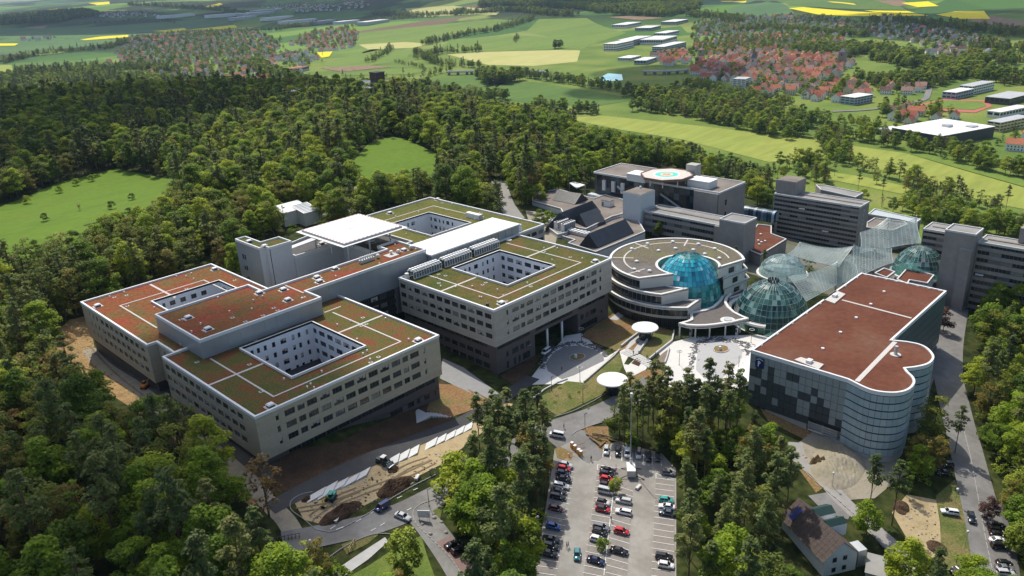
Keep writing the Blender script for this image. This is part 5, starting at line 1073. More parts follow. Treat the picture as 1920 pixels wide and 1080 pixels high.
# recessed ground floor, entry
MB().box(gx0+2, gx0+2.3, gy0, gy1, -7, 0).build('base_wall', mat("base_conc", (.42, .4, .37), .85, .06), G)
pts = [onX(*g8(*k), gx0) for k in ((240,775), (405,830), (400,905), (240,830))]
MB().box(gx0-.05, gx0+.3, gy0+10, gy0+23, -7, -1.0).build('retaining_wall', mat("base_conc", (.42, .4, .37), .85, .06), G)
for k in range(4): MB().box(gx0-.12, gx0-.02, gy0+1+k*.02, gy0+9.5, -1.1-k*.75, -.7-k*.75).build('louvre_bar', STEEL, G)
for y in (gy0+9.4, gy0+5.2): MB().box(gx0-.2, gx0, y-.15, y+.15, -6.5, -.5).build('entry_post', STEEL, G)
MB().box(gx0-.18, gx0-.1, gy0+5.4, gy0+9.2, -3.4, -3.1).build('height_bar', mat("bar_stripes", (.75, .73, .68), .6), G)
# drums of channel glass: bands and panels
GLB = objcol_mat("channel_glass", .25, ramp=[(0, (.29, .37, .39)), (.5, (.32, .40, .425)), (1, (.36, .435, .455))])
def drum(P, zlo, bands, off=.25):
    P = [np.array(p, float) for p in P]; S = [0]
    for a, b in zip(P, P[1:]): S.append(S[-1]+np.hypot(*(b-a)))
    Lg = S[-1]; n = int(Lg/1.5); bh = (zr-.8-zlo)/bands
    def pt(s): 
        i = min(np.searchsorted(S, s, 'right')-1, len(P)-2); return P[i]+(P[i+1]-P[i])*(s-S[i])/(S[i+1]-S[i])
    Cc = np.mean(P, 0)
    for i in range(n):
        a, b = pt(Lg*i/n), pt(Lg*(i+1)/n); d = (b-a)/np.hypot(*(b-a)); nn = np.array([d[1], -d[0]])
        for k in range(bands):
            q0, q1 = a+d*.02+nn*off, b-d*.02+nn*off; MB().prism([tuple(q0), tuple(q1), tuple(q1-nn*.2), tuple(q0-nn*.2)], zlo+k*bh+.2, zlo+(k+1)*bh-.2).build('glass_panel', GLB, G)
    for k in range(bands+1): mb = MB(); Q = [tuple(pt(Lg*i/n)) for i in range(n+1)]; [mb.prism([Q[i], Q[i+1], tuple(np.array(Q[i+1])*.5+np.array(Q[i])*.5)], zlo+k*bh-.07, zlo+k*bh+.07) for i in range(0)]; mb.v and mb.build('band', DARKM, G)
RPc = ccw(RP); i0 = [i for i, p in enumerate(RPc) if abs(p[0]-gx0) < .01 and abs(p[1]-gy0) < .01][0]
run = [RPc[(i0+k) % len(RPc)] for k in range(len(RPc)) if RPc[(i0+k) % len(RPc)][1] <= gy0+.01]
cut = [i for i, p in enumerate(run) if p[0] >= gx1-.1]; run = run[:cut[0]] if cut else run
drum(run, -3.6, 8); MB().prism(inset(RP, .15), -8, -3.7).build('base_plinth', mat("base_conc", (.42, .4, .37), .85, .06), G)
nS = 24
for i in range(nS):
    xa = run[-1][0]+(gx1-run[-1][0])*i/nS; xb = run[-1][0]+(gx1-run[-1][0])*(i+.95)/nS
    for k in range(6): MB().box(xa, xb, gy0-.25, gy0+.05, -3+k*3.03, -.15+k*3.03).build('side_panel', PBL, G)
MB().box(run[-1][0]+.2, run[-1][0]+1.6, gy0-.6, gy0-.25, -4, zr+.4).build('side_pier', OLDC, G)
for k in range(12): MB().box(gx0+(gx1-gx0)*k/12+.05, gx0+(gx1-gx0)*(k+1)/12-.05, gy1-.05, gy1+.25, 0, zr-.9).build('rear_panel', PMD, G)
# white canopy between plaza and parking house
P = [at(*g2c(*k), 3.2) for k in ((350,72), (462,-55), (470,118), (395,95))]
t = thing("white_forecourt_canopy", "white sloped canopy on thin posts left of the parking house", "canopy", P[0]); MB().prism([tuple(p[:2]) for p in P], 3.0, 3.3).build('roof', WMETAL, t)
for p in P: MB().cyl(p[0]*.98+P[2][0]*.02, p[1]*.98+P[2][1]*.02, .12, -5, 3, 8).build('post', STEEL, t)
# ================================================================== FORECOURT, STREET THINGS, MACHINES, CARS, PEOPLE
def dirn(a, b): d = gp(*b)-gp(*a); return math.atan2(d[1], d[0])
k8 = crop(960, 780, 3.6); k7 = crop(500, 780, 3.6); kp = crop(920, 560, 3.6); kr = crop(1460, 780, 3.6)
LINEW = mat("road_paint", (.78, .78, .75), .8, .08, 2.)
def flat(name, px_pts, m, off, parent=None, kind='structure', step=3.): return drape(name, gpoly(px_pts), m, off, step, kind=kind)
def paint_line(mb, a, b, w=.14, off=.2): strip_mesh(mb, [a, b], w, off, 3.)
# --- parking bay lines and bay paving
bays = [("left row", [(k8(270,585), k8(380,603)), ]),]
flat("bay_paving", [k8(300,318), k8(425,352), k8(300,1100), k8(150,1100), k8(170,980), k8(250,600)], BAY, .13); flat("bay_paving", [k8(578,332), k8(822,362), k8(820,480), k8(775,1100), k8(480,1100), k8(555,548)], BAY, .13); flat("bay_paving", [k8(972,390), k8(1098,438), k8(1098,1100), k8(945,1100)], BAY, .13)
mb = MB()
def lines(p0, p1, q0, q1, n):
    """n bay lines between the pixel line p0-q0 (first) and p1-q1 (last)"""
    P0, Q0, P1, Q1 = (gp(*k8(*p)) for p in (p0, q0, p1, q1))
    for i in range(n): s = i/(n-1); paint_line(mb, P0+(P1-P0)*s, Q0+(Q1-Q0)*s)
lines((972,422), (940,1080), (1092,438), (1097,1105), 17); lines((578,365), (478,1060), (695,392), (632,1092), 18); lines((700,472), (632,1058), (818,512), (775,1095), 15); lines((300,352), (160,1060), (425,384), (300,1080), 19)
for a, b in (((660,232), (664,296)), ((742,238), (738,306)), ((816,250), (812,318)), ((888,262), (885,326)), ((948,270), (946,334)), ((1006,275), (1008,342)), ((620,215), (612,280))): paint_line(mb, gp(*k8(*a)), gp(*k8(*b)))
for L_ in ([(578,332), (762,362)], [(578,332), (578,368)], [(600,336), (690,372)], [(972,390), (1092,430)], [(972,390), (972,424)], [(980,395), (1060,430)], [(690,470), (640,900), (620,1080)]):
    for a, b in zip(L_, L_[1:]): paint_line(mb, gp(*k8(*a)), gp(*k8(*b)))
mb.build("parking_lines", LINEW, kind='structure')
mb = MB()
for a, b in (((465,745), (430,768)), ((520,752), (470,772)), ((603,718), (640,700)), ((700,662), (722,650)), ((705,780), (738,762)), ((768,745), (798,726)), ((947,642), (978,625)), ((880,560), (915,545)), ((990,505), (1020,492))): paint_line(mb, gp(*k7(*a)), gp(*k7(*b)), .16, .24)
mb.build("lane_dashes", LINEW, kind='structure')
KERB = mat("kerb_stone", (.33, .32, .305), .85, .1, 2.)
def kerb(pts, w=.16, hh=.12, smooth_=True):
    L = [gp(*p) for p in pts]; L = smooth_line(L, 5) if smooth_ else L; mb = MB()
    for a, b in zip(L, L[1:]):
        d = b-a; n_ = max(1, int(np.hypot(*d[:2])/4)); 
        for i in range(n_):
            p, q = a[:2]+d[:2]*i/n_, a[:2]+d[:2]*(i+1)/n_; z = float(h(*((p+q)/2))); mb.obox((p+q)/2, q-p, np.hypot(*(q-p))+.05, w, z, z+hh+.17)
    mb.build("kerb", KERB, kind='structure')
kerb([k7(330,770), k7(250,700), k7(170,640), k7(165,580), k7(230,535), k7(310,515)]); kerb([k7(330,770), k7(440,785), k7(560,735), k7(720,640), k7(860,550), k7(1000,470), k7(1140,400)]); kerb([k7(830,800), k7(740,800), k7(640,830), k7(520,890), k7(420,960)]); kerb([k7(1150,560), k7(1040,600), k7(990,650), k7(1010,730), k7(1130,850), k7(1240,960), k7(1320,1080)])
kerb([k8(405,130), k8(440,105), k8(530,70), k8(610,45)]); kerb([kp(430,800), kp(560,760), kp(700,690), kp(780,640)]); kerb([kr(1235,40), kr(1290,260), kr(1340,520), kr(1400,850), kr(1450,1080)]); kerb([kr(120,320), kr(230,430), kr(420,590), kr(560,720), kr(720,900), kr(930,1075)])
# --- forecourt ovals, cobble fringes, planters
flat("oval_paving", [kp(385,490), kp(372,440), kp(420,370), kp(500,325), kp(600,318), kp(700,345), kp(760,385), kp(765,420), kp(560,520), kp(480,545)], mat("dark_setts", (.21, .21, .212), .9, .1, 1.5), .15)
flat("oval_paving", [kp(1385,480), kp(1400,300), kp(1540,290), kp(1660,300), kp(1700,360), kp(1680,430), kp(1600,500), kp(1560,540), kp(1440,540)], PAVEG, .15)
DSET = mat("dark_cobble", (.10, .10, .105), .9, .1, 2.); mb = MB(); rg2 = random.Random(2)
def fringe(path, wpx, n, off=.17):
    for _ in range(n):
        s = rg2.random()*(len(path)-1); i = int(s); t = s-i; x = path[i][0]*(1-t)+path[i+1][0]*t+rg2.gauss(0, wpx); y = path[i][1]*(1-t)+path[i+1][1]*t+rg2.gauss(0, wpx*.6)
        p = gp(*kp(x, y)); u = (1, 0) if rg2.random() < .5 else (0, 1); mb.obox(p, u, rg2.uniform(.6, 1.3), rg2.uniform(.25, .5), p[2]+off-.1, p[2]+off)
fringe([(345,470), (375,390), (440,330), (540,300), (650,305), (740,345), (785,390)], 11, 260); fringe([(1360,480), (1368,380), (1390,300), (1500,275), (1640,285), (1730,310), (1740,380)], 14, 280); fringe([(1000,740-460), (1400,260), (1550,265)], 6, 40)
mb.build("cobbles", DSET, kind='stuff')
for q, lab in (((585,398), "oval planter bed in the shaded forecourt of the central wing"), ((1555,343), "oval planter bed on the sunny plaza in front of the domes")):
    p = gp(*kp(*q)); t = thing("planter_bed", lab, "planter bed", p); c = [(p[0]+3.1*math.cos(a), p[1]+2.6*math.sin(a)) for a in np.linspace(0, 6.283, 25)[:-1]]
    MB().prism(c, p[2]-.5, p[2]+.28).build("soil_bed", SOIL, t); MB().ring(c, .25, p[2]-.5, p[2]+.36).build("rim", STEEL, t); MB().cyl(p[0]-.8, p[1], .45, p[2]+.3, p[2]+1.5, 12).build("info_drum", mat("pale_blue_sign", (.55, .72, .78), .5), t)

# --- disc canopies on posts
for q, R_, z_, lab in (((1042,192), 4.75, 4.6, "white round disc canopy at the top of the garden stairs"), ((822,545), 4.9, 4.6, "white round disc canopy over the dark shelter by the road")):
    g_ = gp(*kp(q[0], q[1]+70)); p = at(*kp(*q), g_[2]+z_); t = thing("disc_canopy", lab, "disc canopy", (p[0], p[1], g_[2])); MB().cyl(p[0], p[1], R_*.96, p[2]-.32, p[2]-.1, 44, r1=R_).cyl(p[0], p[1], R_, p[2]-.1, p[2]+.12, 44, r1=R_*.97).build("disc", WHITE, t)
    for a in (0.3, 2.4, 4.5): MB().cyl(p[0]+1.8*math.cos(a), p[1]+1.8*math.sin(a), .14, g_[2]-.5, p[2]-.3, 8).build("post", STEEL, t)
    MB().cyl(p[0], p[1], 2.2, g_[2]-.4, g_[2]+2.6, 20).build("shelter_wall", objcol_mat("shelter_glass", .1, ramp=[(0, (.02, .025, .027)), (1, (.03, .035, .04))]), t)
# --- garden stairs between the forecourts
def wall_line(name, label, pts, w, hh, m, cat="wall"):
    L = [gp(*p) for p in pts]; t = thing(name, label, cat, L[0])
    for a, b in zip(L, L[1:]):
        d = (b-a)[:2]; n_ = max(1, int(np.hypot(*d)/3.2))
        for i in range(n_):
            p, q = a[:2]+d*i/n_, a[:2]+d*(i+.985)/n_; z = float(h(*((p+q)/2))); MB().obox((p+q)/2, d, np.hypot(*(q-p)), w, z-.6, z+hh).build("wall_block", m, t)
    return t
wall_line("retaining_wall", "pale retaining wall left of the ramp below the upper disc canopy", [kp(1000,238), kp(930,290), kp(880,330)], .5, 1.0, CONC); wall_line("retaining_wall", "pale retaining wall right of the ramp below the upper disc canopy", [kp(1090,235), kp(1040,310), kp(1000,370)], .5, 1.0, CONC)
wall_line("retaining_wall", "long pale wall edging the plaza beside the grass bank", [kp(1238,225), kp(1225,290), kp(1150,350), kp(1070,415)], .5, .9, CONC); wall_line("retaining_wall", "short pale wall on the plaza beside the planted wedge", [kp(1205,340), kp(1190,400), kp(1175,440)], .4, .8, CONC); wall_line("retaining_wall", "pale kerb wall below the forecourt edge", [kp(630,568), kp(720,490), kp(830,395), kp(870,350)], .4, .7, CONC)
wall_line("retaining_wall", "pale road wall running past the lower disc canopy", [kp(960,640), kp(1040,605), kp(1140,570)], .5, .6, CONC); wall_line("retaining_wall", "pale kerb along the planted slope above the road", [kp(290,675), kp(360,620), kp(450,570), kp(520,545)], .4, .5, CONC)
def stairs(label, a, b, w, n, m=CONC):
    A_, B_ = gp(*kp(*a)), gp(*kp(*b)); d = (B_-A_)[:2]; L = np.hypot(*d); t = thing("stairs", label, "stairs", A_); u = d/L; zt = A_[2]+.35+n*.05
    for i in range(n):
        c = A_[:2]+u*L*(i+.5)/n; z = h(*c)+.22+.08*(i % 2); MB().obox(c, d, L/n*.97, w, z-.9, z).build("step", m, t)
stairs("upper flight of wide pale steps crossing the ramp", (905,355), (965,385), 4.2, 9); stairs("middle flight of wide pale steps below the ramp", (975,388), (1055,435), 4.0, 12); stairs("lower flight of pale steps down towards the pines", (1060,438), (1105,470), 3.6, 8)
flat("ramp", [kp(985,240), kp(1095,232), kp(1010,370), kp(960,380), kp(905,345), kp(935,300)], mat("ramp_paving", (.45, .445, .43), .9, .06), .19); flat("wedge_bed", [kp(990,290), kp(1005,292), kp(955,360), kp(930,342)], SOIL, .24); flat("ramp", [kp(870,360), kp(905,340), kp(930,390), kp(900,445), kp(930,450), kp(985,400), kp(1060,440), kp(1050,480), kp(970,520), kp(925,520), kp(900,470)], PAVE, .17); flat("wedge_bed", [kp(985,400), kp(1020,430), kp(1000,460), kp(950,440)], DIRT, .23); flat("wedge_bed", [kp(1195,345), kp(1180,430), kp(1110,440), kp(1150,380)], mat("bed_mulch", (.2, .16, .12), .95, .2, 1.), .19); flat("footpath", [kp(870,85), kp(920,105), kp(850,150), kp(800,140)], PAVEG, .19)
flat("turf", [kp(1010,310), kp(1100,240), kp(1235,225), kp(1215,290), kp(1130,350), kp(1060,410), kp(1000,365)], TURF, .16)
# --- access stair at the tan wing
t = thing("entrance_steps", "pale landing with a flight of steps at the right end of the tan wing", "stairs", onY(*c4(1560,600), 168)); p = gp(*c4(1500,628)); MB().box(118, 127, 162.5, 168.4, 0, 3.6).build("landing", CONC, t)
for i in range(10): MB().box(127+i*.7, 127.7+i*.7, 162-i*.45, 165-i*.45, -1, 3.5-i*.22).build("step", CONC, t)
# --- concrete parking pads along the new lane (each slab its own mesh)
SLAB = mat("new_slab", (.60, .60, .58), .85, .06, .8)
SR = [((315,575), (590,470), 5, 0), ((545,470), (700,430), 3, 1), ((825,340), (1025,275), 4, 0), ((1080,220), (1330,135), 4, 0), ((1330,105), (1390,105), 1, 0)]
t = thing("parking_pads", "row of pale concrete parking pads stepped along the new dark lane", "pads", gp(*k7(700,430)))
pads = [((350,520), (325,565)), ((430,480), (395,545)), ((505,455), (470,500)), ((580,425), (550,468)), ((655,385), (625,430)), ((855,290), (840,340)), ((925,260), (905,305)), ((990,230), (975,275)), ((1115,180), (1095,218)), ((1175,155), (1160,188)), ((1240,130), (1225,160)), ((1300,100), (1285,132)), ((1358,72), (1345,104))]
uL = (gp(*k7(1330, 70))-gp(*k7(330, 520)))[:2]; uL /= np.hypot(*uL)
for a, b in pads:
    A_, B_ = gp(*k7(a[0], a[1]-10)), gp(*k7(b[0], b[1]+4)); z = max(A_[2], B_[2]); P = [A_[:2]-uL*2.3, A_[:2]+uL*2.3, B_[:2]+uL*2.3, B_[:2]-uL*2.3]; MB().prism([tuple(x) for x in P], z-.9, z+.28).build("slab", SLAB, t)
hR = dirn(k7(450, 740), k7(900, 480))
# --- spoil heaps
def heap(label, q, lx, ly, hh, ang, m, seed):
    p = gp(*q); rg = np.random.RandomState(seed); t = thing("spoil_heap", label, "soil heap", p); n = 26; V = []; c, s = math.cos(ang), math.sin(ang); ph = rg.uniform(0, 6, 6)
    for j in range(n+1):
        for i in range(n+1):
            u, v = 2*i/n-1, 2*j/n-1; r = min(1, math.hypot(u, v)); zz = hh*(1-r*r)**.8 if r < 1 else 0; zz *= 1+.35*math.sin(4*u+ph[0])*math.sin(3*v+ph[1])+.2*math.sin(9*u+ph[2])+rg.uniform(-.12, .12)
            x, y = u*lx/2, v*ly/2; X, Y = p[0]+x*c-y*s, p[1]+x*s+y*c; V.append((X, Y, float(h(X, Y))+zz-.05))
    MB().add(V, [(j*(n+1)+i, j*(n+1)+i+1, (j+1)*(n+1)+i+1, (j+1)*(n+1)+i) for j in range(n) for i in range(n)]).build("mound", m, t)
heap("long dark topsoil heap at the roadside, nearest the junction", k7(500,660), 13, 4.6, 1.6, hR, DIRT, 1); heap("long dark topsoil heap at the roadside, upper one", k7(870,478), 12.5, 4.8, 1.7, hR, DIRT, 2); heap("small dark heap beside the compact excavator", k7(855,365), 4, 2.6, .9, .3, DIRT, 3); heap("small brown heap by the kerb corner", k7(270,565), 3.2, 2, .7, .2, DIRT, 8)
heap("grey gravel mound in front of the parking house drum", kr(400,330), 24, 14, 1.5, .2, GRAVEL, 4); heap("red brown earth patch on the gravel mound", kr(262,318), 5, 2.4, 2.2, -.6, CLAY, 5); heap("ochre earth bank in the excavated slope", (120,640), 10, 7, 2.5, .5, CLAY, 6); heap("brown earth heap on the sandy patch by the road", kr(1065,890), 5, 5, .8, 0, DIRT, 7)
heap("brown mulch patch beside the tall pine on the sandy patch", kr(830,620), 6, 4, .9, .3, DIRT, 9)
# --- machines
YEL = mat("machine_yellow", (.55, .38, .04), .5); TEALP = mat("machine_teal", (.06, .32, .27), .5); RUB = mat("rubber", (.02, .02, .022), .8); REDM = mat("machine_red", (.42, .06, .025), .45); ORNG = mat("machine_orange", (.6, .2, .03), .5)
def rot2(p, a): return (p[0]*math.cos(a)-p[1]*math.sin(a), p[0]*math.sin(a)+p[1]*math.cos(a))
def excavator(label, q, ang, body, s=1., reach=1.):
    p = gp(*q); t = thing("excavator", label, "excavator", (p[0], p[1], p[2]+.1), ang, scale=s); A_ = lambda mb, n, m, par=t: link(n, mb.mesh(n, m), par)
    for y in (-1.0, 1.0):
        mb = MB(); mb.prism([(-1.6, y-.3), (1.6, y-.3), (1.6, y+.3), (-1.6, y+.3)], .12, .75); tr = A_(mb, "track", RUB); A_(MB().box(-1.2, 1.2, y-.32, y+.32, .3, .55), "track_frame", DARKM, tr)
    A_(MB().box(-1.9, 1.0, -1.1, 1.1, .9, 1.7), "engine_house", body); cb = A_(MB().box(.1, 1.4, .05, 1.05, 1.7, 2.7), "cab", GLASS2); A_(MB().box(.05, 1.45, 0, 1.1, 2.7, 2.85), "cab_roof", body)
    A_(MB().tube((1.0, -.4, 1.4), (2.7*reach+.4, -.4, 3.2), .2, 6), "boom", YEL); st = A_(MB().tube((2.7*reach+.4, -.4, 3.2), (4.0*reach+.3, -.4, 1.1), .16, 6), "stick", YEL); A_(MB().add([(4.3*reach,-.9,1.1),(4.3*reach,.1,1.1),(4.3*reach,.1,.2),(4.3*reach,-.9,.2),(3.5*reach,-.9,.3),(3.5*reach,.1,.3)], [(0,1,2,3), (3,2,5,4), (0,3,4), (1,5,2)]), "bucket", RUB, st)
    A_(MB().tube((.9, -.4, 1.8), (2.0, -.4, 2.9), .09, 5), "ram", STEEL)
excavator("yellow and teal excavator with long boom beside the concrete pads", k7(435,565), -2.6, TEALP, .85, 1.1)
def loader(label, q, ang, body, s=1.):
    p = gp(*q); t = thing("wheel_loader", label, "loader", (p[0], p[1], p[2]+.15), ang, scale=s); A_ = lambda mb, n, m, par=t: link(n, mb.mesh(n, m), par)
    for x in (-1.2, 1.2):
        for y in (-.95, .95):
            mb = MB(); mb.add(*cylY(x, y, .62, .62, .45)); w = A_(mb, "wheel", RUB); mb = MB(); mb.add(*cylY(x, y, .62, .3, .5)); A_(mb, "hub", body, w)
    A_(MB().box(-2.0, -.3, -.8, .8, .7, 1.6), "engine_house", body); A_(MB().box(-.3, .8, -.75, .75, .8, 2.4), "cab", GLASS2); A_(MB().box(-.4, .9, -.8, .8, 2.4, 2.55), "cab_roof", WHITE); A_(MB().box(.8, 2.0, -.6, .6, .7, 1.1), "front_frame", body)
    for y in (-.6, .6): A_(MB().tube((.8, y, 1.4), (2.4, y, .7), .1, 5), "lift_arm", body)
    A_(MB().add([(2.3,-1.2,1.1),(2.3,1.2,1.1),(2.4,1.2,.2),(2.4,-1.2,.2),(3.1,1.2,.2),(3.1,-1.2,.2)], [(0,1,2,3), (3,2,4,5), (0,3,5), (1,4,2)]), "bucket", STEEL)
def cylY(x, y, z, r, w, n=14):
    a = [2*math.pi*i/n for i in range(n)]; return [(x+r*math.cos(t), y-w/2, z+r*math.sin(t)) for t in a]+[(x+r*math.cos(t), y+w/2, z+r*math.sin(t)) for t in a], [(i, (i+1) % n, n+(i+1) % n, n+i) for i in range(n)]+[tuple(range(n))[::-1], tuple(range(n, 2*n))]
loader("dark green wheel loader with wide pale bucket on the pads", k7(788,325), -1.35, mat("loader_green", (.03, .06, .05), .5), .95)
loader("red wheel loader with white cab roof in the mud below the tan wing", c4(310,760), 1.9, REDM, .95); loader("yellow small loader in the shaded mud below the tan wing", c4(155,668), 2.0, mat("machine_dull_yellow", (.3, .22, .05), .6), .8)
p_ = (80+1040/5.4, 560+905/5.4); excavator("orange excavator half hidden by trees below the wing corner", p_, .6, ORNG, .75, .8)
# --- barriers, boards, signs, lamps, meters
RW = mat("barrier_red", (.5, .05, .04), .5)
for q, ang, lab in ((k7(475,710), .5, "stack of red and white barrier boards at the lower topsoil heap"), (k7(1017,425), .5, "stack of red and white barrier boards at the upper topsoil heap"), (k8(852,490), .1, "red and white barrier row on dark ground behind the mast trailer")):
    p = gp(*q); t = thing("barrier_boards", lab, "barriers", p, ang)
    for i in range(4): b_ = link("board", MB().box(-.9+i*.5, -.55+i*.5, -.4, .4, .15, .8).mesh("board", WHITE), t); link("stripe", MB().box(-.88+i*.5, -.57+i*.5, -.42, .42, .35, .55).mesh("stripe", RW), b_)
    link("base", MB().box(-1.1, 1.3, -.5, .5, .05, .15).mesh("base", RUB), t)
def lamp(label, q, hh=5.5, ring_=False, dark=True, arm=.0):
    p = gp(*q); t = thing("street_lamp", label, "street lamp", p); m = DARKM if dark else STEEL
    MB().cyl(p[0], p[1], .09, p[2]-.3, p[2]+hh, 8, r1=.06).build("pole", m, t); MB().cyl(p[0], p[1], .16, p[2]-.3, p[2]+.35, 8).build("foot", m, t)
    if ring_: c = [(p[0]+.9*math.cos(a), p[1]+.9*math.sin(a)) for a in np.linspace(0, 6.283, 19)[:-1]]; MB().ring(c, .14, p[2]+hh-.1, p[2]+hh+.05).build("ring_light", STEEL, t); MB().box(p[0]-.85, p[0]+.85, p[1]-.04, p[1]+.04, p[2]+hh-.06, p[2]+hh+.02).build("spoke", m, t)
    else: MB().obox((p[0]+.4, p[1]), (1, 0), 1.1, .34, p[2]+hh, p[2]+hh+.14).build("lamp_head", WHITE if not dark else m, t)
for q, lab in ((kp(613,290), "ring topped lamp at the entrance columns"), (kp(603,560), "ring topped lamp at the near edge of the shaded forecourt"), (kp(258,400), "ring topped lamp beside the dark base wall"), (kp(1272,450), "ring topped lamp on the plaza's left side"), (kp(1672,490), "ring topped lamp on the plaza's right side"), (kp(1757,300), "ring topped lamp by the greenish dome")): lamp(lab, q, 5.2, True)
for q, lab in ((kp(412,625), "dark lamp post on the slope above the lane, left one"), (kp(623,705), "dark lamp post on the slope above the road, right one"), (k7(1097,612), "dark lamp post at the verge by the white sign board"), (kp(637,880), "dark lamp post at the car park fork"), (k7(1105,400), "dark bollard lamp at the road edge by the upper heap")): lamp(lab, q, 5.0 if 'bollard' not in lab else 1.6)
for q, lab in ((k8(1128,300), "white globe lamp at the shaded car park corner"), (k8(255,470), "white globe lamp left of the parked row"), (k8(178,780), "white globe lamp among trees by the blue car"), (kr(1190,590), "white globe lamp on the verge by the right road"), (kr(1258,880), "white globe lamp lower down the right road"), (kr(360,480), "thin lamp beside the gravel path"), (k7(310,950), "white lamp head by the footpath at the bottom edge")):
    p = gp(*q); t = thing("globe_lamp", lab, "street lamp", p); MB().cyl(p[0], p[1], .07, p[2]-.3, p[2]+4.2, 8).build("pole", STEEL, t); MB().sphere((p[0], p[1], p[2]+4.4), .33, 10, 6).build("globe", WHITE, t)
p = gp(*h5(778,370)); t = thing("floodlight_mast", "white capped mast beside the helipad", "mast", p); MB().cyl(p[0], p[1], .14, p[2]-.5, p[2]+9, 8).build("pole", STEEL, t); MB().cyl(p[0], p[1], .5, p[2]+9, p[2]+10.2, 10).build("lamp_head", WHITE, t)
# ticket machines
for q, lab in ((k8(405,212), "orange ticket pillar farthest up the entry island"), (k8(425,232), "orange ticket pillar second on the entry island"), (k8(450,258), "orange ticket pillar third on the entry island"), (k8(465,270), "orange ticket pillar nearest the person on the entry island")):
    p = gp(*q); t = thing("ticket_pillar", lab, "ticket machine", p, group="ticket pillars on the entry island"); MB().box(p[0]-.4, p[0]+.4, p[1]-.35, p[1]+.35, p[2], p[2]+1.6).build("housing", mat("ticket_orange", (.7, .3, .04), .5), t); MB().box(p[0]-.45, p[0]+.45, p[1]-.4, p[1]+.4, p[2]+1.6, p[2]+1.75).build("cap", WHITE, t); MB().box(p[0]-.43, p[0]-.4, p[1]-.2, p[1]+.2, p[2]+.9, p[2]+1.4).build("face_panel", mat("ticket_yellow", (.75, .6, .1), .5), t)
for a, b, lab in (((430,220), (495,200), "thin barrier arm across the entry lane"), ((440,250), (500,235), "thin barrier arm across the exit lane"), ((385,275), (420,262), "thin barrier arm on the left of the entry island")):
    A_, B_ = gp(*k8(*a)), gp(*k8(*b)); t = thing("lane_barrier", lab, "barrier arm", A_); MB().tube(tuple(A_+np.array((0,0,1))), tuple(B_+np.array((0,0,1))), .06).build("arm", RW, t); MB().tube(tuple(A_), tuple(A_+np.array((0,0,1.1))), .14).build("post", STEEL, t)
flat("entry_island", [k8(395,200), k8(410,195), k8(490,295), k8(478,297)], CONC, .26)
# white sign board with round red sign
p = gp(*k7(1065,705)); t = thing("sign_board", "large white sign board on the verge opposite the blue van", "sign board", p, -.9); 
link("panel", MB().box(-1.5, 1.5, -.08, .08, .9, 2.9).mesh("panel", WHITE), t)
for x in (-1.2, 1.2): link("post", MB().cyl(x, 0, .07, -.4, .95, 6).mesh("post", STEEL), t)
def disc_sign(label, q, hh=1.7):
    p = gp(*q); t = thing("round_sign", label, "traffic sign", p, -2.2); link("post", MB().cyl(0, .05, .04, -.4, hh, 6).mesh("post", STEEL), t); mb = MB(); mb.add(*cylY(0, 0, hh+.1, .38, .04, 20)); pl = link("plate", mb.mesh("plate", RW), t); link("bar", MB().box(-.26, .26, -.035, -.022, hh+.03, hh+.17).mesh("bar", WHITE), pl)
disc_sign("round red sign with white bar below the white sign board", k7(1085,722)); disc_sign("round red sign with white bar at the fork by the log pile", k8(493,112)); disc_sign("round red sign by the parking house ramp", g2c(740,372), 1.4)
# log pile
t = thing("log_pile", "pile of felled logs lying crosswise by the car park fork", "logs", gp(*k8(590,180)))
rg3 = random.Random(3)
for a, b in (((500,130), (600,170)), ((520,150), (590,205)), ((550,165), (600,215)), ((560,130), (650,150)), ((600,95), (605,140)), ((608,95), (612,138)), ((590,215), (630,180)), ((575,160), (640,165)), ((540,128), (640,140)), ((650,165), (745,190)), ((640,150), (700,170))):
    A_, B_ = gp(*k8(*a)), gp(*k8(*b)); zz = .35+rg3.random()*.5; MB().tube((A_[0], A_[1], A_[2]+zz), (B_[0], B_[1], B_[2]+zz+.1), .2, 7).build("log", mat("log_bark", (.26, .17, .10), .9, .2, 1.), t)
# mast trailer
p = gp(*k8(805,415)); T_ = thing("mast_trailer", "white box trailer with outrigger legs and a tall thin mast", "mast trailer", p); u = gp(*k8(800,340))-gp(*k8(808,430)); a_ = math.atan2(u[1], u[0]); T_.rotation_euler[2] = a_
link("box_body", MB().box(-.6, 3.6, -1.15, 1.15, .7, 2.5).mesh("box_body", WHITE), T_); link("rear_door", MB().box(-.7, -.6, -1.1, 1.1, .5, 2.45).mesh("rear_door", STEEL), T_); link("mast_base", MB().cyl(3.3, 0, .3, .4, 4, 10).mesh("mast_base", STEEL), T_)
m_ = link("mast", MB().cyl(3.3, 0, .14, 4, 23, 8, r1=.07).mesh("mast", STEEL), T_); link("mast_head", MB().box(3.0, 3.6, -.3, .3, 23, 24.2).mesh("mast_head", WHITE), m_)
for sx_, sy_ in ((-.4, -1), (-.4, 1), (3.2, -1), (3.2, 1)):
    lg = link("outrigger", MB().tube((sx_, sy_*1.1, .9), (sx_-.6 if sx_ < 0 else sx_+.4, sy_*3.2, .25), .11, 6).mesh("outrigger", DARKM), T_); link("foot", MB().cyl(sx_-.6 if sx_ < 0 else sx_+.4, sy_*3.2, .3, .1, .25, 10).mesh("foot", DARKM), lg)
for x in (.6, 1.5):
    for y in (-1, 1): mb = MB(); mb.add(*cylY(x, y, .45, .42, .25)); link("wheel", mb.mesh("wheel", RUB), T_)
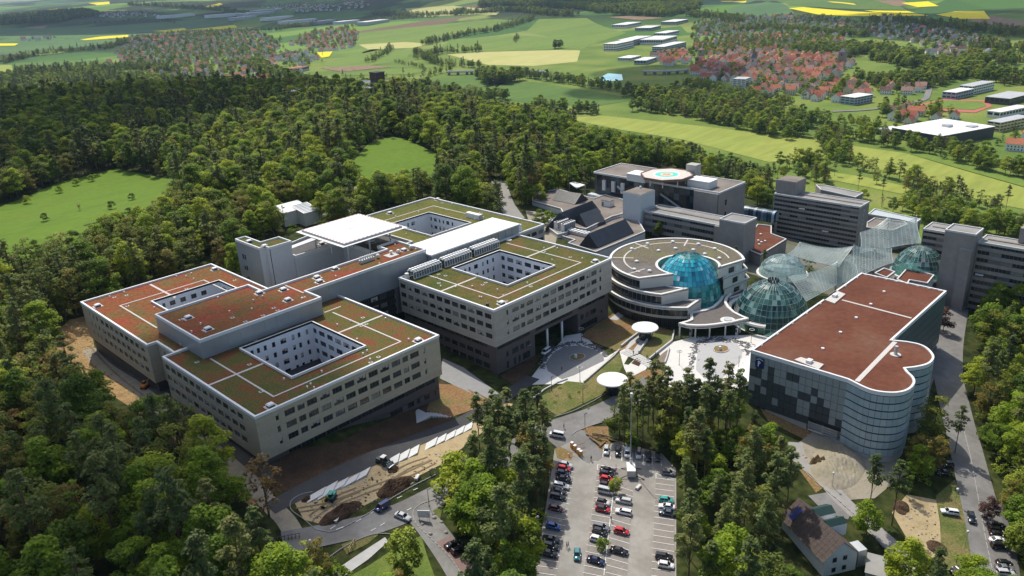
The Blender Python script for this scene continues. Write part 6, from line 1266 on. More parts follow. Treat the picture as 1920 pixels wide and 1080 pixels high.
t = thing("info_totem", "slim pink and grey information post beside the mast trailer", "sign", gp(*k8(702,382))); p = gp(*k8(702,382)); MB().cyl(p[0], p[1], .06, p[2], p[2]+2.8, 6).build("pole", STEEL, t); MB().box(p[0]-.35, p[0]+.35, p[1]-.06, p[1]+.06, p[2]+.6, p[2]+1.6).build("panel", mat("totem_pink", (.6, .3, .5), .5), t)
# wooden benches / rack by the footpath
p = gp(*k7(575,895)); t = thing("timber_frame", "light timber frame with rails beside the footpath", "timber frame", p, .5); WD = mat("raw_timber", (.5, .36, .17), .8)
for x in (-1.6, 0, 1.6): link("post", MB().box(x-.08, x+.08, -.08, .08, 0, 1.5).mesh("post", WD), t)
for z in (.6, 1.3): link("rail", MB().box(-1.7, 1.7, -.05, .05, z, z+.16).mesh("rail", WD), t)
p = gp(*k7(140,830)); t = thing("bicycle_rack", "dark metal rack lying along the kerb at the left of the road", "rack", p, -.55)
for i in range(8): link("hoop", MB().box(-3+i*.8, -2.9+i*.8, -.5, .5, .1, .9).mesh("hoop", DARKM), t)
link("rail", MB().box(-3.2, 3, -.05, .05, .9, 1.0).mesh("rail", DARKM), t)
# --- brown roofed house by the lane
kh = crop(1240, 680, 2.7)
A1, B1 = at(*kh(960,945), -2), at(*kh(1000,935), -2)
r0, r1 = at(*kh(700,690), 1.0), at(*kh(920,905), 1.0); e0, e1 = at(*kh(640,745), -3.), at(*kh(862,957), -3.)
dR = (r1-r0)[:2]; uR = dR/np.hypot(*dR); LH = np.hypot(*dR); nR = np.array([-uR[1], uR[0]]); 
HS_ = thing("gabled_house", "white house with long brown tiled roof, green dormers and a solar panel", "house", (*((r0+r1)/2)[:2], -9)); mid = ((r0+r1)/2)[:2]; wv = 4.6; zr_, ze = 1.0, -3.2; zg = float(h(*mid))-2
q = lambda s, t: mid+uR*s*LH/2+nR*t*wv
MB().add([(*q(-1,-.95), zg), (*q(1,-.95), zg), (*q(1,.95), zg), (*q(-1,.95), zg), (*q(-1,-.95), ze), (*q(1,-.95), ze), (*q(1,.95), ze), (*q(-1,.95), ze), (*q(-1,0), zr_-.2), (*q(1,0), zr_-.2)], [(0,1,5,4), (1,2,6,9,5), (2,3,7,6), (3,0,4,8,7)]).build("wall", mat("house_white", (.72, .73, .74), .8, .03), HS_)
TILE = mat("roof_tiles", (.088, .066, .056), .85, .25, 1.2, bump=.5)
for s in (-1, 1):
    for i in range(12):
        for j in range(6):
            f0, f1 = -1.05+2.1*i/12, -1.05+2.1*(i+.96)/12; t0, t1 = j/6*1.08, (j+1.06)/6*1.08; z0, z1 = zr_-(zr_-ze)*t0, zr_-(zr_-ze)*t1
            MB().add([(*q(f0, s*t0), z0+.02), (*q(f1, s*t0), z0+.02), (*q(f1, s*t1), z1+.1), (*q(f0, s*t1), z1+.1)], [(0,1,2,3)]).build("tile_strip", TILE, HS_)
sp = lambda f, t, dz=.16: (*q(f, t), zr_-(zr_-ze)*abs(t)+dz)
sgn = 1 if (q(0, 1)-mid) @ (-RT[:2]) > 0 else -1
MB().add([sp(-.86, sgn*.25, .2), sp(-.6, sgn*.25, .2), sp(-.6, sgn*.8, .2), sp(-.86, sgn*.8, .2)], [(0,1,2,3)]).build("solar_panel", mat("solar_blue", (.02, .03, .13), .2), HS_)
GRN = mat("green_metal", (.02, .05, .045), .6, .1)
for f0, f1 in ((-.75, -.3), (-.15, .2)):
    dm_ = MB(); a = [q(f0, -sgn*.25), q(f1, -sgn*.25), q(f1, -sgn*1.35), q(f0, -sgn*1.35)]; dm_.prism([tuple(x) for x in a], ze-.5, zr_-1.5); d_ = dm_.build("dormer", mat("house_white", (.72, .73, .74), .8, .03), HS_)
    m0, m1 = (np.array(a[0])+a[1])/2, (np.array(a[2])+a[3])/2; mb = MB(); mb.add([(*a[0], zr_-1.5), (*a[3], zr_-1.5), (*m1, zr_-.5), (*m0, zr_-.5), (*a[1], zr_-1.5), (*a[2], zr_-1.5)], [(0,1,2,3), (3,2,5,4), (1,5,2), (0,3,4)]); mb.build("dormer_roof", GRN, d_)
for i, z in enumerate((-7.2, -4.4)):
    for f in (-.35, .25): c = q(1.005, f); MB().obox(c, nR, 1.0, .1, z, z+1.2).build("window", GLASS2, HS_)
MB().prism([tuple(q(.55, -sgn*1.1)), tuple(q(.95, -sgn*1.1)), tuple(q(.95, -sgn*1.6)), tuple(q(.55, -sgn*1.6))], zg, ze-.3).build("lean_to", STEEL, HS_)
p = gp(*kr(650,1070)); t = thing("flat_shed", "pale flat roofed shed at the bottom edge near the lane", "shed", p); MB().obox(p, (1, .3), 7, 4, p[2]-1, p[2]+2.6).build("wall", LGREY, t); MB().obox(p, (1, .3), 7.4, 4.4, p[2]+2.6, p[2]+2.8).build("roof", OLDROOF2, t)
# --- cars
PAINT = objcol_mat("car_paint", .22, coat=.6); CGL = mat("car_glass", (.012, .014, .016), .05, .02, spec=.6); HLM = mat("headlight_glass", (.75, .76, .78), .1); TLM = mat("taillight_red", (.35, .015, .012), .2)
CARM = {}
def car_meshes(kind):
    if kind in CARM: return CARM[kind]
    L, Wd, Hb, Ht, hood, cab0, cab1, ra, rb_ = {"hatch": (4.0, 1.72, .88, 1.47, 1.0, -.42, .28, -.36, .08), "estate": (4.45, 1.76, .9, 1.48, 1.1, -.48, .26, -.44, .08), "saloon": (4.55, 1.78, .88, 1.42, 1.1, -.36, .24, -.20, .06), "van": (4.5, 1.85, 1.0, 1.85, .8, -.49, .36, -.47, .22)}[kind]
    S = [(-.5, .42, .8, .80), (-.495, .55, .93, .9), (-.45, .98, .98, .97), (-.3, 1, 1, 1), (0, 1, 1, 1), (.25, 1, .99, 1), (.36, .93, .98, .98), (.45, .82, .94, .93), (.492, .66, .86, .84), (.5, .5, .78, .78)]; mb = MB(); V = []; n = 8
    for fx, fh, fw, _ in S:
        hw = Wd/2*fw; zt = .3+(Hb-.3)*fh; V += [(fx*L, -hw*.92, .22), (fx*L, -hw, .42), (fx*L, -hw, zt-.14), (fx*L, -hw*.88, zt), (fx*L, hw*.88, zt), (fx*L, hw, zt-.14), (fx*L, hw, .42), (fx*L, hw*.92, .22)]
    F = [(i*n+k, i*n+(k+1) % n, (i+1)*n+(k+1) % n, (i+1)*n+k) for i in range(len(S)-1) for k in range(n)]+[tuple(range(n))[::-1], tuple(range((len(S)-1)*n, len(S)*n))]
    body = mb.add(V, F).mesh("body", PAINT, True)
    b0, b1, t0, t1 = cab0*L, cab1*L, ra*L, rb_*L; hb, ht = Wd/2*.86, Wd/2*.68
    mb = MB(); lo = [(b0,-hb,Hb-.03), (b1,-hb,Hb-.03), (b1,hb,Hb-.03), (b0,hb,Hb-.03)]; hi = [(t0,-ht,Ht-.06), (t1,-ht,Ht-.06), (t1,ht,Ht-.06), (t0,ht,Ht-.06)]
    mb.add(lo+hi, [(0,1,5,4), (1,2,6,5), (2,3,7,6), (3,0,4,7)]); glass = mb.mesh("window_band", CGL)
    mb = MB(); mb.add([(t0-.05,-ht-.02,Ht-.07), (t1+.05,-ht-.02,Ht-.07), (t1+.05,ht+.02,Ht-.07), (t0-.05,ht+.02,Ht-.07), (t0+.12,-ht*.85,Ht), (t1-.1,-ht*.85,Ht), (t1-.1,ht*.85,Ht), (t0+.12,ht*.85,Ht)], [(0,1,5,4), (1,2,6,5), (2,3,7,6), (3,0,4,7), (4,5,6,7)])
    for s in (-1, 1):
        for f in (.0, .5, 1.):
            xb, xt = b0+(b1-b0)*f, t0+(t1-t0)*f; mb.tube((xb, s*hb*1.005, Hb-.03), (xt, s*ht*1.01, Ht-.06), .045, 4)
    roof = mb.mesh("roof", PAINT)
    mb = MB(); mb.add(*cylY(0, 0, 0, .32, .2)); ty = mb.mesh("tyre", RUB); mb = MB(); mb.add(*cylY(0, 0, 0, .19, .215)); rim = mb.mesh("rim", STEEL)
    hl = MB().box(-.12, .06, -.2, .2, -.07, .07).mesh("headlight", HLM); tl = MB().box(-.05, .05, -.16, .16, -.1, .1).mesh("tail_light", TLM); mi = MB().box(-.09, .09, -.11, .11, -.06, .07).mesh("wing_mirror", PAINT)
    CARM[kind] = (L, Wd, Hb, body, glass, roof, ty, rim, hl, tl, mi); return CARM[kind]
def car(label, p, rz, kind, col, roofcol=None, cat="car"):
    L, Wd, Hb, body, glass, roof, ty, rim, hl, tl, mi = car_meshes(kind); s = .945; e = .6; u = np.array((math.cos(rz), math.sin(rz))); za, zb = float(h(*(p[:2]-u*2))), float(h(*(p[:2]+u*2)))
    t = thing("parked_car" if cat == "car" else cat, label, "van" if kind == "van" else "car", (p[0], p[1], (za+zb)/2+.2), rz, scale=s); t.rotation_euler = (0, -math.atan2(zb-za, 4), rz)
    link("body", body, t, col=col); link("window_band", glass, t); link("roof", roof, t, col=roofcol or col)
    for x in (-.3*L, .31*L):
        for y in (-Wd/2+.1, Wd/2-.1): w = link("wheel", ty, t, (x, y, .32)); link("rim", rim, w)
    for y in (-.58, .58): link("headlight", hl, t, (L*.475, y, Hb*.72)); link("tail_light", tl, t, (-L*.487, y, Hb*.86))
    for y in (-Wd/2-.03, Wd/2+.03): link("wing_mirror", mi, t, (L*.2, y, Hb+.03))
    return t
SIL, WHT, BLK, RED, DBL, BLU, GRY, TEA, DRD = (.5, .51, .52), (.78, .78, .78), (.012, .012, .014), (.5, .015, .02), (.012, .02, .07), (.02, .1, .36), (.16, .17, .18), (.05, .36, .33), (.13, .02, .018)
rowL = dirn(k8(220,605), k8(380,640)); rowC = dirn(k8(545,865), k8(635,890)); rowR = dirn(k8(960,855), k8(1092,878)); rowT = dirn(k8(664,240), k8(660,296))
PARKED = [((357,343), rowL, "estate", SIL, "silver estate car first in the left parking row"), ((347,368), rowL, "hatch", RED, "bright red car second in the left parking row"), ((340,402), rowL, "hatch", DBL, "dark blue car below the bright red one in the left row"), ((345,438), rowL, "saloon", BLK, "black car above the white one in the left row"), ((330,485), rowL, "estate", WHT, "white car alone of its colour in the left row"), ((312,525), rowL, "saloon", BLK, "black car just below the white one in the left row"), ((308,560), rowL, "estate", BLK, "black estate second below the white car in the left row"), ((292,640), rowL, "hatch", DRD, "dark red car in tree shade in the left row"), ((275,760), rowL, "hatch", BLU, "bright blue hatchback in the left row"), ((262,850), rowL, "saloon", BLK, "black car first below the bright blue hatchback"), ((256,893), rowL, "estate", BLK, "black car middle of three below the bright blue hatchback"), ((245,943), rowL, "saloon", BLK, "black car last of three at the left row's lower end"),
 ((645,380), rowC, "saloon", BLK, "black car uppermost in the middle double row"), ((640,407), rowC, "estate", BLK, "black estate second in the middle double row"), ((638,440), rowC, "hatch", RED, "red car beside the upper lime tree"), ((634,482), rowC, "hatch", BLK, "black car with yellow roof bar beside the lime tree"), ((633,522), rowC, "van", SIL, "silver people carrier at the lime tree's foot"), ((612,597), rowC, "hatch", (.62, .6, .6), "silver white hatchback above the red car with black roof"), ((612,643), rowC, "hatch", RED, "red hatchback with black roof in the middle row"), ((602,765), rowC, "estate", GRY, "dark grey estate above the lower small tree"), ((592,795), rowC, "hatch", BLK, "black car beside the lower small tree"), ((575,847), rowC, "hatch", WHT, "white car half under the lower small tree"), ((565,990), rowC, "saloon", DBL, "dark blue car lowest in the middle row"),
 ((752,587), rowC+math.pi, "estate", SIL, "silver estate facing the silver white hatchback"), ((752,662), rowC+math.pi, "estate", WHT, "white off-road estate facing the red black roofed hatchback"), ((738,792), rowC, "hatch", RED, "red hatchback alone in the right half of the middle row"), ((722,925), rowC, "saloon", BLK, "black car low in the right half of the middle row"),
 ((1055,398), rowR, "hatch", GRY, "grey hatchback uppermost in the right row"), ((1040,582), rowR, "hatch", TEA, "turquoise hatchback in the right row"), ((1045,626), rowR+math.pi, "saloon", WHT, "white car below the turquoise one in the right row"), ((1047,668), rowR+math.pi, "saloon", (.05, .075, .1), "blue grey car below the white one in the right row"), ((1026,965), rowR, "estate", BLK, "black car above the white one at the right row's lower end"), ((1037,1022), rowR, "hatch", WHT, "white hatchback lowest in the right row"),
 ((637,242), rowT, "hatch", SIL, "silver hatchback first in the top row by the logs"), ((715,252), rowT, "hatch", BLK, "black hatchback between silver and white in the top row"), ((780,257), rowT, "van", WHT, "white people carrier in the top row beside the mast"), ((855,267), rowT, "estate", (.6, .6, .58), "pale car with black roof in the top row"), ((920,286), rowT, "saloon", BLK, "black car fifth in the shaded top row"), ((983,290), rowT, "hatch", (.015, .016, .022), "black hatchback last in the shaded top row")]
for q, rz, kd, c, lab in PARKED: car(lab, gp(*k8(*q)), rz, kd, c, BLK if 'black roof' in lab and 'facing' not in lab else None)
MORE = [(k8(440,950), dirn(k8(444,905), k8(438,1000)), "hatch", (.02, .17, .19), "teal car driving down the car park aisle", "moving_car"), (k8(300,140), dirn(k8(335,150), k8(260,135)), "van", (.62, .63, .64), "silver white van turning at the fork above the car park", "moving_car"), (k7(783,630), dirn(k7(835,600), k7(735,660)), "van", (.01, .02, .13), "dark blue van on the main road by the heaps", "moving_car"), (k7(918,692), dirn(k7(875,675), k7(960,710)), "saloon", SIL, "silver grey car turning at the road bend", "moving_car"),
 (k7(1258,885), dirn(k7(1210,900), k7(1300,870)), "saloon", BLK, "black car by the brick forecourt, upper of two", "parked_car"), (k7(1300,922), dirn(k7(1250,940), k7(1345,905)), "estate", BLK, "black car by the brick forecourt, lower of two", "parked_car"), (kp(375,368), dirn(kp(400,350), kp(350,388)), "van", WHT, "white van parked beside the entrance columns", "parked_car"),
 (kr(1110,398), 2.4, "saloon", BLK, "black car in shade behind the drum, lower one", "parked_car"), (kr(1132,340), 2.4, "hatch", BLK, "black car in shade behind the drum, upper one", "parked_car"), (kr(1150,662), dirn(kr(1195,668), kr(1105,655)), "estate", WHT, "white car on the verge beside the globe lamp", "parked_car"), (kr(1298,697), dirn(kr(1290,655), kr(1305,740)), "saloon", (.012, .02, .024), "dark car driving along the right hand road", "moving_car")]
for i, (q, c, lab) in enumerate((((1465,752), BLK, "black car first in the roadside row on the right"), ((1470,785), BLK, "black car second in the roadside row on the right"), ((1474,815), BLK, "black car third in the roadside row on the right"), ((1478,855), WHT, "white car in the roadside row on the right"), ((1488,892), BLK, "black car just below the white one by the roadside"), ((1520,1010), BLK, "black car first of the lower roadside group"), ((1522,1042), GRY, "grey car middle of the lower roadside group"), ((1528,1074), SIL, "silver car last of the lower roadside group"))):
    MORE.append((kr(*q), dirn(kr(1420,790), kr(1530,800)), ("saloon", "estate", "hatch")[i % 3], c, lab, "parked_car"))
MORE += [(kr(1205,1058), 2.6, "hatch", BLK, "black car under the pine at the bottom right edge", "parked_car"), ((500,1062), .2, "saloon", BLK, "black car half under trees at the bottom left", "parked_car"), ((480,1072), .2, "estate", BLK, "second black car under trees at the bottom left edge", "parked_car"), ((k7(1400,1065)), .5, "hatch", WHT, "white car under the broad green tree at the bottom edge", "parked_car"), (crop(1720,400,5.4)(225,875), 1.2, "hatch", (.3, .36, .42), "pale blue car in the yard under the planted terrace", "parked_car")]
for q, rz, kd, c, lab, nm in MORE: car(lab, gp(*q), rz, kd, c, cat=nm if nm != "parked_car" else "car")
# --- people: one skinned body each, hair and bag as children
def person(label, q, rz, top, legs, hair=(.03, .02, .015), stride=.28):
    p = gp(*q); t = thing("person", label, "person", (p[0], p[1], p[2]+.16), rz, scale=.95)
    J = [(0,0,.95),(0,0,1.15),(0,0,1.38),(0,0,1.5),(.02,0,1.66), (0,.19,1.4),(.05,.25,1.13),(.16,.25,.92),(.2,.25,.84), (0,-.19,1.4),(-.06,-.25,1.13),(.02,-.25,.9),(.05,-.25,.82), (.0,.1,.9),(stride*.6,.1,.5),(stride*.55,.1,.08),(stride*.55+.16,.1,.04), (0,-.1,.9),(-stride*.2,-.1,.5),(-stride*.9,-.1,.1),(-stride*.9+.15,-.1,.04)]
    E_ = [(0,1),(1,2),(2,3),(3,4),(2,5),(5,6),(6,7),(7,8),(2,9),(9,10),(10,11),(11,12),(0,13),(13,14),(14,15),(15,16),(0,17),(17,18),(18,19),(19,20)]; R_ = [.14,.13,.16,.065,.105,.075,.05,.04,.042,.075,.05,.04,.042,.1,.07,.05,.045,.1,.07,.05,.045]
    me = bpy.data.meshes.new("body"); me.from_pydata(J, E_, []); o = link("body", me, t); md = o.modifiers.new("skin", 'SKIN'); sk = me.skin_vertices[0].data if me.skin_vertices else None
    if sk is None:
        bm = bmesh.new(); bm.from_mesh(me); lay = bm.verts.layers.skin.verify(); bm.to_mesh(me); bm.free(); sk = me.skin_vertices[0].data
    for i, r in enumerate(R_): sk[i].radius = (r, r)
    sk[0].use_root = True; sb = o.modifiers.new("sub", 'SUBSURF'); sb.levels = sb.render_levels = 1
    m = bpy.data.materials.new("clothes"); m.use_nodes = True; nt = m.node_tree; b = nt.nodes["Principled BSDF"]; tc = nt.nodes.new("ShaderNodeTexCoord"); sp_ = nt.nodes.new("ShaderNodeSeparateXYZ"); nt.links.new(tc.outputs["Object"], sp_.inputs[0]); mp = nt.nodes.new("ShaderNodeMapRange"); mp.inputs[2].default_value = 1.8; nt.links.new(sp_.outputs[2], mp.inputs[0]); cr = nt.nodes.new("ShaderNodeValToRGB"); cr.color_ramp.interpolation = 'CONSTANT'; e = cr.color_ramp.elements
    e[0].position = 0; e[0].color = (.02, .02, .02, 1); e[1].position = .06; e[1].color = (*legs, 1); k = e.new(.53); k.color = (*top, 1); k = e.new(.825); k.color = (.5, .32, .24, 1); nt.links.new(mp.outputs[0], cr.inputs[0]); nt.links.new(cr.outputs[0], b.inputs["Base Color"]); me.materials.append(m)
    link("hair", MB().sphere((-.02, 0, 1.68), .115, 10, 6, 0, 1.05, True).mesh("hair", mat("hair_dark", (.03, .02, .015), .8), True), t)
for q, rz, top, legs, lab in ((k8(535,305), 1.2, (.03, .03, .035), (.02, .02, .03), "person in dark clothes walking into the car park"), (k8(351,85), 2., (.25, .08, .07), (.03, .035, .06), "person crossing the road above the car park fork"), (k8(370,895), -1., (.05, .05, .06), (.04, .04, .05), "person in dark jacket walking beside the aisle, left of two"), (k8(380,888), -1., (.4, .38, .36), (.05, .05, .06), "person in pale top beside the one in the dark jacket"), (k8(668,712), .3, (.3, .22, .14), (.03, .03, .04), "person standing at the middle strip's small post"), (kp(715,340), 1., (.03, .03, .04), (.03, .03, .04), "person in dark clothes on the shaded forecourt"), (kp(818,362), 1., (.04, .04, .05), (.03, .03, .03), "person with dark coat at the top of the stairs"), (kp(963,380), .4, (.06, .07, .1), (.05, .05, .06), "person on the middle stair landing"), (kp(1055,412), .4, (.04, .04, .04), (.02, .02, .03), "person at the lower stair by the wall"), (kp(1112,390), 2., (.05, .05, .05), (.03, .03, .04), "person on the paved path beside the grass bank"), (kp(480,488), 1.5, (.3, .06, .05), (.05, .05, .05), "person in red top at the forecourt's near edge"), (h5(800,400), 1., (.2, .2, .2), (.04, .04, .05), "person on the yard behind the helipad")):
    person(lab, q, rz, top, legs)
# entrance details under the canopy
for q, lab in ((kp(1350,245), "pale info pillar left under the curved canopy"), (kp(1660,245), "pale info pillar right under the curved canopy")): p = gp(*q); t = thing("info_pillar", lab, "info pillar", p); MB().box(p[0]-.5, p[0]+.5, p[1]-.3, p[1]+.3, p[2], p[2]+2.6).build("panel", LGREY, t); MB().box(p[0]-.52, p[0]-.5, p[1]-.25, p[1]+.25, p[2]+1.2, p[2]+2.3).build("display", GLASS2, t)
# low shrubs of stones and bollards on the verge
for i, q in enumerate(((1050,735), (1105,800), (1130,690), (1180,720), (1210,790))): p = gp(*k7(*q)); t = thing("boulder", ["dark boulder lowest at the kerb on the verge", "dark boulder by the shaded verge corner", "dark boulder under the sign board's lamp", "grey boulder at the verge path", "grey boulder nearest the brick forecourt"][i], "boulder", p); MB().sphere((p[0], p[1], p[2]+.2), .45+.1*(i % 3), 8, 5, 0, .7).build("stone", OLDC, t)
flat("brick_forecourt", [k7(1145,855), k7(1240,815), k7(1360,920), k7(1420,1080), k7(1340,1080)], mat("brick_paving", (.22, .15, .13), .9, .12, 2.), .2)
# --- loose stones and tyre tracks on the bare earth
mb = MB()
for area, n_ in (([k7(200,590), k7(400,520), k7(1000,300), k7(1180,230), k7(1150,380), k7(700,600), k7(340,740)], 260), ([(110,640), (160,600), (180,660), (300,770), (260,760), (150,690)], 120), ([kr(150,250), kr(400,240), kr(560,330), kr(450,480), kr(250,420)], 120), ([kr(760,620), kr(1050,600), kr(1080,850), kr(900,800)], 70)):
    P = gpoly(area); xs = [p[0] for p in P]; ys = [p[1] for p in P]
    for _ in range(n_*3):
        p = (rg3.uniform(min(xs), max(xs)), rg3.uniform(min(ys), max(ys)))
        if n_ > 0 and in_poly([p], P)[0]: z = float(h(*p)); s_ = rg3.uniform(.1, .38); mb.sphere((p[0], p[1], z+.1), s_, 5, 3, rg3.choice((0, 0, 1, 2)), .6); n_ -= 1
mb.build("rubble", [OLDC, CLAY, DIRT], kind='stuff')
TRK = mat("tyre_track", (.2, .15, .09), .95, .2, .6)
for L_ in ([k7(210,640), k7(420,600), k7(640,520), k7(900,420), k7(1130,310)], [k7(300,690), k7(480,560), k7(620,500)], [k7(830,420), k7(960,340), k7(1100,290)], [(170,650), (230,712), (300,765), (380,830)], [kr(260,420), kr(350,400), kr(420,430)]):
    W3 = [gp(*q) for q in L_]
    for s_ in (-.85, .85): strip_mesh(MB(), smooth_line([w+np.array((0, s_, 0)) for w in W3], 5), .42, .2).build("tyre_track", TRK, kind='structure')
# ================================================================== TOWNS AND FAR BUILDINGS
HWALL = objcol_mat("house_wall", .85, ramp=[(0, (.7, .68, .64)), (.6, (.8, .79, .77)), (.85, (.7, .6, .45)), (1, (.58, .48, .42))])
HROOF = {"red": mat("roof_red", (.31, .088, .052), .85, .25, .04), "orange": mat("roof_orange", (.40, .145, .075), .85, .2, .04), "brown": mat("roof_brown", (.16, .095, .07), .85, .25, .04), "grey": mat("roof_grey", (.16, .155, .155), .8, .1, .3), "pink": mat("roof_faded", (.31, .19, .145), .85, .2, .04)}
HW = mat("pane_dark", (.03, .035, .04), .2)
def house_mb(mb, x, y, z, a, lx, ly, hw, hr, wi=0, ri=1):
    u = np.array((math.cos(a), math.sin(a))); n = np.array((-u[1], u[0])); c = np.array((x, y)); q = lambda s, t: c+u*s*lx/2+n*t*ly/2; e = 1.07
    B = [q(-1,-1), q(1,-1), q(1,1), q(-1,1)]; Rr = [q(-1,0), q(1,0)]
    mb.add([(*p, z-2) for p in B]+[(*p, z+hw) for p in B]+[(*p, z+hw+hr) for p in Rr], [(0,1,5,4), (1,2,6,5), (2,3,7,6), (3,0,4,7), (5,6,9), (7,4,8)], wi)
    E_ = [q(-e,-e*1.08), q(e,-e*1.08), q(e,e*1.08), q(-e,e*1.08)]; R2 = [q(-e,0), q(e,0)]; zz = z+hw-hr*.1
    mb.add([(*p, zz) for p in E_]+[(*p, z+hw+hr+.12) for p in R2], [(0,1,5,4), (2,3,4,5)], ri)
HM = {}
def house_mesh(k, roof):
    if (k, roof) not in HM:
        mb = MB(); lx, ly, hw, hr = [(12,9,5.5,4.2), (15,10,6,4.6), (10,9,5,4), (19,11,7.5,4.5), (13,11,8.5,5)][k]; house_mb(mb, 0, 0, 0, 0, lx, ly, hw, hr)
        for i in range(int(lx/3)):
            for r in range(1 if hw < 6 else 2):
                x = -lx/2+1.5+i*3
                for s in (-1, 1): mb.quad((x-.55, s*(ly/2+.04), 1+r*2.8), (x+.55, s*(ly/2+.04), 1+r*2.8), (x+.55, s*(ly/2+.04), 2.4+r*2.8), (x-.55, s*(ly/2+.04), 2.4+r*2.8), 2)
        for s in (-1, 1):
            for y in (-1.8, 1.8): mb.quad((s*(lx/2+.04), y-.5, 1.2), (s*(lx/2+.04), y+.5, 1.2), (s*(lx/2+.04), y+.5, 2.6), (s*(lx/2+.04), y-.5, 2.6), 2)
        mb.box(lx*.15, lx*.15+.8, -.4, .4, hw+hr*.6, hw+hr+.9, 1); HM[(k, roof)] = mb.mesh("house", (HWALL, HROOF[roof], HW))
    return HM[(k, roof)]
HOUSES = []                                             # (x, y, z, angle, mesh key, roof, district)
TT = []
def district(pts, spacing, roofs, ang, kinds, name, dens=.8, tree=.35, big=0):
    P = gpoly(pts); xs = [p[0] for p in P]; ys = [p[1] for p in P]; rg = random.Random(len(HOUSES)+3); x = min(xs)
    x0, y0 = np.mean(xs), np.mean(ys); R_ = max(max(xs)-min(xs), max(ys)-min(ys)); nn = int(R_/spacing)+1; c, s = math.cos(ang), math.sin(ang)
    for i in range(-nn, nn+1):
        for j in range(-nn, nn+1):
            ux = i*spacing*1.15+rg.uniform(-.25, .25)*spacing; uy = j*spacing+rg.uniform(-.2, .2)*spacing; a2 = .25*math.sin(ux/130+uy/170)
            xx = x0+ux*c-uy*s; yy = y0+ux*s+uy*c
            if not in_poly([(xx, yy)], P)[0]: continue
            if any(in_poly([(xx, yy)], b)[0] for b in BIGF): continue
            if rg.random() < dens: HOUSES.append((xx, yy, float(h(xx, yy)), ang+a2+(math.pi/2 if rg.random() < .35 else 0), rg.choice(kinds), rg.choice(roofs), name))
            for _ in range(int(tree*2.6+rg.random())):
                q = (xx+rg.uniform(.25, .9)*spacing, yy+rg.uniform(.25, .9)*spacing); TT.append((q[0], q[1], float(h(*q)), rg.choice((0, 1, 3, 12, 4, 16, 12, 2)), rg.uniform(.5, .9), rg.uniform(0, 6), None))
def TOWN_TREES(): TREES.extend(TT)
BIGF = []
def big(name, label, cat, q, lx, ly, hh, ang, wall, roof, rows=0, roofobj=None, dark=False):
    """large flat roofed building with window bands, its footprint centre at the pixel"""
    p = gp(*q); u = (math.cos(ang), math.sin(ang)); n = (-u[1], u[0]); t = thing(name, label, cat, p, ang); z = 0
    f = lambda m=1.: [(p[0]+u[0]*a*lx/2*m+n[0]*b*ly/2*m, p[1]+u[1]*a*lx/2*m+n[1]*b*ly/2*m) for a, b in ((-1,-1),(1,-1),(1,1),(-1,1))]
    BIGF.append([(p[0]+(q_[0]-p[0])*1.15, p[1]+(q_[1]-p[1])*1.15) for q_ in f()]); CLEAR.append(f(1.1))
    link("wall", MB().box(-lx/2, lx/2, -ly/2, ly/2, -3, hh).mesh("wall", wall), t); link("roof", MB().box(-lx/2-.3, lx/2+.3, -ly/2-.3, ly/2+.3, hh, hh+.5).mesh("roof", roof), t)
    for r in range(rows):
        zz = hh*(r+.45)/rows; h2 = hh/rows*.42
        for s in (-1, 1):
            k = max(2, int(lx/6)); w = bpy.data.meshes.new("window")
            for i in range(k): link("window", MB().box(-lx/2+lx*(i+.12)/k, -lx/2+lx*(i+.88)/k, s*ly/2-.05, s*ly/2+.05, zz, zz+h2).mesh("window", HW), t)
            k = max(1, int(ly/6))
            for i in range(k): link("window", MB().box(s*lx/2-.05, s*lx/2+.05, -ly/2+ly*(i+.12)/k, -ly/2+ly*(i+.88)/k, zz, zz+h2).mesh("window", HW), t)
    return t
FW_ = mat("factory_white", (.72, .72, .71), .7, .04, .05); FG = mat("factory_grey", (.42, .43, .44), .7, .06, .05); FR_ = mat("factory_roof", (.66, .66, .65), .7, .05, .05); FB = mat("facade_blue_grey", (.33, .4, .45), .6, .05); FY = mat("school_yellow", (.6, .52, .3), .8, .05); DKW = mat("store_dark_cladding", (.055, .06, .065), .6, .1, .1)
va = YAW
s_ = big("supermarket", "large dark clad store with white flat roof on the near edge of town", "supermarket", (1765,258), 82, 60, 11, -.35, DKW, mat("store_roof", (.78, .77, .74), .7, .04, .1), 0)
link("roof_unit", MB().box(0, 8, -6, 2, 11.5, 14).mesh("roof_unit", STEEL), s_); link("roof_unit", MB().box(16, 26, -22, -14, 11.5, 13).mesh("roof_unit", STEEL), s_)
big("store_annex", "low white annex at the dark store's left end", "shop", (1672,252), 24, 20, 6, -.35, FW_, FR_, 1)
big("office_block", "pale glass office with flat roof beside the town trees", "office", (1605,193), 38, 22, 10, -.25, FB, FR_, 3)
big("school_building", "white school block with blue trim beyond the stadium, rear one", "school", (1830,172), 60, 18, 11, -.2, FW_, FG, 3); big("school_building", "lower school wing with pale blue front nearest the stadium", "school", (1795,182), 46, 18, 9, -.2, FB, FR_, 2)
big("long_hall", "long pale hall at the right edge past the stadium", "hall", (1890,215), 60, 16, 7, -.3, FW_, FR_, 1); big("yellow_block", "yellow three storey block with dark roof at the right edge", "block", (1890,240), 56, 15, 10, -.3, FY, FG, 3); big("dark_hall", "dark flat roofed hall far right beyond the school", "hall", (1890,190), 60, 30, 8, -.2, DKW, FG, 1)
big("white_block", "pale block with flat roof at the old town's near edge", "block", (1390,165), 26, 20, 15, .2, FW_, FG, 5)
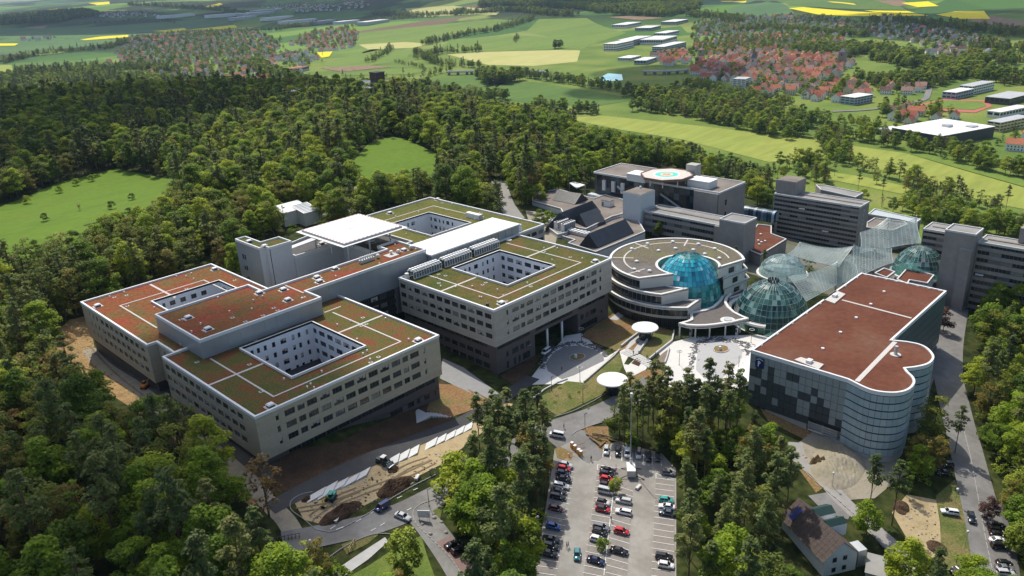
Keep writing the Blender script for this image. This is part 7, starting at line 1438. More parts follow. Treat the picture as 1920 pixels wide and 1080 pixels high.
for k, (q, lx, ly, hh, w) in enumerate((((1160,92), 90, 34, 16, FW_), ((1190,82), 120, 40, 14, FG), ((1235,80), 110, 60, 12, FW_), ((1255,94), 120, 30, 13, FB), ((1175,50), 120, 50, 10, FW_), ((1215,56), 90, 50, 9, FG), ((1250,66), 90, 36, 9, FW_), ((1265,44), 110, 50, 9, FG), ((1210,118), 60, 26, 8, FB), ((1180,112), 50, 30, 6, FW_))):
    labs = ["white office factory with window rows at the valley town's left end", "grey factory hall behind the white office factory", "broad white roofed factory hall in the middle of the works", "blue fronted factory hall with white roof", "long white warehouse farthest left on the valley floor", "grey warehouse right of the long white one", "white workshop between warehouses and works", "grey shed at the back of the works by the slope", "small blue grey shop near the swimming pool", "low white pavilion beside the pool car park"]
    big("factory_hall", labs[k], "factory", q, lx, ly, hh, .15+.05*(k % 3), w, FR_, 3 if hh > 12 else 1)
for k, (q, lx, ly) in enumerate((((430,30), 260, 60), ((480,28), 200, 70), ((520,36), 180, 60), ((455,36), 160, 50), ((560,42), 200, 60), ((600,44), 160, 50), ((650,44), 130, 50), ((700,45), 150, 50), ((330,32), 200, 50), ((500,22), 180, 60))):
    labs = ["white distribution hall in the far trading estate, widest", "white hall right of the widest in the far trading estate", "grey white hall with long side in the far estate", "low pale hall at the front of the far estate", "pale hall at the left end of the village works", "pale hall in the middle of the village works", "small pale hall at the village works by the fields", "grey hall at the right tip of the village works", "thin white hall alone left of the trading estate", "pale hall at the very back of the far estate"]
    big("industrial_hall", labs[k], "warehouse", q, lx, ly, 12, .1*k % .4, FW_ if k % 2 == 0 else FG, FR_, 0)
big("clinic_building", "flat roofed pale block among treetops at the forest edge", "building", (690,186), 60, 30, 14, .6, FW_, FG, 2); big("clinic_building", "white roofed low block left at the forest edge", "building", (565,187), 60, 22, 9, .4, FG, FR_, 1)
t = thing("brick_tower", "dark square tower rising from the trees behind the forest edge", "tower", gp(712,188)); p = gp(712,188); MB().box(p[0]-5, p[0]+5, p[1]-5, p[1]+5, p[2]-3, p[2]+26).build("shaft", mat("dark_brick", (.09, .06, .05), .9, .1), t); MB().box(p[0]-5.4, p[0]+5.4, p[1]-5.4, p[1]+5.4, p[2]+26, p[2]+27).build("roof", ROOFDK, t)
# sports ground
ground("sports_track", [(1706,200),(1770,186),(1850,188),(1860,200),(1828,212),(1760,208)], mat("tartan_track", (.42, .13, .09), .9, .08), .5, 60); ground("sports_field", [(1718,200),(1772,189),(1842,191),(1850,200),(1825,207),(1762,204)], F_GR, .8, 60)
# bridge over the meadows
def viaduct(qs, lab):
    L = [gp(*q) for q in qs]; t = thing("road_bridge", lab, "bridge", L[0]); z = VALLEY+6.5
    for a, b in zip(L, L[1:]):
        d = (b-a)[:2]; MB().obox((a+b)[:2]/2, d, np.hypot(*d), 11, z-1.4, z).build("deck", mat("bridge_concrete", (.36, .355, .34), .85, .08), t)
        for k in (.1, .5, .9): p = a+(b-a)*k; MB().box(p[0]-1, p[0]+1, p[1]-3, p[1]+3, VALLEY-2, z-1.4).build("pier", OLDC, t)
        n = np.array((-d[1], d[0]))/np.hypot(*d)*5.2
        for s in (-1, 1): MB().obox((a+b)[:2]/2+n*s, d, np.hypot(*d), .35, z, z+1).build("parapet", FR_, t)
viaduct([(838,141),(880,140),(925,139)], "long low road bridge crossing the meadow left of the tall trees"); viaduct([(970,139),(1000,139),(1025,141)], "far end of the road bridge right of the tall trees")
viaduct([(1205,140),(1250,140),(1290,137)], "road bridge beside the swimming pool")
# churches and towers of the old town
def tower_house(q, w, hh, spire, wall, roofm, lab):
    p = gp(*q); t = thing("church_tower", lab, "church tower", p); MB().box(p[0]-w/2, p[0]+w/2, p[1]-w/2, p[1]+w/2, p[2]-2, p[2]+hh).build("shaft", wall, t)
    MB().add([(p[0]-w*.55, p[1]-w*.55, p[2]+hh), (p[0]+w*.55, p[1]-w*.55, p[2]+hh), (p[0]+w*.55, p[1]+w*.55, p[2]+hh), (p[0]-w*.55, p[1]+w*.55, p[2]+hh), (p[0], p[1], p[2]+hh+spire)], [(0,1,4), (1,2,4), (2,3,4), (3,0,4)]).build("spire", roofm, t)
    for s in (1,): MB().box(p[0]-w/2-.1, p[0]-w/2, p[1]-1, p[1]+1, p[2]+hh*.75, p[2]+hh*.9).build("belfry_opening", HW, t)
STONE = mat("old_stone", (.26, .235, .2), .9, .12, .3)
tower_house((1315,112), 9, 20, 5, STONE, HROOF["pink"], "stone town gate tower with short roof at the old town's left end"); tower_house((1412,135), 7, 24, 20, mat("church_pale", (.5, .48, .43), .85), HROOF["grey"], "slim pale church tower with pointed dark spire in the old town"); tower_house((1578,125), 11, 26, 8, STONE, HROOF["grey"], "massive dark stone church tower among the red roofs"); tower_house((1655,45), 10, 22, 4, FY, HROOF["brown"], "yellow twin church far up among the grey houses"); tower_house((1668,46), 8, 26, 4, FY, HROOF["brown"], "yellow right hand tower of the far twin church")
tower_house((622,64), 8, 20, 9, FW_, HROOF["red"], "white village church tower beyond the meadow")
RD = ("red", "red", "orange", "orange", "brown", "pink"); MX = ("red", "brown", "grey", "orange", "grey", "brown"); GR = ("grey", "grey", "brown", "pink", "red")
district([(1300,140),(1310,118),(1400,105),(1480,102),(1560,108),(1600,118),(1590,135),(1560,150),(1480,160),(1400,158),(1330,155)], 15.5, RD, .35, (0, 1, 3, 4, 4), "in the crowded old town", .86, .3)
district([(1380,172),(1420,160),(1500,162),(1560,155),(1620,160),(1640,180),(1600,195),(1540,190),(1450,186)], 24, RD, .25, (1, 3, 3, 4), "on the old town's near edge", .7, 1.3)
district([(1640,165),(1700,150),(1740,155),(1745,175),(1700,180),(1660,180)], 22, RD, .3, (1, 3, 1), "along the street left of the stadium", .75, 1.4)
district([(1660,225),(1640,208),(1700,198),(1745,210),(1790,212),(1800,225),(1740,232),(1700,240)], 22, MX, .1, (0, 1, 2, 3), "between stadium and dark store", .75, 1.2)
district([(1870,262),(1925,250),(1960,290),(1900,285)], 24, MX, .1, (3, 1, 0), "at the right edge below the dark store", .7, .6)
district([(1300,110),(1300,82),(1380,68),(1480,66),(1590,76),(1560,105),(1480,98),(1390,104)], 19, RD+("grey",), .5, (0, 1, 2), "on the rise behind the old town", .66, .9)
district([(1300,75),(1310,42),(1400,32),(1500,30),(1600,40),(1640,68),(1560,72),(1480,62),(1390,64)], 30, GR, .2, (0, 1, 2), "among the pale houses up the far slope", .8, .9)
district([(1600,60),(1640,38),(1760,52),(1850,72),(1890,85),(1820,92),(1790,100),(1740,92),(1680,75)], 29, GR, .6, (0, 1, 2), "in the grey roofed quarter at the far right", .8, .8)
district([(1730,110),(1760,92),(1820,95),(1860,100),(1840,118),(1790,125)], 24, GR, .4, (1, 3, 0), "in the grey roofed quarter at the far right", .7, .5)
district([(1225,112),(1240,98),(1290,96),(1295,115),(1260,128)], 20, RD, .4, (1, 3), "by the works near the swimming pool", .85, .3)
district([(215,100),(250,72),(360,62),(470,60),(520,78),(520,112),(500,140),(380,146),(280,140),(235,125)], 34, MX, .4, (0, 1, 2), "in the left village", .8, 1.3)
district([(420,150),(440,142),(500,145),(545,155),(540,165),(470,158)], 24, RD, .2, (1, 3, 0), "on the left village's near edge by the wood", .7, .6)
district([(545,85),(580,62),(650,52),(672,66),(665,88),(630,96),(600,96)], 32, RD, .3, (0, 1, 2), "in the village left of the meadows", .85, .8)
district([(515,115),(530,100),(590,98),(600,112),(560,140),(530,140)], 34, MX, .5, (0, 1, 3), "in the village left of the meadows", .6, .7)
district([(140,32),(200,24),(280,24),(300,30),(220,34)], 46, MX, .2, (0, 1), "in a hamlet under the far hills", .7, .3); district([(480,14),(560,8),(640,10),(640,22),(560,22)], 46, GR, .2, (0, 1), "in a hamlet under the far hills", .7, .3); district([(40,74),(95,70),(98,75),(45,78)], 34, GR, 0, (1, 3), "at the farm on the left plain", .8, .2)
district([(640,5),(690,3),(700,14),(650,16)], 46, MX, .2, (0, 1), "in a hamlet under the far hills", .7, .3)
for q, roof, lab in (((205,118), "red", "white house with red roof alone at the wood's far edge"), ((208,143), "red", "small white house with red roof by the dark trees"), ((400,204), "orange", "orange roofed house deep in the wood")):
    p = gp(*q); link("house", house_mesh(1, roof), None, p, .5, lab, "house")
big("sports_hall", "dark hall with orange red roof beside the left village", "hall", (560,134), 50, 26, 9, .5, FG, HROOF["orange"], 1)
HS = sorted(HOUSES, key=lambda o: math.hypot(o[0], o[1])); P3_ = proj(np.array([o[:3] for o in HS])); k = 0; HL = []; far = MB(); RI = {r: i+1 for i, r in enumerate(HROOF)}; DIM = [(12,9,5.5,4.2), (15,10,6,4.6), (10,9,5,4), (19,11,7.5,4.5), (13,11,8.5,5)]
for o, pp in zip(HS, P3_):
    if not (-30 < pp[0] < 1950): continue
    if k < 290: k += 1; HL.append((o, pp))
    else: house_mb(far, o[0], o[1], o[2], o[3], *DIM[o[4]], 0, RI[o[5]])
far.build("far_houses", [mat("far_house_wall", (.74, .73, .71), .85, .15, .03)]+list(HROOF.values()), kind='stuff')
def HOUSE_LABELS():
    adj = ("small", "plain", "compact", "long", "tall"); st = lambda o: f"{adj[o[4]]} {o[5] if o[5] != 'pink' else 'faded pink'} roofed"
    LM = [(1315,110,"the stone town gate tower"), (1412,135,"the slim pale church tower"), (1578,125,"the dark stone church tower"), (1390,165,"the five storey pale block"), (1605,193,"the pale glass office"), (1765,245,"the dark store"), (1780,200,"the sports field"), (1700,165,"the street by the stadium"), (1490,170,"the old town's near edge"), (1480,125,"the old town's middle"), (1250,110,"the works by the pool"), (1890,265,"the right picture edge"), (1350,150,"the old town's left end"), (1540,145,"the old town's right end"), (490,155,"the left village's near edge"), (560,134,"the orange roofed sports hall"), (1400,100,"the rise behind the old town")]
    L_ = single_out([(i, p[0], p[1], st(o)) for i, (o, p) in enumerate(HL)], LM, "house")
    for i, (o, p) in enumerate(HL): link("house", house_mesh(o[4], o[5]), None, o[:3], o[3], L_[i][0], "house", group=L_[i][1])
print("HOUSES", len(HOUSES))
# ================================================================== TREES
def leaf_mat(name, ramp, trans=.3, patch=.35):
    m = bpy.data.materials.new(name); m.use_nodes = True; nt = m.node_tree; nt.nodes.clear(); N = nt.nodes.new; L = nt.links.new
    o = N("ShaderNodeOutputMaterial"); d = N("ShaderNodeBsdfPrincipled"); d.inputs["Roughness"].default_value = .6; d.inputs["Specular IOR Level"].default_value = .25
    t = N("ShaderNodeBsdfTranslucent"); x = N("ShaderNodeMixShader"); x.inputs[0].default_value = trans
    oi = N("ShaderNodeObjectInfo"); cr = N("ShaderNodeValToRGB"); e = cr.color_ramp.elements
    while len(e) > 1: e.remove(e[-1])
    e[0].position = ramp[0][0]; e[0].color = (*ramp[0][1], 1)
    for p, c in ramp[1:]: q = e.new(p); q.color = (*c, 1)
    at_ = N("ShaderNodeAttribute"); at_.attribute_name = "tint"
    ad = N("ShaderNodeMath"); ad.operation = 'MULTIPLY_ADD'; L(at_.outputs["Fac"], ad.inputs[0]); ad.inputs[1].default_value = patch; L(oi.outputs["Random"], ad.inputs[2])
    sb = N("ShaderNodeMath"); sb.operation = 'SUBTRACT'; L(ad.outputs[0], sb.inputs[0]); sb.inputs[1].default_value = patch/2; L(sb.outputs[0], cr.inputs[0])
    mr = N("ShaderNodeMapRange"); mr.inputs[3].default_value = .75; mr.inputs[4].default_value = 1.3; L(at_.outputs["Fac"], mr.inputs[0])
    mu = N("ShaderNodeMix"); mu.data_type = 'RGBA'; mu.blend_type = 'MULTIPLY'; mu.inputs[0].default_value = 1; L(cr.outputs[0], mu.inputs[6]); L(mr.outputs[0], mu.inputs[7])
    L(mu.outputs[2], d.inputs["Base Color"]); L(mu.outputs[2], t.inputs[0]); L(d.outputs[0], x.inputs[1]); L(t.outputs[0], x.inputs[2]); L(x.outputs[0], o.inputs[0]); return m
BARK = mat("bark_grey_brown", (.10, .08, .06), .95, .25, 3.); BARKP = mat("bark_pine", (.15, .09, .055), .95, .25, 2.)
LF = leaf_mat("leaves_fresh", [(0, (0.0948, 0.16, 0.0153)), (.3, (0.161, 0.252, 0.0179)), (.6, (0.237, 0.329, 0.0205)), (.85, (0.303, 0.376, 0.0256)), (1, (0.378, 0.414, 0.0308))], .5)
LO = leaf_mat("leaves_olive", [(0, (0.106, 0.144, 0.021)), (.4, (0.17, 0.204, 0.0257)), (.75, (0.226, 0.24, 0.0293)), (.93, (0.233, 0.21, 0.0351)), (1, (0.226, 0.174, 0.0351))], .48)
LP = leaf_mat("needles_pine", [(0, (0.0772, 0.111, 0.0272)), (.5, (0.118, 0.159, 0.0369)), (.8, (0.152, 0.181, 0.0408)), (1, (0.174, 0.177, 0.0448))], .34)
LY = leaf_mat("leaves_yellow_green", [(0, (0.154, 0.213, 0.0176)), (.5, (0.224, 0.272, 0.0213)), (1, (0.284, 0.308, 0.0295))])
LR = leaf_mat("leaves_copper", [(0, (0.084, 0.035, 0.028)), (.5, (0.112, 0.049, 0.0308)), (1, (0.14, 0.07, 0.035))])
LB = leaf_mat("leaves_rust", [(0, (0.144, 0.084, 0.024)), (.5, (0.204, 0.12, 0.03)), (1, (0.228, 0.156, 0.036))])
def leaf_mesh(name, clumps, per, size, m, seed, flat=0.3, extra=None):
    """clumps: (x, y, z, radius). Bent leaf sprays scattered over each clump's shell"""
    rg = np.random.RandomState(seed); C3 = []; T = []; CC = []
    for x, y, z, r in clumps:
        k = max(6, int(per*(r/1.4)**2)); v = rg.normal(size=(k, 3)); v /= np.linalg.norm(v, axis=1)[:, None]; v[:, 2] = np.where(v[:, 2] < -.3, -v[:, 2]*.4, v[:, 2])
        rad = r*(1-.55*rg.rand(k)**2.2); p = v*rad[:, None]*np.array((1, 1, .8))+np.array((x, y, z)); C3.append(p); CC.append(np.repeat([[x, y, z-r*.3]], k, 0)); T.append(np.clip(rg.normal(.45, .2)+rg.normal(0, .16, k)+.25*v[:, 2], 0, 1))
    P = np.concatenate(C3); CC = np.concatenate(CC); T = np.concatenate(T); n = len(P)
    nv = (P-CC)*.55/np.maximum(np.linalg.norm(P-CC, axis=1), .1)[:, None]+rg.normal(0, .42, (n, 3))+np.array((0, 0, .75)); nv /= np.linalg.norm(nv, axis=1)[:, None]; a = rg.normal(size=(n, 3)); a -= (a*nv).sum(1)[:, None]*nv; a /= np.linalg.norm(a, axis=1)[:, None]; b = np.cross(nv, a)
    s = size*(.6+.8*rg.rand(n))[:, None]; w = s*.62
    V = np.stack([P-a*s, P-b*w, P+a*s, P+b*w+np.array((0, 0, .12))*s], 1).reshape(-1, 3); F = np.arange(4*n).reshape(-1, 4)
    me = bpy.data.meshes.new(name); me.vertices.add(4*n); me.vertices.foreach_set("co", V.ravel()); me.loops.add(4*n); me.loops.foreach_set("vertex_index", F.ravel().astype(np.int32)); me.polygons.add(n); me.polygons.foreach_set("loop_start", np.arange(0, 4*n, 4, dtype=np.int32))
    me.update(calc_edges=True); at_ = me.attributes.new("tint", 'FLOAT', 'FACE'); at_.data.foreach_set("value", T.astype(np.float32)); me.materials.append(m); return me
def trunk_mesh(name, hh, r, limbs, m, seed, lean=.3):
    rg = random.Random(seed); mb = MB(); p = Vector((0, 0, -1.)); k = 5; top = []
    for i in range(k):
        q = Vector((rg.uniform(-lean, lean)*i/k, rg.uniform(-lean, lean)*i/k, hh*(i+1)/k)); mb.tube(p, q, r*(1-.8*i/k), 7, 0, r*(1-.8*(i+1)/k)); p = q; top.append(q)
    for (x, y, z) in limbs:
        f = max(.25, min(.95, (z-.12*hh)/hh*.8)); b = top[0]*0+Vector((0, 0, hh*f)); e = Vector((x, y, z)); mid = b.lerp(e, .5)+Vector((0, 0, .4)); mb.tube(b, mid, r*.34, 5, 0, r*.22); mb.tube(mid, e, r*.22, 4, 0, r*.08)
    return mb.mesh(name, m)
VAR = []                                               # (kind, trunk mesh, crown mesh, crown radius, height)
def broad(seed, hh, R_, m, nc=34, per=52, size=.36, low=.28, bark=BARK, narrow=1.):
    rg = random.Random(seed); cl = []
    for i in range(nc):
        t = rg.random(); z = hh*(low+(1-low-.06)*t); prof = math.sin(math.pi*min(1, max(.06, (.18+.80*t))))**.62; a = rg.uniform(0, 6.283); rr = R_*prof*(.45+.55*rg.random()**.5)*narrow*rg.uniform(.88, 1.06)
        cl.append((rr*math.cos(a), rr*math.sin(a), z+rg.uniform(-.6, .6), R_*rg.uniform(.28, .42)))
    VAR.append(("deciduous_tree", trunk_mesh("trunk", hh*.8, .028*hh*.55, [c[:3] for c in cl[:12]], bark, seed), leaf_mesh("crown", cl, per, size, m, seed), R_, hh))
def pine(seed, hh, R_, m=LP, bare=.55, nc=24, per=60, size=.34):
    rg = random.Random(seed); cl = []
    for i in range(nc):
        t = rg.random(); z = hh*(bare+(1-bare)*t); a = rg.uniform(0, 6.283); rr = R_*(1-.75*t)*(.25+.75*rg.random()); cl.append((rr*math.cos(a), rr*math.sin(a), z, R_*rg.uniform(.22, .36)*(1.1-.4*t)))
    VAR.append(("pine_tree", trunk_mesh("trunk", hh*.97, .016*hh*.6, [c[:3] for c in cl[:14]], BARKP, seed), leaf_mesh("crown", cl, per, size, m, seed), R_, hh))
for s in range(4): broad(11+s, 17+1.2*s, 5.0+.35*s, LF, 40, 62)                      # 0-3 fresh green
for s in range(3): broad(31+s, 18+s, 4.6, LO, 32, 44, .36, .2)              # 4-6 olive, thin
for s in range(4): pine(51+s, 23+1.3*s, 3.6+.25*s, nc=30, per=84, size=.36)                             # 7-10 pines
broad(71, 13, 4.0, LY, 32, 60, .36, .2)                                       # 11 yellow green
broad(81, 9, 4.2, LF, 26, 55, .36, .12)                                       # 12 low round
broad(91, 15, 5.0, LR, 34, 50, .4, .2)                                        # 13 copper
broad(95, 14, 3.2, LB, 26, 34, .34, .2)                                       # 14 rust
broad(97, 19, 2.8, LF, 26, 40, .36, .2, narrow=.8)                            # 15 slim
pine(99, 20, 3.4, LP, .12, 34, 54, .36)                                       # 16 dark spruce like
broad(101, 4, 2.2, LF, 14, 50, .28, .05)                                      # 17 bush
NAMES = {17: "shrub"}
STYLE = {**{i: "fresh green" for i in (0, 1, 2, 3, 12)}, **{i: "thin olive" for i in (4, 5, 6)}, **{i: "tall dark" for i in (7, 8, 9, 10)}, 11: "yellow green", 13: "copper leaved", 14: "rust coloured", 15: "slim fresh green", 16: "dense dark", 17: "low green"}
# picture areas where the photograph shows open ground or buildings: no crown may stand in front of them
GUARD = [
 [(165,570),(396,492),(500,538),(455,470),(440,448),(580,425),(700,398),(808,367),(925,392),(1022,420),(1020,460),(1145,482),(1145,600),(1000,700),(930,740),(830,800),(640,850),(525,868),(480,800),(300,700),(180,650)],
 [(1030,395),(1110,350),(1113,318),(1250,303),(1380,345),(1450,395),(1452,330),(1510,330),(1625,370),(1730,418),(1830,428),(1925,452),(1925,540),(1850,560),(1810,585),(1790,640),(1745,690),(1720,820),(1650,862),(1500,800),(1410,752),(1405,700),(1250,640),(1150,610),(1140,480),(1010,400)],
 [(930,735),(1150,600),(1260,640),(1410,690),(1380,705),(1290,680),(1220,690),(1165,700),(1120,745),(1130,780),(1050,800),(1040,825),(1010,780),(960,745)],
 [(530,930),(640,860),(830,800),(920,745),(955,750),(880,795),(830,862),(812,900),(815,960),(850,1050),(870,1085),(800,1085),(745,980),(590,1005),(560,1000)],
 [(1055,850),(1085,800),(1128,795),(1140,840),(1235,845),(1262,875),(1262,1085),(1010,1085),(1040,900)],
 [(170,690),(260,745),(330,800),(480,890),(530,935),(545,980),(460,890),(330,800),(230,740)],
 [(1795,590),(1800,700),(1788,790),(1815,870),(1850,1000),(1865,1085),(1905,1085),(1880,960),(1830,860),(1812,700),(1830,600)],
 [(1505,840),(1590,840),(1640,870),(1690,910),(1760,930),(1755,1030),(1715,1010),(1700,960),(1640,930),(1560,890),(1500,860)],
 [(1478,922),(1560,918),(1628,1005),(1640,1100),(1530,1095),(1520,1020)],
 [(540,385),(595,383),(598,420),(560,440),(520,425)], [(655,1020),(720,1005),(745,1030),(700,1085),(640,1085)],
 [(1760,860),(1790,860),(1790,980),(1762,980)]]
GUARD.append([(112,640),(160,603),(180,655),(225,700),(190,705),(140,680)]); GUARD.append([(1115,700),(1150,690),(1175,705),(1170,735),(1120,735)]); GUARD += [p for p in FIELD_PX if min(q[1] for q in p) > 120 and max(q[1] for q in p) < 460]
# the site itself (world): nothing grows here except what is planted by hand below
CLEAR += [rect(68, 250, 160, 300), rect(126, 236, 236, 300), rect(160, 285, 165, 225), rect(226, 300, 150, 262), rect(285, 352, 160, 275), rect(225, 300, 98, 200), rect(195, 292, 60, 104), rect(290, 350, 84, 165), rect(344, 372, 108, 178), rect(318, 345, 10, 100), rect(300, 340, 66, 90), rect(180, 215, 100, 150)]
FOREST = gpoly([(-120,1250),(-120,560),(-100,440),(-60,400),(-100,150),(60,138),(200,142),(300,152),(520,165),(600,184),(720,197),(800,183),(860,186),(900,188),(960,200),(1060,225),(1180,247),(1280,267),(1440,308),(1540,326),(1560,340),(1690,368),(1850,388),(2060,420),(2060,600),(2060,1250)])
FOREST = FOREST+[(60, -40), (-40, 20)]
pts = []; rg = np.random.RandomState(4); cell = 5.6
xs = [p[0] for p in FOREST]; ys = [p[1] for p in FOREST]
gxx, gyy = np.meshgrid(np.arange(min(xs), max(xs), cell), np.arange(min(ys), max(ys), cell)); Q = np.stack([gxx.ravel(), gyy.ravel()], 1); Q += rg.uniform(-.48, .48, Q.shape)*cell
dist = np.hypot(Q[:, 0], Q[:, 1]); keep = in_poly(Q, FOREST) & (dist > 60)
keep &= (rg.rand(len(Q)) < np.clip(np.interp(dist, (0, 260, 500, 900, 1500), (.86, .84, .74, .6, .5)), 0, 1))
Q = Q[keep]; Zq = h(Q[:, 0], Q[:, 1]); pr = proj(np.c_[Q, Zq+9]); Q = Q[(pr[:, 2] > 30) & (pr[:, 0] > -160) & (pr[:, 0] < 2080) & (pr[:, 1] > -60) & (pr[:, 1] < 1330)]
for C_ in CLEAR:
    x0, x1, y0, y1 = min(p[0] for p in C_), max(p[0] for p in C_), min(p[1] for p in C_), max(p[1] for p in C_)
    m = (Q[:, 0] > x0) & (Q[:, 0] < x1) & (Q[:, 1] > y0) & (Q[:, 1] < y1)
    if m.any(): i = np.where(m)[0]; Q = np.delete(Q, i[in_poly(Q[i], C_)], 0)
Zq = h(Q[:, 0], Q[:, 1])
# species by where the tree stands in the picture
px = proj(np.c_[Q, Zq+14]); n = len(Q); var = np.zeros(n, int)
def noise2(x, y): return np.sin(x*.021+1.3)*np.cos(y*.017+.4)+.6*np.sin(x*.05+y*.043)+.4*np.sin(x*.11-y*.09+2)
nz = noise2(Q[:, 0], Q[:, 1])+rg.normal(0, .45, n)
PINEZ = [[(880,730),(1050,740),(1060,880),(960,920),(880,860)], [(1110,680),(1400,690),(1420,780),(1390,840),(1120,830)], [(1270,830),(1480,790),(1500,900),(1440,1085),(1280,1085)], [(200,680),(420,760),(470,900),(400,960),(260,840),(120,690)], [(1000,590),(1240,690),(1100,760)], [(80,770),(420,860),(420,1085),(230,1085)], [(1560,880),(1700,850),(1720,1000),(1640,1010)]]
BROWNZ = [[(-100,560),(140,620),(170,900),(-100,1085)], [(0,420),(420,420),(430,520),(150,560),(0,540)], [(0,260),(120,300),(0,380)]]
pz = np.zeros(n); bz = np.zeros(n)
for z_ in PINEZ: pz[in_poly(px[:, :2], z_)] = 1
for z_ in BROWNZ: bz[in_poly(px[:, :2], z_)] = 1
u = rg.rand(n)
for i in range(n):
    r = u[i]; d = np.hypot(*Q[i])
    if pz[i]: var[i] = rg.choice([7, 8, 9, 10]) if r < .5 else (rg.choice([0, 1, 2, 12]) if r < .85 else rg.choice([4, 16]))
    elif bz[i]: var[i] = rg.choice([4, 5, 6]) if r < .5 else (rg.choice([7, 9, 16]) if r < .66 else rg.choice([0, 1, 3, 14, 15]))
    elif nz[i] > .95: var[i] = rg.choice([7, 8, 9, 10, 16]) if r < .7 else rg.choice([4, 5, 0])
    elif nz[i] < -.7: var[i] = rg.choice([4, 5, 6]) if r < .3 else rg.choice([0, 1, 2, 15])
    else: var[i] = rg.choice([0, 1, 2, 3, 15, 12]) if r < .68 else (rg.choice([4, 5, 6]) if r < .78 else (11 if r < .83 else rg.choice([7, 10, 16])))
scl = rg.uniform(.62, 1.16, n); scl[np.hypot(Q[:, 0], Q[:, 1]) > 600] *= 1.05
right = px[:, 0] > 1020; scl[right] *= .86
rot = rg.uniform(0, 6.283, n)
def guarded(Q, Z, var, scl, G):
    hh = np.array([VAR[v][4] for v in var])*scl; R_ = np.array([VAR[v][3] for v in var])*scl; bad = np.zeros(len(Q), bool)
    rx, ry = RT[0], RT[1]; rn = math.hypot(rx, ry); rx, ry = rx/rn, ry/rn
    for fz, fr in ((1., 0), (.8, -.8), (.8, .8), (.62, -.9), (.62, .9), (.5, 0), (.3, 0)):
        P = np.c_[Q[:, 0]+rx*R_*fr, Q[:, 1]+ry*R_*fr, Z+hh*fz]; p2 = proj(P)[:, :2]
        for g in G: bad |= in_poly(p2, g)
    return bad
kb = ~guarded(Q, Zq, var, scl, GUARD)
Q, Zq, var, scl, rot = Q[kb], Zq[kb], var[kb], scl[kb], rot[kb]
TREES = [(float(a), float(b), float(z), int(v), float(s), float(r), None) for (a, b), z, v, s, r in zip(Q, Zq, var, scl, rot)]
# ---- trees placed one by one where the photograph shows them
def plant(px_, v, s, label=None, z=None):
    p = gp(*px_); TREES.append((p[0], p[1], p[2], v, s, random.uniform(0, 6), label or "hand"))
SINGLE = [((505,968),14,1.25,"rust coloured tree leafing out at the nearest corner of the tan wing"), ((760,1078),11,.95,"small yellow green tree on the lawn by the road bend"), ((600,1090),4,.62,"thin pale green tree by the footpath bottom edge"), ((635,1100),12,.6,"low fresh green tree beside the footpath"),
 ((900,985),0,1.05,"big bright green tree beside the car park entrance lane"), ((915,1040),1,1.0,"broad green tree over the two black cars"), ((975,1085),2,.9,"green tree at the car park's near left corner"), ((860,930),12,1.35,"spreading fresh green tree at the road fork"), ((950,985),3,.8,"dense green tree between road fork and car park"),
 ((1155,925),11,.42,"small lime green tree on the car park's middle strip, upper one"), ((1130,1030),12,.36,"small green tree on the car park's middle strip, lower one"), ((1768,622),13,.62,"round copper leaved tree beside the road behind the parking house"), ((1862,600),0,.9,"broad green tree in front of the right hand slab"), ((1905,610),2,.9,"green tree below the right hand slab at the picture edge"), ((1800,580),15,.55,"slim green tree at the foot of the blank stair tower"), ((1860,690),12,1.1,"round green tree by the road bend behind the parking house"),
 ((1745,835),5,.9,"thin olive tree beside the glass drum"), ((1720,900),0,.62,"green tree next to the shaded verge behind the drum"), ((1628,965),8,.72,"lone pine on the sandy bank"), ((1672,985),10,.7,"dark pine above the driveway"), ((1790,850),7,.66,"slim pine by the road in front of the drum's shadow"),
 ((1850,975),13,.45,"dark copper shrub like tree beside the parked cars"), ((1910,1040),11,.8,"yellow green tree at the right picture edge"),
 ((1270,442),12,.75,"green tree in front of the ward block, the brighter one"), ((1235,445),0,.45,"green tree in front of the ward block, left one"), ((1300,455),4,.4,"thin olive tree against the ward block"), ((1378,510),7,.5,"dark pine between ring building and red annex"), ((1430,520),8,.5,"dark pine beside the pale low dome"),
 ((1030,422),12,.8,"round green tree beside the small curved annex"), ((1012,432),0,.6,"green tree behind the central wing's corner"), ((985,385),0,.85,"green tree by the forest road bend"), ((1517,512),17,1.6,"green bush among the tents"), ((535,432),15,.75,"young slim tree in front of the pale shed"), ((505,425),15,.5,"young slim tree left of the pale shed"), ((610,425),12,.4,"low green tree beside the helipad"),
 ((150,395),14,.3,"lone small tree in the middle of the left meadow"), ((210,392),12,.5,"dark round fruit tree in the left meadow"), ((248,375),12,.45,"dark round fruit tree high in the left meadow"), ((85,415),12,.5,"leaning fruit tree at the left meadow's lower edge"), ((172,340),12,.5,"fruit tree at the meadow's upper border, right one"), ((143,348),12,.5,"fruit tree at the meadow's upper border, middle one"), ((112,362),12,.5,"fruit tree at the meadow's upper border, left one"), ((52,382),12,.55,"fruit tree at the meadow's upper border, farthest left"),
 ((150,760),7,1.0,"tall pine at the edge of the excavated slope"), ((1210,585),17,.5,"small bush on the bank below the ring building")]
for p_, v, s, lab in SINGLE: plant(p_, v, s, lab)
for i, q_ in enumerate(((1030,735),(1050,728),(1068,745),(1040,755),(1085,735),(1020,758))):
    plant(q_, 17, .22+.05*(i % 3), "hand")
for q_ in ((1725,575),(1738,560),(1732,552),(1748,548)): plant(q_, 17, .9, "hand")
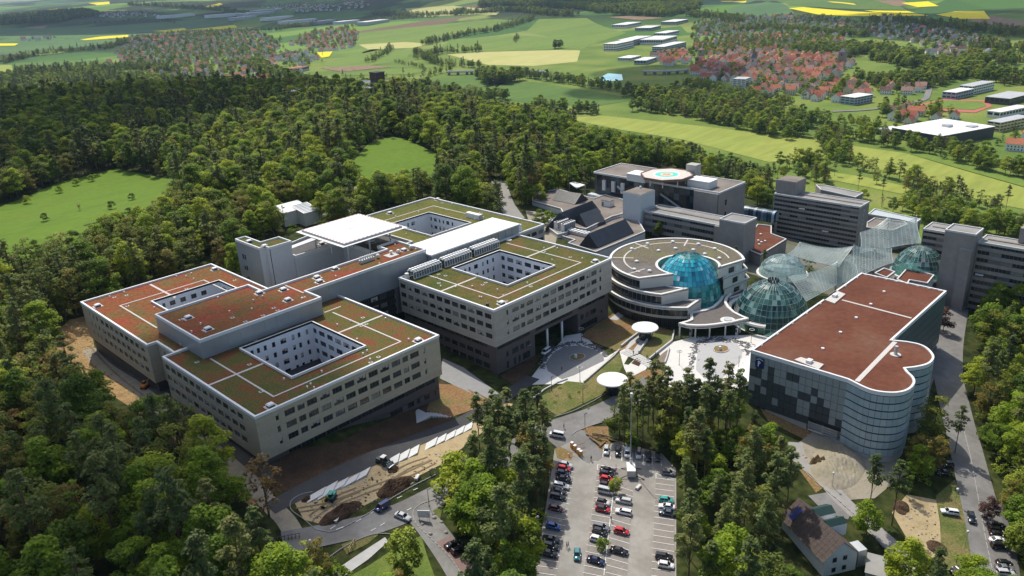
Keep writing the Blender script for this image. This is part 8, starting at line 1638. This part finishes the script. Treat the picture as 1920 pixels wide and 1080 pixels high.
# pine stand beside the car park and plaza
for q_ in ((1180,800),(1195,825),(1215,810),(1235,822),(1250,800),(1270,815),(1290,805),(1305,825),(1325,812),(1345,826),(1360,805),(1380,822),(1260,835),(1205,840),(1330,838),(1225,800),(1285,830),(1170,835)):
    plant(q_, random.choice((7, 8, 9, 10)), random.uniform(.72, .92), "hand")
for q_ in ((900,850),(920,862),(940,870),(958,880),(975,890),(990,868),(1005,890),(1020,860),(930,840),(955,850),(985,845),(1010,835)):
    plant(q_, random.choice((7, 8, 9, 10)), random.uniform(.7, .88), "hand")
for q_ in ((1185,842),(1240,838),(1290,840),(1350,835),(1385,830)): plant(q_, random.choice((12, 0)), random.uniform(.4, .6), "hand")
# ---- hedgerows and copses of the valley
def belt(pts, w, step, vs, smin, smax):
    L = [gp(*p)[:2] for p in pts]
    for a, b in zip(L, L[1:]):
        d = b-a; n_ = max(1, int(np.hypot(*d)/step)); t = d/np.hypot(*d); q = np.array([-t[1], t[0]])
        for i in range(n_):
            for k in range(max(1, int(w/9))):
                p = a+d*(i+random.random())/n_+q*random.uniform(-w/2, w/2); TREES.append((p[0], p[1], float(h(*p)), random.choice(vs), random.uniform(smin, smax), random.uniform(0, 6), None))
G_ = (0, 1, 2, 3, 4, 5, 12, 16); GD = (0, 3, 5, 16, 8, 12, 4, 4)
belt([(795,85),(835,76),(875,66),(930,58),(1000,36)], 26, 7, GD, .7, 1.1); belt([(785,112),(830,100),(885,98),(900,95)], 24, 7, GD, .7, 1.1); belt([(780,100),(820,122),(870,126),(900,128)], 18, 8, GD, .6, 1)
belt([(640,150),(720,150),(800,145),(850,130)], 12, 9, GD, .5, .9); belt([(690,118),(720,105),(735,92)], 16, 8, GD, .6, 1); belt([(740,118),(790,128),(800,135)], 6, 10, GD, .4, .6)
belt([(910,145),(930,160),(965,150)], 40, 7, (0, 4, 4, 3), .9, 1.4); belt([(1035,92),(1055,90)], 24, 6, GD, .8, 1.1); belt([(965,80),(972,72)], 8, 9, GD, .7, .9)
belt([(965,140),(1010,148),(1060,155),(1120,165),(1180,172),(1210,180)], 24, 7, G_, .6, 1); belt([(1000,205),(1060,210),(1120,215)], 30, 7, G_, .7, 1.05)
belt([(1180,185),(1230,180),(1300,190),(1370,205),(1450,225),(1520,240)], 70, 7, G_, .7, 1.1); belt([(1200,205),(1300,215),(1400,238),(1500,258)], 40, 7, G_, .7, 1.1)
belt([(1545,255),(1560,290),(1600,310),(1660,325),(1720,345),(1770,365),(1790,372)], 22, 6, G_, .7, 1.1); belt([(1530,262),(1600,262),(1680,272),(1760,285),(1850,310),(1920,335),(1990,355)], 34, 7, G_, .6, 1)
belt([(1440,300),(1500,315),(1540,310)], 30, 7, G_, .7, 1.); belt([(1545,335),(1620,350),(1700,370),(1800,385),(1900,400)], 30, 7, (7, 8, 16, 4, 5), .6, .9)
belt([(950,185),(900,192),(860,180),(800,178)], 40, 7, G_, .7, 1.1); belt([(600,175),(680,165),(760,165),(800,170)], 60, 7, G_, .7, 1.1); belt([(520,168),(560,180),(640,190),(720,195)], 50, 7, G_, .7, 1.1)
belt([(1640,150),(1700,165),(1760,150),(1800,120),(1850,115),(1920,120)], 70, 8, G_, .7, 1.1); belt([(1560,110),(1620,95),(1680,105),(1720,110)], 60, 8, G_, .8, 1.2); belt([(1380,60),(1450,55),(1540,62),(1620,70)], 50, 9, G_, .7, 1.1)
belt([(0,120),(60,105),(130,98),(200,92),(240,78)], 30, 9, GD, .7, 1.1); belt([(30,140),(110,132),(190,126)], 30, 9, GD, .7, 1.1); belt([(150,46),(260,40),(330,44)], 14, 14, GD, .7, 1)
belt([(420,62),(520,58),(600,40)], 20, 12, GD, .8, 1.1); belt([(850,30),(960,22),(1030,28),(1080,30)], 60, 12, GD, .9, 1.3); belt([(700,26),(780,30),(850,28),(870,20)], 40, 13, GD, .8, 1.2)
belt([(240,10),(320,14),(400,20),(460,28)], 30, 16, GD, 1, 1.5); belt([(0,36),(60,30),(120,26),(150,34)], 220, 11, (16, 8, 3, 5), 1, 1.4); belt([(0,46),(60,42),(130,38)], 160, 11, (16, 8, 3, 5), 1, 1.4)
belt([(900,8),(980,4),(1080,12),(1180,22),(1280,26)], 260, 11, (0, 3, 4, 5, 16), 1, 1.4); belt([(1050,-2),(1150,6),(1250,16)], 300, 12, (0, 3, 4, 5, 16), 1, 1.4); belt([(1290,30),(1360,34),(1380,44)], 60, 10, GD, .8, 1.2)
belt([(1640,40),(1760,52),(1850,60),(1920,70)], 60, 11, GD, .8, 1.2); belt([(1820,90),(1920,100)], 80, 10, GD, .8, 1.2); belt([(640,58),(680,45),(740,36),(820,34)], 14, 14, GD, .6, 1)
belt([(1580,225),(1640,240),(1700,258),(1780,280),(1860,300)], 30, 7, G_, .35, .6); belt([(1290,158),(1340,172),(1400,186),(1480,200)], 40, 8, G_, .5, .8); belt([(1650,110),(1720,125),(1790,135),(1870,150),(1925,160)], 60, 7, G_, .7, 1.1); belt([(1500,100),(1560,92),(1600,98)], 80, 8, G_, .7, 1.1); belt([(250,75),(330,70),(420,66)], 24, 9, G_, .6, .9); belt([(470,120),(510,140),(560,155),(600,165)], 50, 8, G_, .6, 1); belt([(0,150),(120,140),(250,128),(330,135)], 60, 8, GD, .7, 1.1)
TOWN_TREES()
_b = proj(np.array([(t[0], t[1], t[2]+4) for t in TREES])); _f = [p for p in FIELD_PX if min(q[0] for q in p) > 1030 and 150 < min(q[1] for q in p)]; _m = np.zeros(len(TREES), bool)
for p in _f: _m |= in_poly(_b[:, :2], p)
TREES = [t for t, b_ in zip(TREES, _m) if not b_ or t[6]]
# ---- the nearest trees of each kind stand alone; the rest is one wood
T = sorted(TREES, key=lambda t: math.hypot(t[0], t[1])); P2 = proj(np.array([(t[0], t[1], t[2]+10) for t in T]))
seen = (P2[:, 0] > -25) & (P2[:, 0] < 1945) & (P2[:, 1] < 1150) & (P2[:, 1] > -30)
LMK = [(205,640,"the excavated slope"), (150,390,"the left meadow"), (740,285,"the small glade"), (550,405,"the pale shed"), (690,355,"the clearing behind the helipad"), (300,790,"the red loader"), (500,900,"the tan wing's nearest corner"), (440,880,"the dirt track"), (160,575,"the far left wing's corner"), (395,495,"the far left wing's rear corner"),
 (610,945,"the teal excavator"), (760,965,"the turning silver grey car"), (920,1000,"the broad green tree by the black cars"), (1045,835,"the car park fork"), (1040,900,"the left parking row's top"), (1015,1010,"the left parking row's lower end"), (1125,815,"the log pile"), (1185,895,"the mast trailer"), (1265,870,"the shaded car park corner"), (1268,1000,"the right parking row"), (1150,710,"the lower disc canopy"), (1300,690,"the plaza's lower edge"), (1415,745,"the parking house corner"),
 (1500,850,"the parking house ramp"), (1560,985,"the brown roofed house"), (1600,880,"the gravel mound"), (1720,990,"the sandy patch"), (1745,830,"the glass drum"), (1790,650,"the road bend behind the parking house"), (1830,570,"the blank stair tower"), (1885,980,"the roadside parked cars"), (1840,820,"the right hand road"), (940,370,"the forest road"), (1240,320,"the octagonal landing pad"), (1110,340,"the heliport block's left end"), (1500,340,"the slab tower"), (1720,400,"the ward slab's left end"), (1880,430,"the ward slab on the right"), (1030,420,"the small annex"), (60,900,"the left picture edge"), (60,740,"the left picture edge"), (240,1000,"the dark pines at the lower left"), (400,1060,"the bottom picture edge"), (60,500,"the left picture edge below the meadow"), (300,480,"the wood's middle behind the far left wing"), (850,320,"the wood behind the olive roof"), (1400,1060,"the bottom edge right of the car park"), (1900,700,"the right picture edge")]
ORD = ("nearest", "second", "third", "fourth", "fifth", "sixth", "seventh", "eighth", "ninth", "tenth")
def single_out(items, lmk, noun):
    """items: (key, x, y, style). Label by landmark, side and order of nearness; beyond the tenth a shared one"""
    B = {}
    for key, x, y, st in items:
        l = min(lmk, key=lambda m: math.hypot(m[0]-x, (m[1]-y)*1.5)); dx, dy = x-l[0], y-l[1]
        side = ("left of" if dx < 0 else "right of") if abs(dx) > abs(dy)*1.3 else ("beyond" if dy < 0 else "in front of"); B.setdefault((st, l[2], side), []).append((math.hypot(dx, dy), key))
    out = {}
    for (st, l, side), L_ in B.items():
        for i, (d, key) in enumerate(sorted(L_)): out[key] = (f"{ORD[i]} {st} {noun} {side} {l}", f"{st} {noun}s {side} {l}") if i < 10 else (f"{st} {noun} farther off {side} {l}", f"{st} {noun}s farther off {side} {l}")
    return out
count = {}; rest = []; solo = []
for i, (t, p, s_) in enumerate(zip(T, P2, seen)):
    k = NAMES.get(t[3], VAR[t[3]][0]); lab = t[6]
    if s_ and (count.get(k, 0) < 300 or (lab and lab != "hand")) and (p[1] > 130 or lab): count[k] = count.get(k, 0)+1; solo.append((i, k, p))
    else: rest.append(t)
NOUN = {"deciduous_tree": "tree", "pine_tree": "pine", "shrub": "bush"}; LABS = {}
for k in NOUN: LABS.update(single_out([(i, p[0], p[1], STYLE[T[i][3]]) for i, k2, p in solo if k2 == k], LMK, NOUN[k]))
for i, k, p in solo:
    t = T[i]; hand = t[6] and t[6] != "hand"; l2, g2_ = (t[6], None) if hand else LABS[i]
    o = thing(k, l2, "pine tree" if k == "pine_tree" else NOUN[k], t[:3], t[5], g2_, scale=t[4]); link("trunk", VAR[t[3]][1], o); link("crown", VAR[t[3]][2], o)
def scatter(name, rest):
    me = bpy.data.meshes.new(name); me.from_pydata([t[:3] for t in rest], [], [])
    for nm, ty, vals in (("variant", 'INT', [t[3] for t in rest]), ("size", 'FLOAT', [t[4] for t in rest]), ("turn", 'FLOAT', [t[5] for t in rest])):
        a = me.attributes.new(nm, ty, 'POINT'); a.data.foreach_set("value", np.array(vals, np.int32 if ty == 'INT' else np.float32))
    o = link(name, me, kind='stuff'); ng = bpy.data.node_groups.new(name, 'GeometryNodeTree'); N = ng.nodes.new; L = ng.links.new
    ng.interface.new_socket("Geometry", in_out='INPUT', socket_type='NodeSocketGeometry'); ng.interface.new_socket("Geometry", in_out='OUTPUT', socket_type='NodeSocketGeometry')
    gi, go, jn = N("NodeGroupInput"), N("NodeGroupOutput"), N("GeometryNodeJoinGeometry")
    def attr(n_, t_): a = N("GeometryNodeInputNamedAttribute"); a.data_type = t_; a.inputs[0].default_value = n_; return a.outputs[0]
    va, sa, ta = attr("variant", 'INT'), attr("size", 'FLOAT'), attr("turn", 'FLOAT'); cx = N("ShaderNodeCombineXYZ"); L(ta, cx.inputs[2]); er = N("FunctionNodeEulerToRotation"); L(cx.outputs[0], er.inputs[0])
    src = {}
    for ob in COL.objects:
        if ob.data is not None and ob.name.split('.')[0] in ("trunk", "crown"): src.setdefault(ob.data.name, ob)
    for v in sorted({t[3] for t in rest}):
        oj = N("GeometryNodeJoinGeometry")
        for d in (VAR[v][1], VAR[v][2]):
            if d.name not in src: continue
            oi = N("GeometryNodeObjectInfo"); oi.transform_space = 'ORIGINAL'; oi.inputs[0].default_value = src[d.name]; L(oi.outputs["Geometry"], oj.inputs[0])
        cm = N("FunctionNodeCompare"); cm.data_type = 'INT'; cm.operation = 'EQUAL'; L(va, cm.inputs[2]); cm.inputs[3].default_value = v
        ip = N("GeometryNodeInstanceOnPoints"); L(gi.outputs[0], ip.inputs["Points"]); L(cm.outputs[0], ip.inputs["Selection"]); L(oj.outputs[0], ip.inputs["Instance"]); L(er.outputs[0], ip.inputs["Rotation"]); L(sa, ip.inputs["Scale"]); L(ip.outputs[0], jn.inputs[0])
    L(jn.outputs[0], go.inputs[0]); md = o.modifiers.new("scatter", 'NODES'); md.node_group = ng
HOUSE_LABELS()
print("TREES", len(TREES), "single", count, "wood", len(rest))
scatter("forest", rest)
# undergrowth in the woods
ug = []
for t in T:
    if math.hypot(t[0], t[1]) < 420 and random.random() < .95:
        a = random.uniform(0, 6.28); r = random.uniform(1.5, 4.5); p = (t[0]+r*math.cos(a), t[1]+r*math.sin(a))
        if any(in_poly([p], c)[0] for c in CLEAR if abs(c[0][0]-p[0]) < 140 and abs(c[0][1]-p[1]) < 140): continue
        ug.append((p[0], p[1], float(h(*p))-.2, 17, random.uniform(.4, 1.0), a, None))
scatter("undergrowth", ug)
# ================================================================== AIR
hm = bpy.data.materials.new("air"); hm.use_nodes = True; nt = hm.node_tree; nt.nodes.clear(); o_ = nt.nodes.new("ShaderNodeOutputMaterial"); pv = nt.nodes.new("ShaderNodeVolumePrincipled")
pv.inputs["Color"].default_value = (.55, .76, .98, 1); pv.inputs["Density"].default_value = 3.2e-5; pv.inputs["Anisotropy"].default_value = .2; nt.links.new(pv.outputs[0], o_.inputs["Volume"])
zs = [v for v in (float(np.max(h(*np.meshgrid(np.linspace(-16000, 16000, 120), np.linspace(-16000, 16000, 120))))),)]
MB().box(-16500, 16500, -16500, 16500, -90, max(zs[0]+60, 200)).build("haze", hm, kind='stuff')
# ---- unseen clouds added above the haze to throw shade on wood and hills
cm = bpy.data.materials.new("shade_cloud_white"); cm.use_nodes = True; nt = cm.node_tree; b = nt.nodes["Principled BSDF"]; b.inputs["Base Color"].default_value = (.9, .9, .9, 1); b.inputs["Roughness"].default_value = 1
geo = nt.nodes.new("ShaderNodeNewGeometry"); n1 = nt.nodes.new("ShaderNodeTexNoise"); n1.inputs["Scale"].default_value = .006; n1.inputs["Detail"].default_value = 5; nt.links.new(geo.outputs["Position"], n1.inputs[0]); mr = nt.nodes.new("ShaderNodeMapRange"); mr.inputs[1].default_value = .32; mr.inputs[2].default_value = .55; mr.inputs[4].default_value = .9; nt.links.new(n1.outputs[0], mr.inputs[0]); nt.links.new(mr.outputs[0], b.inputs["Alpha"])
def shade_cloud(q, lx, ly, ang, zc=1500.):
    p = gp(*q); s = (zc-p[2])/SUN_DIR.z; c = (p[0]+SUN_DIR.x*s, p[1]+SUN_DIR.y*s); rg = np.random.RandomState(int(lx)); mb = MB()
    for i in range(14):
        u, v = rg.uniform(-.75, .75, 2); r = lx*rg.uniform(.16, .3); x, y = u*lx/2, v*ly/2; mb.sphere((c[0]+x*math.cos(ang)-y*math.sin(ang), c[1]+x*math.sin(ang)+y*math.cos(ang), zc+rg.uniform(0, 60)), r, 14, 8, 0, .35)
    mb.build("shade_cloud", cm, kind='structure', smooth=True)
shade_cloud((150, 215), 680, 360, .5); shade_cloud((110, 985), 150, 80, .6); shade_cloud((420, 22), 2600, 1100, -.6); shade_cloud((1750, 45), 900, 420, .3); shade_cloud((1150, 6), 1500, 700, .2); shade_cloud((1230, 150), 420, 160, .4); shade_cloud((60, 60), 1500, 500, .6)
